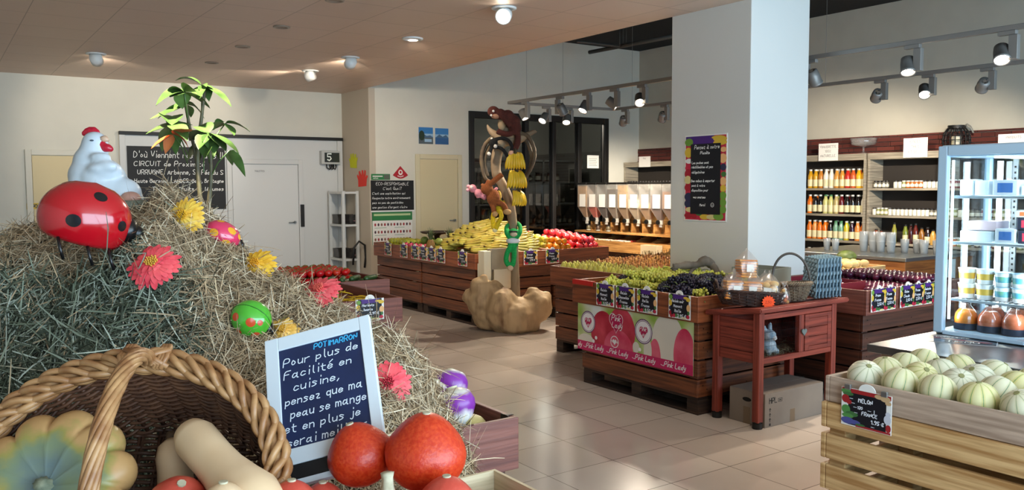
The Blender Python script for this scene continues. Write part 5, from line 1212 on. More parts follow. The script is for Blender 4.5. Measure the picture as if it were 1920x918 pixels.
# ---------------------------------------------------------------- right wall cabinets with bottles and jars
SHW = wood('shelf_wood', '#8f8676', '#a79d8b', 'h', .6); SHB = mat('shelf_back', '#2b2622', rough=.7)
CX0, CX1 = 10.09, 10.42; LV = [.40, .785, 1.14, 1.49]; TOPZ = 1.945
def cabinet(y0, y1, label):
    o = thing('shelf_cabinet', label, 'cabinet', (CX0, y0, 0)); L_ = y1-y0; D_ = CX1-CX0
    part('back_panel', MB().box(D_-.02, D_, .0, L_, .05, TOPZ-.08), SHB, o)
    for s in (0, 1): part('side_panel', MB().box(0, D_-.0205, s*(L_-.03), s*(L_-.03)+.03, 0, TOPZ-.0855, bev=.003), SHW, o)
    part('top_beam', MB().box(-.01, D_, 0, L_, TOPZ-.085, TOPZ, bev=.004), SHW, o)
    for z in LV: part('shelf_board', MB().box(.0, D_-.0205, .031, L_-.031, z-.03, z, bev=.003), SHW, o)
    return o
cabinet(6.395, 7.75, 'grey wooden shelf cabinet of juice bottles right of the column'); cabinet(5.385, 6.365, 'grey wooden shelf cabinet of small jars left of the fridge'); cabinet(4.1, 5.36, 'grey wooden shelf cabinet seen through the glass fridge'); cabinet(9.6, 11.05, 'grey wooden shelf cabinet behind the cereal dispensers')
LABC = mat('label_cream', '#d9cfa6', rough=.6); CAPW = mat('cap_pale', '#cfcfc8', rough=.35, metal=.3); GREENC = mat('cap_green', '#3f7a4a', rough=.4)
JU = {}
def juice_m(c):
    if c not in JU: JU[c] = mat('juice_'+c[1:], c, rough=.12, coat=.6)
    return JU[c]
def bottle_proto(c, cap, h=.265, r=.0405, lab=True, nm='juice_bottle', nb=(.62, .48)):
    o = thing(nm, 'x', 'bottle')
    part('bottle_body', MB().lathe([(r*.92, 0), (r, .006), (r, h*.60), (r*.93, h*.68), (r*nb[1]*1.2, h*.82), (r*nb[1], h*.93)], 14), juice_m(c), o)
    if lab: part('label', MB().lathe([(r*1.02, h*.10), (r*1.02, h*.46)], 14, cap=False), LABC, o)
    part('cap', MB().cyl(r*nb[1]*1.15, h*.92, h, 12), cap, o); return o
PRT = {}
ORD = ['first', 'second', 'third', 'fourth', 'fifth', 'sixth', 'seventh', 'eighth', 'ninth', 'tenth', 'eleventh', 'twelfth', 'thirteenth']
def put_bottle(key, make, loc, label, group, s=1):
    if key not in PRT: PRT[key] = Placer(make())
    return PRT[key].put(loc, (0, 0, rg.uniform(0, 6.28)), s, label, group)
CN = {'#c9951f': 'amber yellow', '#b9772f': 'amber', '#e6e0d2': 'milky white', '#c98a3a': 'tan orange', '#b8291d': 'red', '#c4572a': 'orange red', '#dca31f': 'yellow', '#e0701a': 'orange', '#15100f': 'black', '#c4c07a': 'pale green', '#b3a06a': 'beige', '#5a1216': 'dark red', '#6f9a80': 'green', '#c9b62f': 'lemon yellow', '#2a1020': 'purple black', '#d98a3f': 'peach', '#d8d4c4': 'white'}
rows = [(1.49, ['#c9951f', '#c9951f', '#b9772f', '#e6e0d2', '#e6e0d2', '#c98a3a', '#c98a3a', '#b8291d', '#c4572a', '#dca31f', '#dca31f'], 'top'),
        (1.14, ['#e0701a', '#15100f', '#15100f', '#c4c07a', '#c4c07a', '#b3a06a', '#5a1216', '#15100f', '#15100f', '#15100f', '#d8d4c4'], 'second'),
        (.785, ['#e0701a', '#d98a3f', '#e0701a', '#e0701a', '#15100f', '#6f9a80', '#6f9a80', '#c9b62f', '#2a1020', '#d98a3f', '#e0701a'], 'third'),
        (.40, ['#c9b62f', '#c9b62f', '#dca31f', '#c4c07a', '#c9b62f', '#b3a06a', '#b3a06a', '#c9b62f', '#15100f', '#15100f', '#15100f'], 'lowest')]
for z, cols, nm in rows:
    for k, c in enumerate(cols):
        y = 7.275-k*.0825
        cap = GREENC if c in ('#c4c07a', '#6f9a80') else CAPW
        put_bottle((c, 'j'), lambda: bottle_proto(c, cap), (10.16, y, z+.0005), '%s juice bottle, %s from the left in the %s row of the juice cabinet' % (CN[c], ORD[k], nm), 'bottles in the juice cabinet', .98)
        if k % 2 == 0 and z > .5:
            put_bottle((c, 'j'), None, (10.27, y-.03, z+.0005), '%s juice bottle standing behind the %s bottle of the %s row' % (CN[c], ORD[k], nm), 'bottles in the juice cabinet', .98)
JC = {'w': mat('jar_white', '#d8d6cc', rough=.3), 'o': mat('jar_orange', '#b8662a', rough=.2, coat=.5), 'g': mat('jar_greenish', '#8d8f5a', rough=.2, coat=.5), 'd': mat('jar_grey', '#6f6c62', rough=.2, coat=.5), 'r': mat('jar_red', '#7a1f1a', rough=.2, coat=.5), 'b': mat('jar_brown', '#3f2416', rough=.2, coat=.5)}
def small_jar(k, lid):
    o = thing('preserve_jar', 'x', 'jar'); r, h = .03, .105
    part('glass_body', MB().lathe([(r*.9, 0), (r, .006), (r, h*.72), (r*.8, h*.84)], 12), JC[k], o); part('label', MB().lathe([(r*1.02, h*.18), (r*1.02, h*.54)], 12, cap=False), LABELW, o); part('lid', MB().cyl(r*.86, h*.84, h, 12), lid, o); return o
JNAME = {'w': 'white', 'o': 'orange', 'g': 'olive', 'd': 'grey', 'r': 'red', 'b': 'brown'}
def jar_row(y_start, spec, z, where, x=10.15, pitch=.0665, s=1.0, back=True):
    y = y_start
    for k in spec:
        if k != ' ':
            key = (k, 'jar'); lid = LIDB if k in 'dwb' else CAPW
            for xx in ((x, x+.075) if back else (x,)):
                put_bottle(key, lambda: small_jar(k, lid), (xx, y, z+.0005), '%s preserve jar %s' % (JNAME[k], where), '%s jars %s' % (JNAME[k], where), s)
        y -= pitch
jar_row(6.28, 'ddd  wwgoooowwwww', 1.49, 'on the top shelf of the jar cabinet', pitch=.055, s=.9)
jar_row(6.29, 'wgggwwwwwwwwwwdddgg'[:17], 1.14, 'on the second shelf of the jar cabinet', pitch=.0545, s=.9)
jar_row(5.31, 'rr oo  gg rrwwoobb', 1.49, 'on the top shelf of the cabinet behind the fridge', pitch=.068); jar_row(5.31, 'ggwwddrrggooggwwrr', 1.14, 'on the second shelf of the cabinet behind the fridge', pitch=.068); jar_row(5.31, 'oogg bbrr wwgg', .785, 'on the third shelf of the cabinet behind the fridge', pitch=.068)
jar_row(10.98, 'wwbwwbwwwbwwbww', 1.49, 'on the shelf above the cereal dispensers', pitch=.07, s=1.2); jar_row(10.98, 'ggoorrgg', 1.14, 'behind the cereal dispensers', pitch=.07)
for k, (y, c, h, r, nm) in enumerate(((6.27, '#7a3b24', .17, .034, 'brown'), (6.2, '#7a3b24', .16, .03, 'brown'), (6.02, '#8d8a3a', .26, .03, 'olive oil'), (5.87, '#6f7a2a', .24, .034, 'green'), (5.80, '#3a1614', .25, .03, 'dark'), (5.735, '#5a1c16', .26, .032, 'dark red'), (5.655, '#8a5a24', .21, .036, 'honey'), (5.58, '#2a1a14', .22, .036, 'dark brown'), (5.51, '#c79a4a', .19, .036, 'golden'), (5.44, '#9a3a1c', .17, .034, 'rust red'))):
    put_bottle((c, h), lambda: bottle_proto(c, BLACK, h, r, k % 2 == 1, 'oil_bottle'), (10.17, y, .7855), '%s bottle, %s from the left on the third shelf of the jar cabinet' % (nm, ORD[k]), 'oil and vinegar bottles')
# paper signs on the cabinets, cake stand, lantern
def paper_sign(label, y, z, w_, h_, lines, x=10.055, red=False):
    o = thing('paper_sign', label, 'sign', (x, y, z)); ex, ey, ez = NFACE['-x']; o.rotation_euler = frame(ex, ey, ez, Vector()).to_euler(); part('sheet', MB().box(-w_/2, w_/2, 0, h_, -.002, 0), PAPER, o); q = MB()
    for i, s in enumerate(lines): lettering(q, s, 0, h_*(.74-.26*i), h_*.14, h_*.02, 0, None, .001, align='c', maxw=w_*.85, slant=0, jit=.05, soft=1)
    if red:
        for k in range(3): q.quad(-w_*.35+k*w_*.25, -w_*.17+k*w_*.25, h_*.1, h_*.5, .0011, 1)
    part('writing', q, [mat('sign_ink', '#8a8580', rough=.8), mat('sign_ink_red', '#b86a60', rough=.8)], o)
ys = lambda px: atx(px, 300, 10.06).y
paper_sign('white paper sign on the top beam of the juice cabinet', ys(1553), 1.862, .30, .235, ('VINAIGRETTE', '100%', 'NATURELLE')); paper_sign('white paper sign on the top beam of the jar cabinet', ys(1716), 1.87, .31, .24, ('EPICES', 'THES', 'ET SELS')); paper_sign('white paper sign with red squares above the fridge', ys(1900), 1.90, .34, .20, ('PRODUITS',), red=True)
paper_sign('white paper sign on the beam above the cereal dispensers', ys(1209), 1.855, .28, .18, ('VRAC',))
o = thing('paper_notice', 'white notice taped to the inside of the black window', 'notice', (aty(1112, 300, YC-.03).x, YC-.028, 1.84)); part('sheet', MB().box(-.13, .13, -.001, .001, 0, .22), PAPER, o); q = MB(); MF = frame(Vector((1, 0, 0)), Vector((0, 0, 1)), Vector((0, -1, 0)), Vector((0, -.0015, 0)))
for k in range(5): q.quad(-.09, .09-.02*(k % 2), .16-k*.03, .166-k*.03, 0, 0, MF)
part('print', q, mat('notice_ink', '#77736c', rough=.8), o)
CG = frosted('crystal', '#ffffff', .12, .05, .12)
solo('cake_stand', MB().lathe([(.07, 0), (.065, .008), (.014, .02), (.012, .09), (.03, .10), (.15, .12), (.17, .21), (.165, .21), (.145, .13), (1e-5, .112)], 24), CG, 'clear glass footed bowl standing on the juice cabinet', 'glass bowl', (10.27, atx(1619, 280, 10.27).y, TOPZ+.0005))
o = thing('lantern', 'black wire lantern with a pale candle on the jar cabinet', 'lantern', (10.25, atx(1793, 270, 10.25).y, TOPZ+.0005)); q = MB().cyl(.15, 0, .015, 20).cyl(.1, .26, .30, 20)
for k in range(16):
    a = 2*PI*k/16; q.tube([(.135*math.cos(a), .135*math.sin(a), .012), (.155*math.cos(a), .155*math.sin(a), .12), (.14*math.cos(a), .14*math.sin(a), .21), (.095*math.cos(a), .095*math.sin(a), .27)], .006, 5)
for z, r in ((.06, .148), (.12, .157), (.18, .15)): q.tube([(r*math.cos(2*PI*i/24), r*math.sin(2*PI*i/24), z) for i in range(25)], .005, 5)
part('cage', q, BLACK, o); part('candle', MB().cyl(.055, .0155, .17, 16), mat('candle', '#d9d2bd', rough=.6, sss=.2), o)
part('handle', MB().tube([(0, -.09, .29), (0, -.12, .31), (0, -.16, .28), (0, -.20, .20)], .01, 6), mat('lantern_handle', '#8a8780', rough=.5), o)

# glass cup counter
o = thing('cup_counter', 'brown wooden counter with a steel top carrying stacked cups', 'counter', (7.43, 4.29, 0)); OW = wood('counter_oak', '#7a4522', '#99602f', 'h', .45)
part('counter_body', MB().box(0, 1.2, 0, 1.3, .03, .58, bev=.004).box(-.02, 1.22, -.02, 1.32, .60, .815, bev=.005).box(.02, 1.18, .02, 1.28, .575, .605), OW, o)
part('counter_top', MB().box(-.03, 1.23, -.03, 1.33, .816, .85, bev=.004), STEEL, o)
part('plinth', MB().box(.04, 1.16, .04, 1.26, 0, .03), BLACK, o)
part('notice', MB().box(.62, .86, -.032, -.03, .42, .80), PAPER, o)
CUP = frosted('cup_plastic', '#f2f5f5', .42, .2, .1)
def cup_stack(n):
    o = thing('cup_stack', 'x', 'cups'); q = MB()
    for k in range(n): q.lathe([(.030, k*.012), (.041, k*.012+.10), (.043, k*.012+.103)], 16, cap=(k == 0))
    part('cups', q, CUP, o); return o
cs1, cs2 = Placer(cup_stack(8)), Placer(cup_stack(4))
for k in range(4): cs1.put((7.86+.02*(k % 2), 4.98-k*.095, .8505), None, 1.1, 'tall stack of clear plastic cups on the steel counter, %s from the left' % ORD[k], 'tall cup stacks')
for k in range(5): cs2.put((8.0+.05*(k % 2), 4.62-k*.1, .8505), None, 1, 'short stack of clear plastic cups right of the tall ones, %s' % ORD[k], 'short cup stacks')
for k in range(2): cs2.put((7.7, 5.3-k*.1, .8505), None, .9, 'low cup stack at the far left of the steel counter, %s' % ORD[k], 'low cup stacks')

# ---------------------------------------------------------------- cereal dispensers
BXX = 9.0; by0 = 8.55; nbins = 9; bw = .246
o = thing('dispenser_stand', 'pale wooden stand under the row of cereal dispensers', 'stand', (BXX, 8.4, 0)); LW = wood('light_oak', '#b07a3f', '#cf9c5c', 'h', .5); ys_ = 10.93-8.4
part('lower_box', MB().box(-.22, .85, 0, ys_-.0, .50, .66, bev=.004), LW, o); part('plinth_box', MB().box(-.16, .80, .05, ys_-.05, 0, .498), mat('stand_dark', '#3a2415', rough=.7), o); part('mid_band', MB().box(-.20, -.16, .02, ys_-.02, .30, .42), LW, o)
part('ledge', MB().box(-.13, .62, 0, ys_, .775, .80, bev=.003), LW, o); part('back_board', MB().box(.50, .53, 0, ys_, .801, 1.17), LW, o)
q = MB()
for k in range(7):
    y = .15+k*.36; q = MB(); q.poly([(.02, .661), (.5, .661), (.5, .774), (.42, .774)], y, y+.025, 0, Matrix(((1, 0, 0, 0), (0, 0, 1, 0), (0, 1, 0, 0), (0, 0, 0, 1)))); part('bracket', q, LW, o)
BINP = frosted('bin_plastic', '#f6f4ee', .30, .12, .08); FILL = [('#a98357', 'tan'), ('#c98a62', 'pale'), ('#b9b3a6', 'grey'), ('#3f2a20', 'dark brown'), ('#a5824f', 'mixed nut'), ('#d6cdb9', 'white'), ('#c9a36a', 'oat'), ('#4f2a24', 'dark red'), ('#8a5a3a', 'brown')]
FUN = ['#b98a5a', '#d4471f', '#3a2822', '#8a7a66', '#9a7a4a', '#b9a888', '#a5793f', '#5a2f28', '#7a4a30']
lev = [.95, .0, .0, .8, .98, .35, .15, .55, .7]
for k in range(nbins):
    y = 10.89-bw*(k+.5)
    d = thing('cereal_dispenser', 'clear gravity dispenser of %s grains, %s from the left' % (FILL[k][1], ORD[k]), 'dispenser', (BXX, y, .8005), group=None)
    part('bin', MB().lathe([(.045, .215), (.115*1.35, .39), (.115*1.35, .76)], 4, 0, S(1, 1, 1) @ RZ(45), False, cap=False), BINP, d)
    part('lid', MB().box(-.118, .118, -.118, .118, .76, .79, bev=.006), mat('lid_black', '#171513', rough=.4), d)
    gm = mat('grain_%d' % k, FUN[k], rough=.7, var=.5, vs=55, bump=.8, bs=60); gm2 = mat('grainb_%d' % k, FILL[k][0], rough=.7, var=.45, vs=45, bump=.8, bs=60)
    part('grain_funnel', MB().lathe([(.042, .218), (.108*1.33, .388), (1e-5, .389)], 4, 0, RZ(45), False), gm, d)
    if lev[k] > .05: part('grain', MB().box(-.106, .106, -.106, .106, .392, .392+.36*lev[k]), gm2, d)
    part('spout', MB().cyl(.04, .15, .216, 12).cyl(.028, .11, .151, 12), mat('spout_clear', '#a9a49a', rough=.3), d)
    part('knob', MB().cyl(.035, -.07, -.045, 10, 0, T(0, 0, .185) @ RY(90)).box(-.075, -.06, -.03, .03, .178, .192).box(-.075, -.06, -.007, .007, .155, .215), BLACK, d)
    part('leg_board', MB().box(.02, .16, -.09, -.075, .0005, .145).box(.16, .175, -.09, .09, .0005, .146), LW, d)
    part('label', MB().box(-.117*1.0-.003, -.117-.001, -.10, .05, .395, .60), PAPER, d)
jarc = Placer(jar_mesh('storage_jar', .06, .16, (.1, .2)))
for k, y in enumerate((10.64, 10.40, 10.15)): jarc.put((8.93, y, .8005), None, .62, 'glass jar standing under the cereal dispensers, %s from the left' % ORD[k])
sw = [mat('packet_%d' % i, c, rough=.4) for i, c in enumerate(('#c9b79a', '#b8443a', '#d8c9b0', '#d08a3a', '#e0d8cc', '#8a4a3a'))]
for i in range(26):
    solo('snack_packet', MB().box(-.05, .05, -.035, .035, 0, .022, bev=.01).box(-.052, -.05, -.035, .035, .008, .013).box(.05, .052, -.035, .035, .008, .013), sw[i % 6], 'small snack packet lying on the front of the dispenser stand', 'packet', (8.85+.11*(i % 2)+.01*(i % 3), 10.88-(i//2)*.105, .6615), 20*(i % 3)-20, group='snack packets on the dispenser stand')
o = thing('paper_carton', 'pale carton standing beside the column at the dispenser stand', 'carton', (8.70, 8.93, 0)); part('carton', MB().box(-.06, .06, -.17, .17, .0, .66, bev=.004), mat('pale_carton', '#cdb893', rough=.8), o)
part('print', MB().box(-.0612, -.06, -.10, .10, .35, .58), mat('carton_print', '#b09a74', rough=.8), o)
# brown bench under the black window
o = thing('window_bench', 'dark brown boarded bench under the black window', 'bench', (7.0, 10.72, 0)); q = MB()
for k in range(4): q.box(0, 1.75, 0, .02, .05+k*.16, .19+k*.16, bev=.003)
part('front_boards', q, STAIN2, o); part('bench_top', MB().box(-.02, 1.77, -.02, .33, .69, .715, bev=.003), STAIND, o); part('bench_frame', MB().box(.02, 1.73, .021, .32, .0, .689), STAIND, o)
# ---------------------------------------------------------------- foreground: hay heap on crates
pallet_crate('dark crate hidden under the hay, left one', -1.1, -.17, 1.55, 3.3, m=STAIND, top=.70); pallet_crate('dark crate hidden under the hay, right one', -.13, .72, 1.66, 3.3, m=STAIND, top=.70)
pallet_crate('dark crate carrying the big pumpkin basket', -.15, 1.12, .40, 1.63, m=STAIND, top=.715)
CU = np.array([-2.2, -1.9, -1.53, -1.40, -1.085, -1.02, -.94, -.86, -.766, -.64, -.495, -.38, -.30, -.235, -.175, -.11]); CZ = np.array([1.2, 1.28, 1.375, 1.43, 1.475, 1.505, 1.46, 1.38, 1.305, 1.24, 1.165, 1.115, 1.05, .94, .82, .70])
FL_T = [0, .2, .28, .34, .44, .5, .6]; FL_Z = [0, .07, .12, .26, .5, .7, .9]; FR_T = [0, .25, .45, .6, .75, .9]; FR_Z = [0, .11, .24, .40, .6, .85]
BK_T = [0, .15, .25, .36, .44]; BK_Z = [0, .06, .2, .5, .9]
def hay_h(u, d):
    u = np.asarray(u, float); d = np.asarray(d, float)
    zc = np.interp(u, CU, CZ); dc = np.interp(u, [-2, -.9, -.4, -.1], [2.52, 2.5, 2.42, 2.36]); t = dc-d
    w_ = np.clip((u+.95)/.4, 0, 1); w_ = w_*w_*(3-2*w_)
    f = (1-w_)*np.interp(t, FL_T, FL_Z)+w_*np.interp(t, FR_T, FR_Z); b = np.interp(-t, BK_T, BK_Z)
    n = .018*np.sin(u*13+d*7)*np.sin(d*15-u*5)+.012*np.sin(u*31+2)*np.sin(d*27+u*9)+.008*np.sin(u*61+d*43)*np.sin(d*57-u*21)
    return zc-np.where(t > 0, f, b)+n-.075*np.exp(-((u+1.17)/.16)**2-((d-2.27)/.13)**2)
def hay_hit(px, py):
    """point of the hay surface seen along a view ray"""
    r_ = ray(px, py); s_ = 1.6
    while s_ < 3.4:
        p = EYE+r_*s_
        if p.z < float(hay_h(p.dot(RH), p.dot(FH))): return p
        s_ += .01
    return EYE+r_*2.5
def W(u, d, z): return Vector((RH.x*u+FH.x*d, RH.y*u+FH.y*d, z))
us = np.arange(-2.1, -.08, .025); ds = np.arange(1.78, 3.15, .025); UU, DD = np.meshgrid(us, ds, indexing='ij'); HH = np.maximum(hay_h(UU, DD)-.012, .70)
nu, nd = UU.shape; verts = np.stack([RH.x*UU+FH.x*DD, RH.y*UU+FH.y*DD, HH], -1).reshape(-1, 3)
idx = np.arange(nu*nd).reshape(nu, nd); ok = (np.maximum(np.maximum(HH[:-1, :-1], HH[1:, :-1]), np.maximum(HH[:-1, 1:], HH[1:, 1:])) > .705)
core = np.stack([idx[:-1, :-1], idx[1:, :-1], idx[1:, 1:], idx[:-1, 1:]], -1)[ok]
nr = np.random.default_rng(5); NS = 80000
def sample(n):
    out = []
    while sum(len(a) for a in out) < n:
        u = nr.uniform(-2.05, -.09, n); d = nr.uniform(1.8, 2.75, n); e = .01; h = hay_h(u, d); gu = (hay_h(u+e, d)-h)/e; gd = (hay_h(u, d+e)-h)/e
        k = (h > .705) & (nr.random(n) < np.minimum(1, np.sqrt(1+gu*gu+gd*gd)/3.2)); out.append(np.stack([u, d, h, gu, gd], 1)[k])
    return np.concatenate(out)[:n]
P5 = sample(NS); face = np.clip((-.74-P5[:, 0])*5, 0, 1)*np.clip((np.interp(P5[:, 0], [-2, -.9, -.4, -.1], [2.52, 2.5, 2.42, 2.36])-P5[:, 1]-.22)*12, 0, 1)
kp = nr.random(NS) > face*.5; P5 = P5[kp]; face = face[kp]; NS = len(P5); u, d, h, gu, gd = P5.T
Nn = np.stack([-gu, -gd, np.ones(NS)], 1); Nn /= np.linalg.norm(Nn, axis=1, keepdims=True)
A_ = nr.normal(size=(NS, 3)); A_ -= Nn*(A_*Nn).sum(1, keepdims=True); A_ /= np.linalg.norm(A_, axis=1, keepdims=True)
lift = np.abs(nr.normal(0, .22, NS))*np.where(nr.random(NS) < .06, 2.6, 1); Dr = A_+Nn*lift[:, None]; Dr /= np.linalg.norm(Dr, axis=1, keepdims=True)
Ln = nr.uniform(.03, .10, NS)*np.where(nr.random(NS) < .1, 1.7, 1)*(1+.25*face); Wd = nr.uniform(.0006, .0014, NS)*(1+.6*face)
base_ = np.stack([u, d, h], 1)-Nn*nr.uniform(-.004, .014, NS)[:, None]
Sd = np.cross(Dr, nr.normal(size=(NS, 3))*.6+Nn); Sd /= np.linalg.norm(Sd, axis=1, keepdims=True); Cv = nr.normal(size=(NS, 3))*.10
pts = []
for s_, wf in ((-.5, .7), (-.1, 1), (.25, 1), (.5, .5)):
    c = base_+Dr*(Ln*s_)[:, None]+Cv*(Ln*(s_*s_))[:, None]+Nn*(np.abs(lift)*Ln*.5)[:, None]
    pts += [c-Sd*(Wd*wf)[:, None], c+Sd*(Wd*wf)[:, None]]
SV = np.stack(pts, 1); SV = np.stack([RH.x*SV[..., 0]+FH.x*SV[..., 1], RH.y*SV[..., 0]+FH.y*SV[..., 1], np.maximum(SV[..., 2], .705)], -1).reshape(-1, 3)
nb_ = len(verts); b0 = nb_+np.arange(NS)*8
SF = np.stack([np.stack([b0+2*k, b0+2*k+1, b0+2*k+3, b0+2*k+2], 1) for k in range(3)], 1).reshape(-1, 4)
allv = np.concatenate([verts, SV]); allf = np.concatenate([core, SF])
me = bpy.data.meshes.new('hay_heap'); me.vertices.add(len(allv)); me.vertices.foreach_set('co', allv.astype('f4').ravel())
me.loops.add(allf.size); me.loops.foreach_set('vertex_index', allf.astype('i4').ravel()); me.polygons.add(len(allf)); me.polygons.foreach_set('loop_start', np.arange(0, allf.size, 4, dtype='i4'))
pal = np.array([hexc(c)[:3] for c in ('#bfa27e', '#d6bf9d', '#9a8062', '#e3d2b4', '#7c6a50', '#c9ae88', '#ad9576')])
shade_pal = np.array([hexc(c)[:3] for c in ('#666c58', '#858c78', '#474c3c', '#b0b5a4', '#34382b', '#5a5f4c')])  # darker grey-green strands put the front face's shade into the colour
cs_ = pal[nr.integers(0, len(pal), NS)]; gk = nr.random(NS) < np.clip((-.74-u)*5, .0, .95)*np.clip((np.interp(u, [-2, -.9, -.4, -.1], [2.52, 2.5, 2.42, 2.36])-d-.22)*12, .03, 1); cs_[gk] = shade_pal[nr.integers(0, len(shade_pal), gk.sum())]; cs_ = cs_*nr.uniform(.7, 1.1, (NS, 1))
ca = np.concatenate([np.tile(np.array(hexc('#2f2b20')[:3]), (nb_, 1)), np.repeat(cs_, 8, 0)]); ca = np.concatenate([ca, np.ones((len(ca), 1))], 1)  # dark core colour stands in for shade deep between the strands
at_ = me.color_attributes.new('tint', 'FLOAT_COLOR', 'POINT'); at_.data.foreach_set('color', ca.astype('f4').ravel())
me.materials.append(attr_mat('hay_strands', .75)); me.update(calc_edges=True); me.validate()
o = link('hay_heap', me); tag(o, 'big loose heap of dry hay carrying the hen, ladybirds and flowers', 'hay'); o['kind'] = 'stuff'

# ---------------------------------------------------------------- ladybirds, hen, flowers on the hay
def ellip(q, a, b, c, mi=0, n=28, rings=16, zmin=-.25, M=None):
    prof = []
    for j in range(rings+1):
        z = zmin+(1-zmin)*j/rings; prof.append((math.sqrt(max(1e-8, 1-z*z)), z))
    q.lathe(prof, n, mi, (M or ID) @ S(a, b, c), True)
def spot(q, a, b, c, dirv, r, mi=0, k=1.006):
    dv = Vector(dirv).normalized(); t1 = dv.orthogonal().normalized(); t2 = dv.cross(t1); vs = [dv]; fs = []
    for ring_ in (.5, 1):
        for i in range(16):
            an = 2*PI*i/16; vs.append((dv+(t1*math.cos(an)+t2*math.sin(an))*r*ring_).normalized())
    fs += [(0, 1+i, 1+(i+1) % 16) for i in range(16)]+[(1+i, 17+i, 17+(i+1) % 16, 1+(i+1) % 16) for i in range(16)]
    q.add([(v.x*a*k, v.y*b*k, v.z*c*k) for v in vs], fs, mi, True)
def ladybird(px, py, rad, label, col, spots, scol, tilt, lean, L=1.22, hgt=.88, legs=True, lift=.55, seam=None, yaw=0, dep=None, zmin=-.25):
    p = atd(px, py, dep) if dep else hay_hit(px, py); back = ray(px, py).normalized(); p = p-back*rad*lift; FH = Vector((back.x, back.y, 0)).normalized(); RH = FH.cross(Vector((0, 0, 1)))
    up_ = Vector((0, 0, 1))*math.cos(R(lean))-FH*math.sin(R(lean)); ex_ = (RH*math.cos(R(yaw))+FH*math.sin(R(yaw))); ey_ = up_.cross(ex_).normalized(); ex_ = ey_.cross(up_).normalized()
    ang = R(tilt); ex2 = ex_*math.cos(ang)+up_*math.sin(ang); up2 = up_*math.cos(ang)-ex_*math.sin(ang)
    o = thing('ladybird', label, 'ladybird ornament', p); o.rotation_euler = frame(ex2, ey_, up2, Vector()).to_euler()
    a, b, c = rad*L, rad, rad*hgt; q = MB(); ellip(q, a, b, c, zmin=zmin); part('shell', q, mat('glaze_'+col[1:], col, rough=.16, coat=.6), o)
    sm = mat('dots_'+scol[1:], scol, rough=.22)
    for dv, r in spots:
        q = MB(); spot(q, a, b, c, dv, r); part('dot', q, sm, o)
    q = MB(); q.ball((a*.93, 0, -.03*c), rad*.36, 16, 10, sc=(.75, 1.1, 1)); q.ball((a*1.12, 0, -.05*c), rad*.22, 12, 8); part('head', q, mat('glaze_black', '#100f10', rough=.3), o)
    q = MB(); ellip(q, a*.86, b*.8, c*.12, 0, 28, 6, -.9, T(0, 0, (zmin+.03)*c)); part('belly', q, MATS['glaze_black'], o)
    if legs:
        for k in (-.45, .15, .6): part('leg', MB().tube([(a*k, -b*.75, (zmin+.05)*c), (a*k+.01, -b*.95, (zmin-.15)*c), (a*k+.025, -b*.97, (zmin-.42)*c)], rad*.045, 6), MATS['glaze_black'], o)
    if seam:
        q = MB(); q.tube([(a*1.003*math.cos(t_), 0, c*1.003*math.sin(t_)) for t_ in [PI*i/20 for i in range(21)]], rad*.022, 5); part('seam', q, mat('seam_dark', seam, rough=.4), o)
    return o
ladybird(160, 410, .098, 'big red ladybird ornament with black dots at the left of the hay', '#b3101c', [((-.26, -.96, .04), .165), ((.75, -.65, .15), .14), ((.14, -.62, .74), .15), ((-.6, .3, .8), .14), ((.1, .6, .8), .15)], '#141417', -17, 8, L=1.16, hgt=1.02, lift=0, dep=2.20, zmin=-.55)
ladybird(417, 440, .046, 'pink ladybird ornament with yellow dots right of the yellow flower', '#d4365c', [((-.55, -.8, .15), .27), ((.25, -.55, .75), .27), ((.25, -.95, -.12), .26), ((.75, -.3, .5), .2), ((-.45, .0, .9), .22)], '#e3a02c', -30, 15, legs=True, L=1.2)
ladybird(471, 598, .052, 'lime green ladybird ornament with orange dots above the white chalkboard', '#4cae30', [((-.70, -.62, .35), .22), ((.05, -.72, .68), .24), ((.45, -.5, .75), .15), ((-.2, -.98, -.1), .15), ((.6, -.85, .1), .22)], '#d2512c', -22, 38, L=1.05, hgt=.95, legs=False, seam='#2d6a20', yaw=-30)
# hen
hp = hay_hit(185, 372); HD = (hp-EYE).dot(FW)+.06; HD = max(HD, 2.45)
hpw = atd(190, 385, HD); hen = thing('hen_ornament', 'white ceramic hen ornament with red comb sitting behind the ladybird', 'hen ornament', hpw, rz=-math.degrees(YAW))
def hl(px, py, dd=0): p = atd(px, py, HD+dd)-hpw; return Vector((p.dot(RH), p.dot(FH), p.z))
q = MB(); k_ = HD/FPX
for (x, y, r, dd, sc_) in ((178, 270, 24, 0, (1, .9, 1)), (176, 284, 26, 0, (1, .95, 1)), (171, 304, 32, 0, (1, 1, 1)), (166, 330, 35, 0, (1, 1.1, 1)), (168, 362, 36, 0, (1, 1.1, .9)), (190, 340, 45, .01, (1, 1.1, 1)), (206, 360, 42, .01, (1.1, 1.1, .9)), (228, 362, 33, 0, (1.1, 1, .9)), (247, 374, 22, 0, (1, 1, .8)), (152, 345, 22, -.03, (1, 1, 1.2)), (195, 322, 30, -.02, (1.1, 1, .8))): q.ball(tuple(hl(x, y, dd)), r*k_, 18, 12, sc=sc_)
for (x, y, r, dd) in ((188, 296, 16, -.045), (200, 312, 16, -.055), (182, 316, 14, -.06)): q.ball(tuple(hl(x, y, dd)), r*k_, 12, 8, sc=(1.3, .7, .7))
remesh(part('body', q, mat('hen_white', '#c3cbd1', rough=.5, coat=.1), hen), .006, 6)
q = MB()
for (x, y, r) in ((158, 250, 5.5), (163, 246, 6.5), (169, 244, 7), (176, 244, 7), (182, 248, 6), (170, 251, 8), (178, 251, 6)): q.ball(tuple(hl(x, y)), r*k_, 10, 8, sc=(1, .8, 1))
remesh(part('comb', q, mat('hen_red', '#b3122c', rough=.3), hen), .004, 2)
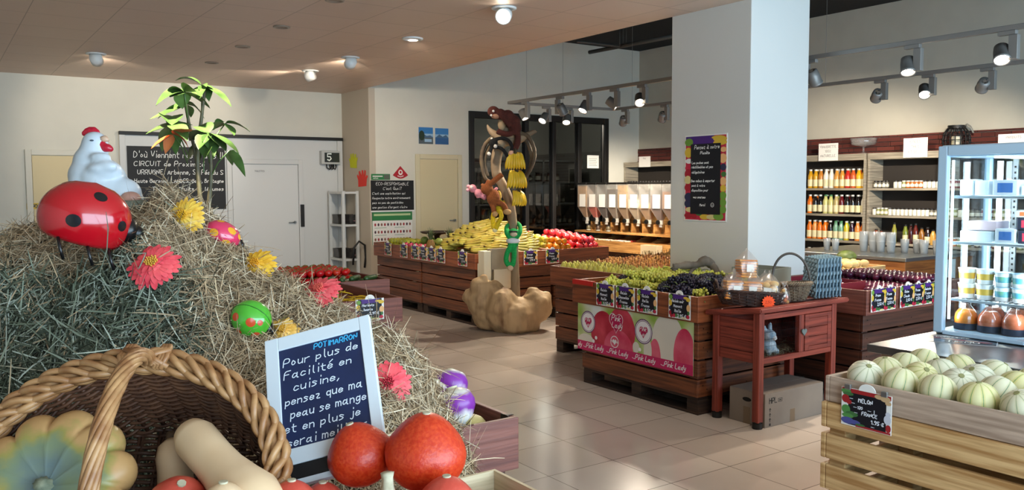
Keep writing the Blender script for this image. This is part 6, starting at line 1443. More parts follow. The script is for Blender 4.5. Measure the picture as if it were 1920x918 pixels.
q = MB(); q.ball(tuple(hl(190, 272, -.012)), 9*k_, 12, 8, sc=(1, .9, 1.1)); q.ball(tuple(hl(199, 277, -.012)), 9*k_, 12, 8, sc=(1.3, .9, .9)); q.ball(tuple(hl(207, 279, -.01)), 6*k_, 10, 8); remesh(part('wattle', q, MATS['hen_red'], hen), .004, 2)
part('beak', MB().tube([hl(192, 262, -.01), hl(198, 260, -.012), hl(203, 263, -.014)], [.0125, .010, .004], 8), mat('hen_beak', '#c9a58a', rough=.4), hen)
part('eye', MB().ball(tuple(hl(172, 263, -.0365)), .0035, 8, 6, sc=(1.8, .6, .8)), mat('hen_eye', '#4a5560', rough=.3), hen)
part('egg', MB().ball(tuple(hl(245, 371, -.04)), 15*k_, 14, 10, sc=(1.2, 1, .8)), mat('hen_egg', '#b98a78', rough=.5), hen); part('plinth', MB().ball(tuple(hl(250, 385, -.03)), 24*k_, 16, 8, sc=(1.3, 1.2, .55)), mat('hen_plinth', '#6e7466', rough=.7), hen)
# gerbera flowers
def gerbera(px, py, rad, label, col, col2, ccol, nx=0, nz=.35, lift=.03, np_=23):
    p = hay_hit(px, py)-ray(px, py).normalized()*lift; nrm = (-FH+RH*nx+Vector((0, 0, nz))).normalized(); up_ = Vector((0, 0, 1)); ex_ = up_.cross(nrm).normalized(); ey_ = nrm.cross(ex_)
    o = thing('gerbera', label, 'flower', p); o.rotation_euler = frame(ex_, ey_, nrm, Vector()).to_euler(); q = MB(); r_ = random.Random(int(px*7+py))
    for lay, (n_, R_, z) in enumerate(((np_, 1, 0), (np_-2, .82, .008), (12, .5, .014))):
        for k in range(n_):
            a = 2*PI*(k+.5*lay)/n_+r_.uniform(-.06, .06); L_ = rad*R_*r_.uniform(.9, 1.06); w_ = rad*.125*r_.uniform(.85, 1.1)*(1 if lay < 2 else .6); dr = r_.uniform(-.2, .3); vs = []
            for i, (t_, wf) in enumerate(((.12, .35), (.4, .8), (.7, 1.05), (.9, .8), (1, .25))):
                zz = z+rad*(.18*t_-.28*t_*t_*(1+dr)); c = Vector((math.cos(a)*L_*t_, math.sin(a)*L_*t_, zz)); sd_ = Vector((-math.sin(a), math.cos(a), 0))*w_*wf
                vs += [c-sd_+Vector((0, 0, .15*w_*wf)), c, c+sd_+Vector((0, 0, .15*w_*wf))]
            q.add(vs, [(3*i+j, 3*i+j+1, 3*i+j+4, 3*i+j+3) for i in range(4) for j in range(2)], 0, True)
    part('petals', q, mat('petal_'+col[1:], col, rough=.6, col2=col2, vs=25, sss=.1), o)
    q = MB(); q.ball((0, 0, .012), rad*.17, 12, 8, sc=(1, 1, .5))
    for k in range(26):
        a = k*2.4; rr = rad*.2*math.sqrt(k/26); q.tube([(rr*math.cos(a), rr*math.sin(a), .014), (rr*1.25*math.cos(a), rr*1.25*math.sin(a), .026)], .0022, 4)
    part('flower_centre', q, mat('centre_'+ccol[1:], ccol, rough=.7), o); part('stem', MB().tube([(0, 0, 0), (0, -.01, -.04), (.01, -.03, -.09)], .003, 5), STEMG, o); return o
gerbera(347, 406, .060, 'yellow gerbera flower on the crest left of the pink ladybird', '#e0a62a', '#f0c850', '#d9a318', -.1, .35); gerbera(288, 497, .069, 'coral red gerbera below the big red ladybird', '#d83a4a', '#ee5a5e', '#d8a53a', .05, .8, .04)
gerbera(482, 498, .058, 'yellow gerbera on the slope below the pink ladybird', '#e0a01e', '#f0c03c', '#e09a14', -.15, .7); gerbera(602, 546, .062, 'coral pink gerbera next to the yellow bean tray', '#e2454f', '#f26a6c', '#e2604f', -.35, 1.1, .035)
gerbera(532, 622, .046, 'yellow gerbera half hidden behind the top of the white chalkboard', '#e3a83a', '#f0c46a', '#dba030', .1, .8); gerbera(728, 718, .066, 'coral red gerbera peeking out right of the white chalkboard', '#d83a4a', '#f06068', '#c93040', .25, .45, .02)

# ---------------------------------------------------------------- money plant behind the hay
PD_ = 3.15; pb_ = atd(392, 620, PD_); pb_.z = .70
PL = thing('money_plant', 'tall potted plant with palm shaped leaves rising behind the hay', 'plant', pb_)
def pl(px, py, dd=0): return atd(px, py, PD_+dd)-pb_
LEAF = mat('leaf_green', '#3a5226', rough=.30, col2='#527038', vs=14, sss=.05); LEAFB = mat('leaf_brown_backlit', '#a4552a', rough=.5, col2='#b96c38', vs=10); LEAFL = mat('leaf_pale', '#8fb04a', rough=.4, col2='#b4c878', vs=12)  # LEAFB carries the orange glow of backlit leaves in its colour
def leaf(q, a, b, w_, sag=.02, mi=0, tw=0):
    a, b = Vector(a), Vector(b); ax = b-a; side = ax.cross(Vector((0, 0, 1))); side = side.normalized() if side.length > 1e-5 else RH.copy(); side = Matrix.Rotation(tw, 3, ax.normalized()) @ side; nn = side.cross(ax).normalized(); vs = []; n_ = 9
    for i in range(n_+1):
        t_ = i/n_; wd = w_*(math.sin(PI*min(1, t_**.75))**.8)*(1-.15*t_) if 0 < i < n_ else .0006; c = a+ax*t_+Vector((0, 0, sag*(4*t_*(1-t_)))); rp_ = .002*math.sin(t_*28)
        vs += [c-side*wd+nn*(wd*.22+rp_), c-nn*.001, c+side*wd+nn*(wd*.22-rp_)]
    q.add(vs, [(3*i+j, 3*i+j+1, 3*i+j+4, 3*i+j+3) for i in range(n_) for j in range(2)], mi, True)
part('pot', MB().lathe([(.10, 0), (.13, .02), (.15, .24), (.162, .25), (.162, .28), (.15, .28), (.145, .25), (1e-5, .25)], 24), mat('pot_brown', '#5a3a28', rough=.6), PL)
for pts in ([(392, 560), (381, 440), (376, 380), (368, 300), (356, 240), (347, 190)], [(393, 560), (388, 440), (392, 380), (396, 320), (392, 270), (388, 245)], [(391, 560), (378, 400), (370, 300), (378, 220), (384, 170)]):
    P, A = gnarl([pl(a, b) for a, b in pts], [.009]*3+[.006]*(len(pts)-3), amp=.04); part('stem', MB().tube(P, A, 6), mat('plant_stem', '#47402c', rough=.6, col2='#5f5a3c', vs=30), PL)
FR_ = [((345, 172), -.05, [(292, 198), (342, 204), (394, 203), (313, 170), (372, 176), (318, 182)], .022, 0), ((378, 160), .03, [(329, 151), (374, 186), (434, 200), (418, 182), (392, 190)], .022, 0),
       ((322, 235), -.10, [(272, 252), (304, 284), (302, 214), (339, 214), (361, 234), (352, 264), (330, 290)], .021, 0), ((325, 252), -.13, [(283, 279), (310, 288), (353, 276), (362, 243)], .018, 1),
       ((392, 250), -.08, [(448, 288), (368, 240), (402, 287), (355, 264), (384, 296), (424, 284), (372, 280)], .024, 0), ((423, 231), .05, [(469, 247), (439, 254), (386, 250), (400, 244)], .016, 0),
       ((350, 196), .08, [(280, 224), (296, 222), (383, 222), (358, 220), (326, 208)], .014, 0), ((430, 282), -.02, [(460, 331), (436, 310)], .013, 0), ((382, 268), .09, [(352, 300), (398, 300), (372, 310), (412, 300)], .022, 0)]
r_ = random.Random(8)
for (hx, hy), dd, tips, w_, kind in FR_:
    hub = pl(hx, hy, dd); q = MB()
    for (tx, ty) in tips: leaf(q, hub, pl(tx, ty, dd+r_.uniform(-.09, .09)), w_*1.65, r_.uniform(.0, .018), 0, r_.uniform(-.5, .5))
    f = part('leaf', q, LEAFB if kind else LEAF, PL, 'orange brown leaf cluster with backlight in its colour' if kind else None)
    part('leaf_stalk', MB().tube([hub, hub+(pl(min(max(hx, 352), 392), hy+40)-hub)*.55, pl(min(max(hx, 352), 392), hy+55)], .0025, 5), LEAF, f)

# ---------------------------------------------------------------- white framed chalkboard sign
TL, TRr, BL = atd(497, 641, 1.86), atd(692, 590, 1.86), atd(551, 912, 1.66)
ex_ = (TRr-TL).normalized(); SW_ = (TRr-TL).length; dn = BL-TL; dn = (dn-ex_*dn.dot(ex_)); SH_ = dn.length; ey_ = -dn.normalized(); ez_ = ex_.cross(ey_)
o = thing('chalkboard_sign', 'white framed chalkboard leaning on the hay with handwriting about potimarron', 'chalkboard', TL-ey_*SH_); o.rotation_euler = frame(ex_, ey_, ez_, Vector()).to_euler()
m_ = .030; y1_, y0_ = SH_-.033, SH_-.033-.235
part('frame', MB().box(0, SW_, 0, SH_, -.012, -.002, 0, None, .002).box(0, m_, 0, SH_, -.002, .004, 0, None, .0015).box(SW_-m_*.8, SW_, 0, SH_, -.002, .004, 0, None, .0015).box(m_, SW_-m_*.8, y1_, SH_, -.002, .0035, 0, None, .0015).box(m_, SW_-m_*.8, y0_-.035, y0_, -.002, .0035, 0, None, .0015).box(m_, SW_-m_*.8, 0, .012, -.002, .0035), mat('sign_white', '#d3dbe0', rough=.45), o)
SLB = mat('slate_blue', '#14244a', rough=.5, var=.15, vs=10); part('slate', MB().box(m_, SW_-m_*.8, y0_, y1_, -.002, .0005), SLB, o); part('lower_slate', MB().box(m_, SW_-m_*.8, .012, y0_-.035, -.002, .0005), SLATE, o)
q = MB(); xl = m_+.008; ww = SW_-m_*1.8-.014; z = .0012; lh = .031
lettering(q, 'POTIMARRON', SW_-m_*.8-.006, y1_-.018, .0135, .0023, 1, None, z, align='r', slant=.1, maxw=ww*.75, seed=3)
for i, (t_, a_, f) in enumerate((('Pour plus de', 0, 1), ('Facilit\u00e9 en', 0, .9), ('cuisine,', .02, .9), ('pensez que ma', 0, 1), ('peau se mange', .01, 1), ('et en plus je', -.004, .95), ('serai meilleur', 0, 1))):
    lettering(q, t_, xl+a_, y1_-.044-i*lh, .0195, .0021, 0, None, z, slant=.14, maxw=ww*f-a_*.5, seed=i+5, wide=1.25)
part('writing', q, [mat('chalk_white', '#dfe8f2', rough=.8), mat('chalk_blue', '#3fb3e6', rough=.8)], o)

# ---------------------------------------------------------------- big wicker basket lying open towards the viewer
WK = mat('wicker_brown', '#4c2e1f', rough=.5, col2='#68422b', vs=30, rndv=0); WKR = mat('wicker_rim', '#8d5f38', rough=.45, col2='#b08558', vs=26); WKD = mat('wicker_inner', '#432a1d', rough=.55, col2='#5e3d2a', vs=30)
tt = R(30); n_ = -FH*math.cos(tt)+Vector((0, 0, 1))*math.sin(tt); e2 = Vector((0, 0, 1))*math.cos(tt)+FH*math.sin(tt)
ctr = atd(229, 890, 1.55); ctr.z = .985; bh_ = .24; BO = ctr-n_*bh_; BMX = frame(RH, e2, n_, BO)
BK = thing('wicker_basket', 'large brown wicker basket tipped open towards the viewer, holding pumpkins', 'basket', BO); BK.rotation_euler = frame(RH, e2, n_, Vector()).to_euler()
q = woven(.212, .16, .288, .23, bh_, 30, .0055, .0042, n=150, stakes=36, curve=.65); part('weave', q, WK, BK)
q = MB()
for k in range(26):
    r_y = -.155+k*.0124; xx = .215*math.sqrt(max(0, 1-(r_y/.162)**2)); q.tube([(xx*(-1+2*i/24), r_y, .004+.004*math.cos(i*PI/2+(k % 2)*PI)) for i in range(25)], .0048, 5)
for k in range(9): x_ = -.18+k*.045; yy = .155*math.sqrt(max(0, 1-(x_/.215)**2)); q.tube([(x_, -yy, .004), (x_, yy, .004)], .004, 5); q.tube([(x_+.008, -yy, .004), (x_+.008, yy, .004)], .004, 5)
part('woven_base', q, WKD, BK)
q = MB(); ns_ = 10
for s_ in range(ns_):
    P = []
    for i in range(301):
        a = 2*PI*i/300; ph = (1 if s_ % 2 else -1)*a*9+2*PI*s_/ns_; rr = .020*math.sin(ph); zz = .007*math.cos(ph*2+(PI if s_ % 2 else 0))*1.0+.010*math.cos(ph)*(1 if s_ % 2 else -1); P.append(((.289+rr)*math.cos(a), (.232+rr)*math.sin(a), bh_+.010+zz))
    q.tube(P, .0072, 5, 0, None, False)
q.tube([(.289*math.cos(2*PI*i/100), .232*math.sin(2*PI*i/100), bh_+.006) for i in range(101)], .014, 7, 0, None, False)
part('rim', q, WKR, BK)
pts = []
for i in range(41):
    a = PI*(i/40); pts.append(Vector((.012+.045*math.sin(a), (.232)*math.cos(a), bh_+.005+.235*math.sin(a))))
q = MB()
for s_ in range(8):
    P = []
    for i, p in enumerate(pts):
        t_ = (pts[min(i+1, 40)]-pts[max(i-1, 0)]).normalized(); a1 = Vector((1, 0, 0)); a1 = (a1-t_*a1.dot(t_)).normalized(); a2 = t_.cross(a1); ph = 2*PI*s_/8+i*.33; P.append(p+(a1*math.cos(ph)+a2*math.sin(ph))*.0105)
    q.tube(P, .0058, 6)
part('handle', q, WKR, BK)
q = MB()
for s_ in (-1, 1):
    for k in range(4): q.tube([(-.035*s_+k*.007, .215+.0*k, bh_+.026), (0+k*.006, .235, bh_+.036), (.035*s_+k*.007, .250, bh_+.026)], .0062, 6)
    for k in range(3): q.tube([(.03*s_+.006*k, .21, bh_+.028), (.04*s_+.006*k, .235, bh_+.03), (.035*s_+.006*k, .262, bh_+.012), (.02*s_+.006*k, .255, bh_-.02)], .006, 6)
part('handle_binding', q, WKR, BK)

# pumpkins and squashes
MUS = bpy.data.materials.new('ribbed_pumpkin'); MUS.use_nodes = True; nt = MUS.node_tree; b = nt.nodes['Principled BSDF']; b.inputs['Roughness'].default_value = .42; N = nt.nodes.new; L = nt.links.new
tc = N('ShaderNodeTexCoord'); sp = N('ShaderNodeVectorMath'); sp.operation = 'MULTIPLY'; sp.inputs[1].default_value = (1, 1, 0); L(tc.outputs['Object'], sp.inputs[0]); ln = N('ShaderNodeVectorMath'); ln.operation = 'LENGTH'; L(sp.outputs[0], ln.inputs[0])
nz = N('ShaderNodeTexNoise'); nz.inputs['Scale'].default_value = 14; nz.inputs['Detail'].default_value = 5; L(tc.outputs['Object'], nz.inputs['Vector']); ad = N('ShaderNodeMath'); ad.operation = 'MULTIPLY_ADD'; ad.inputs[1].default_value = .20; L(nz.outputs['Fac'], ad.inputs[0]); L(ln.outputs['Value'], ad.inputs[2])
mr = N('ShaderNodeMapRange'); mr.inputs['From Min'].default_value = .10; mr.inputs['From Max'].default_value = .26; L(ad.outputs[0], mr.inputs['Value']); rp = N('ShaderNodeValToRGB'); L(mr.outputs['Result'], rp.inputs['Fac']); el = rp.color_ramp.elements
el[0].position = 0; el[0].color = hexc('#5a6a6c'); el[1].position = .42; el[1].color = hexc('#6f7a5c'); e = el.new(.60); e.color = hexc('#8f8445'); e = el.new(.80); e.color = hexc('#b38a58')
L(rp.outputs['Color'], b.inputs['Base Color'])
prof = [(1e-5, .004)]+[(.15*math.sin(PI*j/16)**.75, .058-.062*math.cos(PI*j/16)-.030*math.exp(-((16-j)/2.4)**2)) for j in range(1, 16)]+[(.012, .086), (1e-5, .085)]
MP = thing('ribbed_pumpkin', 'deeply ribbed green and tan pumpkin at the left of the big basket', 'pumpkin', atd(98, 925, 1.545)+n_*-.05)
nn_ = (-FH*.80+Vector((0, 0, 1))*.55+RH*.02).normalized(); e1_ = Vector((0, 0, 1)).cross(nn_).normalized(); MP.rotation_euler = frame(e1_, nn_.cross(e1_), nn_, Vector()).to_euler()
part('flesh', MB().lathe(prof, 132, lobes=lambda a, z: .86+.16*abs(math.sin(5.5*a))**.55), MUS, MP)
part('stem', MB().lathe([(.022, .078), (.017, .086), (.012, .098), (.011, .106), (1e-5, .107)], 20, lobes=lambda a, z: 1+.16*math.cos(8*a)), mat('pumpkin_stem', '#5b6350', rough=.8, col2='#8a8a70', vs=40), MP)
BUT = mat('butternut', '#d2b18a', rough=.42, col2='#dcc09c', vs=5)
def butternut(a, b_, r1, r2, label):
    a, b_ = Vector(a), Vector(b_); L_ = (b_-a).length; z_ = (b_-a).normalized(); x_ = z_.orthogonal().normalized(); o = thing('butternut_squash', label, 'squash', a); o.rotation_euler = frame(x_, z_.cross(x_), z_, Vector()).to_euler()
    part('flesh', MB().lathe([(1e-5, -.002), (r1*.35, -.003), (r1*.8, .010), (r1, .035), (r1*.97, L_*.35), (r1*1.02, L_*.5), (r2*.85, L_*.66), (r2, L_*.8), (r2*.9, L_*.92), (r2*.5, L_*.99), (1e-5, L_)], 26), BUT, o)
    part('stem', MB().lathe([(.012, -.003), (.010, -.018), (1e-5, -.019)], 8), STEMB, o); return o
butternut(atd(352, 806, 1.62), atd(500, 975, 1.44), .041, .058, 'pale butternut squash lying across the right of the basket'); butternut(atd(322, 826, 1.70), atd(338, 990, 1.62), .034, .046, 'second butternut squash half hidden behind the first')
RED = mat('potimarron_skin', '#b8290c', rough=.40, col2='#c8401a', vs=150, bump=.25, bs=140); REDP = mat('potimarron_pink', '#b83a2c', rough=.35, col2='#cf5a48', vs=8, bump=.2, bs=140)
PSTEM = mat('corky_stem', '#a89f84', rough=.85, col2='#c4bca0', vs=50)
def potimarron(px, py, rpx, dd, label, m=RED, tilt=0, rz=0, point=.35, stem=False):
    r = rpx*dd/FPX; c = atd(px, py, dd); e = Euler((R(tilt), 0, R(rz))); prof = []
    for j in range(17):
        a = PI*j/16; z = -math.cos(a); rr = math.sin(a)*(1-.10*max(0, z)); prof.append((max(1e-5, r*rr*(1 if z < .3 else 1-point*.35*(z-.3))), r*(z*.93+(point*.35*max(0, z-.55)))))
    o = thing('potimarron', label, 'pumpkin', c); o.rotation_euler = e; part('flesh', MB().lathe(prof, 32, lobes=lambda a_, z: 1+.012*math.cos(8*a_)), m, o); zt_ = prof[-1][1]
    if stem: part('stem', MB().lathe([(.016, zt_-.012), (.011, zt_+.004), (.010, zt_+.02), (.012, zt_+.03), (1e-5, zt_+.031)], 12, lobes=lambda a_, z: 1+.1*math.cos(5*a_)), PSTEM, o)
    else: part('stem_scar', MB().cyl(.008, zt_-.004, zt_+.002, 8), PSTEM, o)
    return o
potimarron(798, 848, 77, 1.62, 'large bright orange potimarron with pointed top, right of the pair', tilt=4, point=.42); potimarron(676, 852, 63, 1.66, 'bright orange potimarron in front of the chalkboard, left of the pair', tilt=18, rz=-120)
potimarron(548, 950, 52, 1.50, 'orange potimarron at the bottom edge below the chalkboard', REDP); potimarron(606, 948, 46, 1.62, 'orange potimarron behind the bottom one, below the chalkboard', REDP); potimarron(728, 966, 50, 1.50, 'potimarron with a corky pale stem at the bottom edge', RED, 0, 0, .5, True); potimarron(838, 952, 62, 1.50, 'pinkish red potimarron at the bottom edge below the largest one', REDP)
potimarron(335, 946, 58, 1.50, 'red orange potimarron lying in the basket', REDP, 30); o = potimarron(420, 950, 48, 1.42, 'pale cream squash lying in the basket before the butternut', BUT)
CG_ = wood('crate_slat_pale', '#c9b58c', '#dccba6', 'h', .6)
y9 = 1.60; a9 = aty(928, 884, y9); zt9 = a9.z
o = thing('slatted_crate', 'thin pale wooden crate holding the orange pumpkins', 'crate', (a9.x, y9, .716)); q = MB(); hz = zt9-.716
for s_ in (0, 1):
    for k in range(2): q.box(-.62, 0, -.008-s_*.60, -s_*.60, .01+k*hz*.52, .01+k*hz*.52+hz*.46)
    for k in range(2): q.box(-.008-s_*.612, -s_*.612, -.5995, -.0085, .01+k*hz*.52, .01+k*hz*.52+hz*.46)
part('slats', q, CG_, o); part('crate_floor', MB().box(-.61, -.01, -.59, -.01, 0, .009), CG_, o)
for k in range(12):
    x_, y_ = a9.x-.10-.14*(k % 4), y9-.10-.17*(k//4)
    c = Vector((x_, y_, .80)); o = thing('potimarron', 'orange potimarron in the bottom layer of the pale crate', 'pumpkin', c, group='bottom layer pumpkins'); part('flesh', MB().ball((0, 0, 0), .066, 20, 12), RED, o)

# ---------------------------------------------------------------- writing and pictures on the walls
def wall_frame(face): ex, ey, ez = NFACE[face]; return frame(ex, ey, ez, Vector()).to_euler()
y_ = YB-.024; a = aty(237, 271, y_); b_ = aty(424, 390, y_); cw, ch = b_.x-a.x, 2.09-1.235
o = thing('chalkboard', 'long black chalkboard with white handwriting on the white panel behind the plant', 'chalkboard', (a.x, y_, 1.235)); o.rotation_euler = wall_frame('-y'); part('board', MB().box(0, cw, 0, ch, -.003, .004), SLATE, o); q = MB()
for i, (t_, x, h_, al) in enumerate((("D'o\u00f9 Viennent nos Fruits !!", .08, .085, 'l'), ('CIRCUIT de Proximit\u00e9', .08, .065, 'l'), ('URRUGNE, Arbonne, St P\u00e9e du S', .12, .065, 'l'), ('Haute Garonne, LANDES, Gers, Bretagne', .08, .052, 'l'), ('Tous nos fruits et l\u00e9gumes', .3, .055, 'l'), ('de saison', .55, .05, 'l'), ('BONNE', .65, .05, 'l'))):
    lettering(q, t_, x, ch-.15-i*.112, h_, .0075, 0, None, .0055, slant=.1, maxw=cw-x-.02, seed=i, wide=1.15)
part('writing', q, CHALK, o)
y_ = YC-.004; a = aty(695, 338, y_); b_ = aty(776, 393, y_); cw, ch = b_.x-a.x, a.z-b_.z-.0
o = thing('chalkboard', 'black eco chalkboard hanging above the green fruit calendar', 'chalkboard', (a.x, y_, b_.z)); o.rotation_euler = wall_frame('-y'); part('board', MB().box(0, cw, 0, ch, -.003, .004), SLATE, o); part('ledge', MB().box(-.005, cw+.005, -.022, -.0005, -.003, .012), WHITE, o); q = MB()
for i, t_ in enumerate(('ECO-RESPONSABLE', "C'est Quoi?", "C'est une exploitation qui", 'Respecte notre environnement', 'pas ou peu de pesticides', "une gestion d'argent claire")):
    lettering(q, t_, cw/2 if i < 2 else .02, ch-.07-i*.067, .042 if i < 2 else .032, .0045, 0, None, .0055, align='c' if i < 2 else 'l', maxw=cw-.06, seed=i+20, wide=1.1)
part('writing', q, CHALK, o)
zt, zb = aty(697, 396, y_).z, aty(775, 456, y_).z; o = thing('fruit_calendar', 'green headed fruit season poster below the eco chalkboard', 'poster', (a.x+.01, y_, zb)); o.rotation_euler = wall_frame('-y'); ph_ = zt-zb; cw2 = cw-.04
q = MB().box(0, cw2, 0, ph_, -.003, .001, 0); q.quad(0, cw2, ph_*.72, ph_, .002, 1); q.quad(.03, cw2-.03, ph_*.86, ph_*.92, .0025, 2); q.quad(0, .008, 0, ph_, .002, 1)
for r_ in range(3):
    for k in range(12): q.disc(.05+k*(cw2-.09)/11, ph_*(.60-.22*r_), .015, .022, .0026, 3+(k+r_) % 3, n=10)
    q.quad(.04, cw2*.35, ph_*(.50-.22*r_), ph_*(.51-.22*r_), .0026, 1); q.quad(cw2*.55, cw2*.8, ph_*(.50-.22*r_), ph_*(.51-.22*r_), .0026, 1)
part('print', q, [PAPER, mat('poster_green', '#2f7d46', rough=.4), mat('poster_pale', '#b9cf9a', rough=.4), mat('poster_red', '#a8303a', rough=.5), mat('poster_plum', '#4a2a3a', rough=.5), mat('poster_brown', '#8a5a4a', rough=.5)], o)
o = thing('green_label', 'small green label strip above the left of the eco chalkboard', 'label', (a.x+.01, y_, a.z+.008)); o.rotation_euler = wall_frame('-y'); q = MB().box(0, .30, 0, .085, -.003, .001, 0); q.quad(.02, .18, .045, .06, .002, 1); q.quad(.20, .29, .01, .075, .0018, 2); lettering(q, 'nature', .03, .018, .02, .004, 1, None, .002); part('print', q, [MATS['poster_green'], PAPER, mat('label_grey', '#5a6458', rough=.6)], o)
c = aty(751, 334, y_); o = thing('fan_sign', 'red fan shaped sign with a white emblem above the eco chalkboard', 'sign', (c.x, y_, c.z-.01)); o.rotation_euler = wall_frame('-y'); q = MB(); q.poly([(0, .19), (-.125, .055)]+[(-.125+.25*i/10, .055-.05*math.sin(PI*i/10)) for i in range(1, 10)]+[(.125, .055)], -.003, .001, 0); q.disc(0, .095, .035, .04, .0018, 1); q.strip([(-.045, .045), (.0, .03), (.045, .045)], .012, .0018, 1); q.disc(0, .10, .018, .02, .0023, 0); part('print', q, [mat('fan_red', '#b01c2a', rough=.4), PAPER], o)
for nm, (xa, ya, xb, yb2), lb, sea in (('l', (785, 238, 812, 270), 'left colour photograph of a mountain village on the wall', 0), ('r', (816, 240, 841, 271), 'right colour photograph of blue sky and sea on the wall', 1)):
    pa, pq = aty(xa, ya, y_), aty(xb, yb2, y_); w_, h_ = pq.x-pa.x, pa.z-pq.z; o = thing('wall_photo', lb, 'photo', (pa.x, y_, pq.z)); o.rotation_euler = wall_frame('-y'); q = MB().box(0, w_, 0, h_, -.003, .001, 0)
    q.quad(0, w_, h_*.45, h_*.62, .0016, 1); q.poly([(0, h_*.4), (w_*.3, h_*.62), (w_*.55, h_*.48), (w_*.8, h_*.6 if sea else h_*.52), (w_, h_*.42)], .001, .0018, 2); q.quad(0, w_, 0, h_*.4, .002, 3 if sea else 4)
    if not sea: q.disc(w_*.2, h_*.5, w_*.2, h_*.3, .0024, 5); q.quad(w_*.4, w_*.9, h_*.12, h_*.3, .0024, 1)
    part('print', q, [mat('photo_sky', '#3a7fc0', rough=.3), mat('photo_haze', '#9cc0dc', rough=.3), mat('photo_hill', '#4a6a8a', rough=.3), mat('photo_sea', '#2f5f94', rough=.3), mat('photo_ground', '#59646a', rough=.3), mat('photo_tree', '#2a3a2c', rough=.3)], o)
# electric display box, paper hands
a = aty(603, 282, YB-.12); b_ = aty(640, 308, YB-.12); w_, h_ = b_.x-a.x-.01, a.z-b_.z; o = thing('display_box', 'grey wall display box showing the number 5, cables below', 'display', (a.x, YB-.02, b_.z)); o.rotation_euler = wall_frame('-y')
part('housing', MB().box(0, w_, 0, h_, 0, .10, 0, None, .008), mat('box_grey', '#b7bab8', rough=.5), o); part('screen', MB().box(.045, w_-.02, .03, h_-.03, .10, .103), mat('screen_dark', '#2e3432', rough=.2), o); q = MB(); lettering(q, '5', .09, .055, .10, .02, 0, None, .1045, soft=0, jit=0, slant=0); part('digit', q, mat('digit_white', '#e8efe8', rough=.5), o)
q = MB()
for k in range(3): q.tube([(.10+k*.05, 0, .04), (.10+k*.05, -.05, .05), (.14+k*.045, -.075, .05), (.18+k*.035, -.04, .04), (.18+k*.035, 0, .03)], .009, 6)
part('cable', q, BLACK, o)
def paper_hand(label, px, py, px2, py2, m, flip):
    a, b_ = atx(px, py, X0-.004), atx(px2, py2, X0-.004); w_, h_ = a.y-b_.y, a.z-b_.z; o = thing('paper_hand', label, 'paper cutout', (X0-.003, a.y, b_.z)); o.rotation_euler = wall_frame('-x')
    pts = [(.12, .0), (.85, .05), (.9, .45), (1.0, .62), (.9, .7), (.8, .55), (.82, .95), (.7, 1.0), (.65, .66), (.58, .98), (.45, 1.0), (.42, .66), (.3, .96), (.18, .92), (.2, .6), (.06, .75), (0, .66), (.12, .4)]
    q = MB(); q.poly([((1-x if flip else x)*w_, y*h_) for x, y in (reversed(pts) if flip else pts)], 0, .002); part('cutout', q, m, o); return o
paper_hand('yellow paper cutout pinned on the grey wall return', 654, 288, 671, 315, mat('paper_yellow', '#cdd018', rough=.7), True); paper_hand('red paper hand cutout pinned on the grey wall return', 669, 319, 690, 350, mat('paper_red', '#e8382a', rough=.7), False)
# UNO sticker on the beige door, door plate
o = thing('door_sticker', 'small yellow sticker with black capitals on the beige door', 'sticker', (aty(50, 388, YB-.02).x, YB-.019, aty(50, 392, YB).z)); o.rotation_euler = wall_frame('-y'); part('label', MB().box(0, .2, 0, .075, 0, .0015), mat('sticker_yellow', '#c9a81f', rough=.5), o); q = MB(); lettering(q, 'UNO', .02, .015, .045, .009, 0, None, .0022, soft=1, slant=0, jit=0); part('print', q, BLACK, o)
o = thing('door_plate', 'tiny grey lettering plate on the white door', 'plate', (aty(478, 320, YB-.05).x, YB-.0395, aty(478, 322, YB-.04).z)); o.rotation_euler = wall_frame('-y'); q = MB(); lettering(q, 'TOILETTES', 0, 0, .022, .004, 0, None, .001, soft=0, jit=0, slant=0); part('print', q, mat('plate_grey', '#77797a', rough=.6), o)
# poster on the column
a, b_ = atx(1285, 254, X0-.003), atx(1362, 416, X0-.003); w_ = a.y-b_.y; zt = (a.z+atx(1362, 250, X0).z)/2; zb = (atx(1285, 413, X0).z+b_.z)/2; h_ = zt-zb
o = thing('column_poster', 'tall fruit bordered chalk poster Pensez a notre planete on the column', 'poster', (X0-.003, a.y, zb)); o.rotation_euler = wall_frame('-x'); fm = [PAPER, CARDBLK, PURPLE]+CF; q = MB().box(0, w_, 0, h_, -.002, .002, 0); q.quad(.01, w_-.01, .01, h_-.01, .0023, 6); q.quad(.01, w_*.7, h_*.88, h_-.01, .0026, 2)
kk = 0
for (x, y, rx, ry, c) in ((.10, .92, .10, .045, 3), (.06, .80, .09, .06, 4), (.10, .70, .08, .03, 0), (.07, .62, .06, .03, 6), (.08, .55, .09, .06, 5), (.06, .48, .08, .05, 10), (.07, .39, .08, .045, 5), (.09, .28, .10, .05, 9), (.10, .20, .10, .05, 9), (.13, .13, .10, .03, 10), (.1, .06, .10, .035, 5), (.25, .06, .08, .035, 5), (.38, .05, .08, .04, 6), (.36, .09, .08, .03, 7), (.50, .05, .12, .03, 4), (.66, .05, .12, .03, 10), (.82, .06, .12, .045, 3), (.90, .94, .16, .03, 4), (.86, .90, .16, .03, 4), (.80, .96, .16, .02, 4), (.92, .82, .07, .03, 8), (.91, .72, .085, .055, 8), (.92, .62, .07, .04, 9), (.93, .54, .06, .03, 7), (.92, .46, .07, .05, 8), (.92, .38, .07, .04, 4), (.93, .30, .08, .045, 3), (.92, .22, .08, .045, 3), (.93, .14, .08, .045, 3)):
    q.disc(min(max(x, rx), 1-rx)*w_, min(max(y, ry), 1-ry)*h_, rx*w_, ry*h_, .0030+.00004*kk, c, n=16); kk += 1
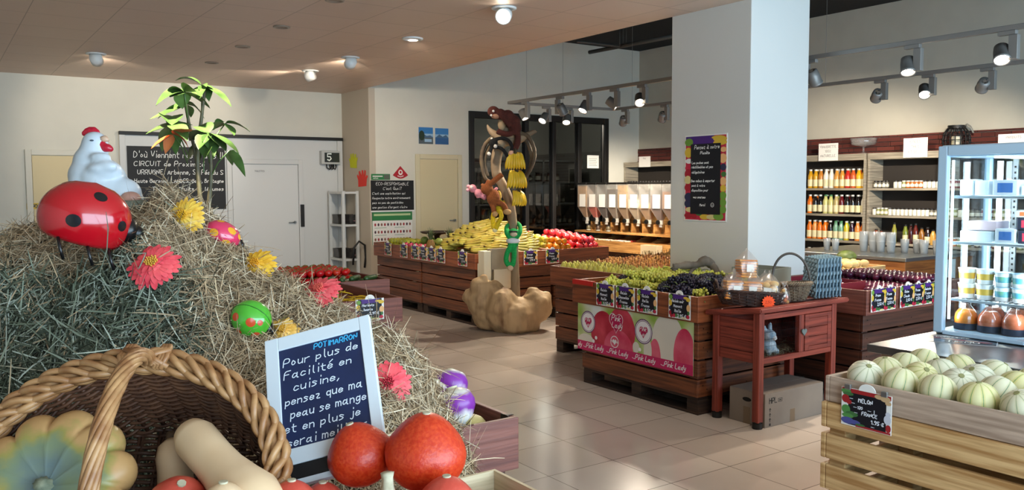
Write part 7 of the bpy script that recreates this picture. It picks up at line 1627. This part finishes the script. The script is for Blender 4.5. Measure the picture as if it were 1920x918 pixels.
q.quad(w_*.15, w_*.86, h_*.08, h_*.895, .0045, 1); part('print', q, fm, o); q = MB()
for i, (t_, y, x, hh) in enumerate((('Pensez \u00e0 notre', .835, .24, .045), ('Plan\u00e8te', .775, .38, .032), ('Les poches sont', .665, .18, .028), ('r\u00e9utilisables et pas', .615, .17, .028), ('obligatoires', .555, .18, .028), ('Des cabas \u00e0 emporter', .455, .17, .028), ('sont \u00e0 votre', .40, .18, .028), ('disposition pour', .345, .18, .028), ('vos courses', .265, .22, .028), ('Merci', .175, .38, .028))):
    lettering(q, t_, x*w_, y*h_, hh*h_, .0042, 0, None, .0055, maxw=(.84-x)*w_, seed=i+60, slant=.12)
n_o = 20; ring(q, .68*w_, .19*h_, .018, .003, .0055, 0); q.quad(.66*w_, .67*w_, .195*h_, .2*h_, .0055); q.quad(.69*w_, .70*w_, .195*h_, .2*h_, .0055); q.strip([(.655*w_, .186*h_), (.68*w_, .181*h_), (.705*w_, .186*h_)], .003, .0055)
part('writing', q, CHALK, o)
# white corner rack with punnets
RYy = 11.42; xa = aty(642, 400, RYy).x; xb = min(5.17, aty(677, 400, RYy).x); yb_ = min(YB-.1, atx(608, 400, xa).y); ztop = aty(642, 358, RYy).z
o = thing('storage_rack', 'white metal shelf rack with dark punnets beside the wall return', 'shelf', (xa, RYy, 0)); rw, rd = xb-xa, yb_-RYy; RK = mat('rack_white', '#cdd0cf', rough=.4); lv = [aty(642, 486, RYy).z, aty(642, 421, RYy).z, ztop-.01, .12]
for (x, y) in ((0, 0), (rw-.03, 0), (0, rd-.03), (rw-.03, rd-.03)): part('post', MB().box(x, x+.04, y, y+.003, 0, ztop).box(x, x+.003, y+.003, y+.04, 0, ztop), RK, o)
for z in lv: part('shelf', MB().box(.004, rw-.004, .004, rd-.004, z-.03, z), RK, o)
PUN = mat('punnet_black', '#1f1e1d', rough=.35, col2='#3a3836', vs=20); PKL = mat('punnet_label', '#c98a94', rough=.5)
nn = 0
for zi, z in enumerate(lv[:2]):
    for k in range(2):
        o = thing('punnet', 'dark fruit punnet on the %s rack shelf, %s' % (('lower', 'upper')[zi], ('left', 'right')[k]), 'punnet', (xa+.12+k*rw*.45, RYy+.16+.16*(1-k), z+.001)); s_ = .10
        part('tub', MB().lathe([(s_*1.2, 0), (s_*1.45, .14), (s_*1.38, .14), (s_*1.1, .01), (1e-5, .01)], 4, 0, RZ(45), False), PUN, o); part('sticker', MB().disc(0, .07, .05, .028, 0, 0, T(0, -s_*.965, 0) @ RX(84)), PKL, o)
q = MB().tube([(0, 0, 0), (.02, 0, .25), (.10, 0, .34), (.19, 0, .28), (.2, 0, .1), (.18, 0, -.05)], .016, 8); c = aty(662, 490, 11.25); solo('cable_loop', q, BLACK, 'black cable loop hanging beside the white rack', 'cable', (c.x, 11.25, c.z-.05))

# ---------------------------------------------------------------- lamps
LAMPG = mat('lamp_grey', '#8a8783', rough=.45, metal=.4); LENS = mat('lamp_lens', '#fff0d8', emit=14); LENSOFF = mat('lamp_lens_off', '#d9d4c8', rough=.2)
def spot_light(parent, direction, power, loc, size=75, blend=.6, col=WARM):
    l = bpy.data.lights.new('spot_beam', 'SPOT'); l.energy = power; l.spot_size = R(size); l.spot_blend = blend; l.color = col; l.shadow_soft_size = .035
    o = bpy.data.objects.new('spot_beam', l); C.objects.link(o); o.parent = parent; o.location = loc; o.rotation_euler = Vector(direction).to_track_quat('-Z', 'Y').to_euler(); return o
def track_spot(px, py, plane, val, z, aim, label, side=1, power=SPOT_W, size=70):
    p = atx(px, py, val) if plane == 'x' else aty(px, py, val); p.z = z
    if plane == 'x': p.x = val
    else: p.y = val
    o = thing('track_spot', label, 'spotlight', (p.x, p.y, z-.018)); d = Vector(aim)-Vector((p.x, p.y, z-.15)); d.normalize()
    part('adapter', MB().box(-.02, .02, -.06, .06, -.03, 0, bev=.004) if plane == 'x' else MB().box(-.06, .06, -.02, .02, -.03, 0, bev=.004), LAMPG, o)
    part('gear_box', MB().box(-.022, .022, -.03, .03, -.20, -.031, 0, T(0, -.045*side, 0) if plane == 'x' else T(-.045*side, 0, 0), .004), LAMPG, o)
    hc = Vector((0, .035*side, -.15)) if plane == 'x' else Vector((.035*side, 0, -.15)); Mh = Matrix.Translation(hc) @ d.to_track_quat('Z', 'Y').to_matrix().to_4x4()
    h = part('lamp_head', MB().lathe([(.030, -.065), (.048, -.06), (.052, -.02), (.053, -.018), (.053, .05), (.056, .052), (.056, .065), (.049, .066), (.047, .055)], 18, 0, Mh, True, cap=False).lathe([(1e-5, -.065), (.030, -.065)], 18, 0, Mh), LAMPG, o)
    part('lens', MB().disc(0, 0, .047, .047, .056, 0, Mh), LENS, h); spot_light(o, d, power, hc+d*.10, size); return o
TA, TB_ = 6.13, 7.90; TZ = 2.60
def track(label, x0, x1, y0, y1): return solo('lighting_track', MB().box(x0, x1, y0, y1, TZ-.018, TZ+.018, 0, None, .003), LAMPG, label, 'track')
track('grey ceiling track nearest the column, running to the front', TA-.018, TA+.018, 1.4, 8.86); track('grey ceiling track nearer the shelves, running to the front', TB_-.018, TB_+.018, 1.6, 8.86); track('grey cross track joining the two long tracks at the rear', TA-.018, TB_+.018, 8.86, 8.896)
for i, (x, y) in enumerate(((TA, 8.5), (TA, 5.6), (TA, 2.6), (TB_, 8.5), (TB_, 5.5), (TB_, 2.8))):
    solo('track_wire', MB().cyl(.002, TZ+.018, ZU-.001, 6, 0, T(x, y, 0)).cyl(.02, ZU-.03, ZU-.001, 10, 0, T(x, y, 0)), LAMPG, 'thin suspension wire holding %s track, %s' % (('the nearer', 'the farther')[i//3], ('rear', 'middle', 'front')[i % 3]), 'wire')
solo('track_wire', MB().cyl(.002, TZ+.018, ZU-.001, 6, 0, T(7.0, 8.878, 0)).cyl(.02, ZU-.03, ZU-.001, 10, 0, T(7.0, 8.878, 0)), LAMPG, 'thin suspension wire holding the middle of the cross track', 'wire')
track_spot(985, 195, 'x', TA, TZ, (6.5, 7.6, .8), 'lit track spot at the far left end over the driftwood', 1); track_spot(1100, 178, 'x', TA, TZ, (5.0, 7.2, .8), 'lit track spot third along the near track', 1); track_spot(1152, 167, 'x', TA, TZ, (7.6, 5.2, .8), 'track spot turned away, fourth along the near track', 1); track_spot(1204, 158, 'x', TA, TZ, (4.9, 5.0, .8), 'lit track spot on the near track just left of the column', 1); track_spot(1050, 184, 'x', TA, TZ, (7.4, 8.0, .7), 'track spot turned away, second along the near track', -1)
track_spot(1024, 196, 'y', 8.879, TZ, (5.2, 8.4, .8), 'lit track spot on the rear cross track, left one', -1); track_spot(1066, 200, 'y', 8.879, TZ, (6.3, 8.0, .8), 'lit track spot on the rear cross track, right one', -1)
track_spot(1172, 204, 'x', TB_, TZ, (9.0, 10.2, 1.0), 'track spot aimed at the dispensers on the far track', 1, 170, 80); track_spot(1246, 194, 'x', TB_, TZ, (9.0, 9.4, 1.0), 'track spot aimed at the dispensers, next to the column', 1, 170, 80)
track_spot(1520, 106, 'x', TA, TZ, (7.4, 4.4, .7), 'track spot half hidden at the right edge of the column', -1); track_spot(1712, 78, 'x', TA, TZ, (5.4, 3.0, .6), 'lit track spot on the near track above the shelves', 1); track_spot(1890, 52, 'x', TA, TZ, (5.0, 2.2, .8), 'brightest track spot at the top right corner', 1)
track_spot(1651, 147, 'x', TB_, TZ, (10.1, 6.9, 1.0), 'track spot aimed at the juice bottles on the far track', 1, 170, 80); track_spot(1741, 138, 'x', TB_, TZ, (6.4, 3.4, .7), 'lit track spot in the middle of the far track', 1); track_spot(1852, 126, 'x', TB_, TZ, (10.1, 5.6, 1.0), 'track spot aimed at the jars, rightmost on the far track', 1, 170, 80)
# ceiling fittings
def downlight(px, py, label, aim, lit, power=DOWN_W, size=80):
    p = atz(px, py, ZC); o = thing('ceiling_spot', label, 'ceiling light', (p.x, p.y, ZC-.0005)); d = (Vector(aim)-Vector((p.x, p.y, ZC-.08))).normalized(); Mh = Matrix.Translation((0, 0, -.06)) @ d.to_track_quat('Z', 'Y').to_matrix().to_4x4()
    part('mount_ring', MB().lathe([(.10, 0), (.10, -.012), (.075, -.015), (.07, -.001)], 24), WHITE, o); h = part('lamp_head', MB().lathe([(1e-5, -.05), (.062, -.045), (.065, .05), (.058, .052), (.056, .04)], 20, 0, Mh, True, cap=False), WHITE, o); part('lens', MB().disc(0, 0, .056, .056, .042, 0, Mh), LENS if lit else LENSOFF, h)
    if lit: spot_light(o, d, power, Vector((0, 0, -.06))+d*.09, size)
downlight(945, 14, 'lit adjustable ceiling spot near the top centre', (1.3, 2.9, 1.2), True, 90, 60); downlight(180, 100, 'white ceiling spot above the hen, shining on the back wall', (2.2, 12.0, 2.2), True); downlight(657, 107, 'white ceiling spot above the wall return', (4.6, 12.0, 2.1), True); downlight(582, 132, 'white ceiling spot farthest back in the ceiling', (2.2, 12.0, 2.1), True)
for i, (px, py) in enumerate(((628, 0), (528, 50), (455, 87), (397, 117))):
    p = atz(px, py, ZC); o = thing('recessed_light', 'unlit recessed ceiling eyelet, %s of the row of four' % ('nearest', 'second', 'third', 'farthest')[i], 'ceiling light', (p.x, p.y, ZC-.0005)); part('rim', MB().lathe([(.075, 0), (.075, -.008), (.055, -.010), (.05, -.001)], 24), mat('eyelet_rim', '#8f7f70', rough=.4), o); part('reflector', MB().disc(0, 0, .05, .05, -.001, 0, RX(180)), mat('eyelet_dark', '#2a2320', rough=.3), o)
# more ceiling spots outside the picture, part of the same rows
for i, (x, y, aim, pw, sz_) in enumerate(((.55, 2.95, (.76, 3.25, 1.95), 420, 26), (-.3, 6.0, (1.4, 12, 1.8), 40, 90), (1.5, 4.0, (1.6, 6.5, 0), 40, 110), (3.85, 3.0, (4.2, 4.4, .8), 40, 80), (3.85, 7.2, (5.4, 9.6, .9), 110, 90))):
    o = thing('ceiling_spot', 'white ceiling spot beyond the upper picture edge', 'ceiling light', (x, y, ZC-.0005), group='ceiling spots beyond the picture edge'); part('mount_ring', MB().lathe([(.10, 0), (.10, -.012), (.075, -.015), (.07, -.001)], 24), WHITE, o); spot_light(o, Vector(aim)-Vector((x, y, ZC)), pw, Vector((0, 0, -.03)), sz_)
# pipe and hanger under the open ceiling
q = MB(); a = atz(1105, 98, 3.62); b_ = atz(1262, 68, 3.62); q.tube([a, b_], .03, 8); c = atz(1082, 78, 3.62); q.tube([c, atz(1165, 87, 3.62)], .02, 6)
for px in (1162, 1168, 1174): p = atz(px, 86, 3.62); q.tube([p, p+Vector((0, 0, .3))], .008, 5)
solo('ceiling_pipe', q, mat('pipe_grey', '#4a4843', rough=.6), 'grey pipe and hanger under the open dark ceiling', 'pipe')
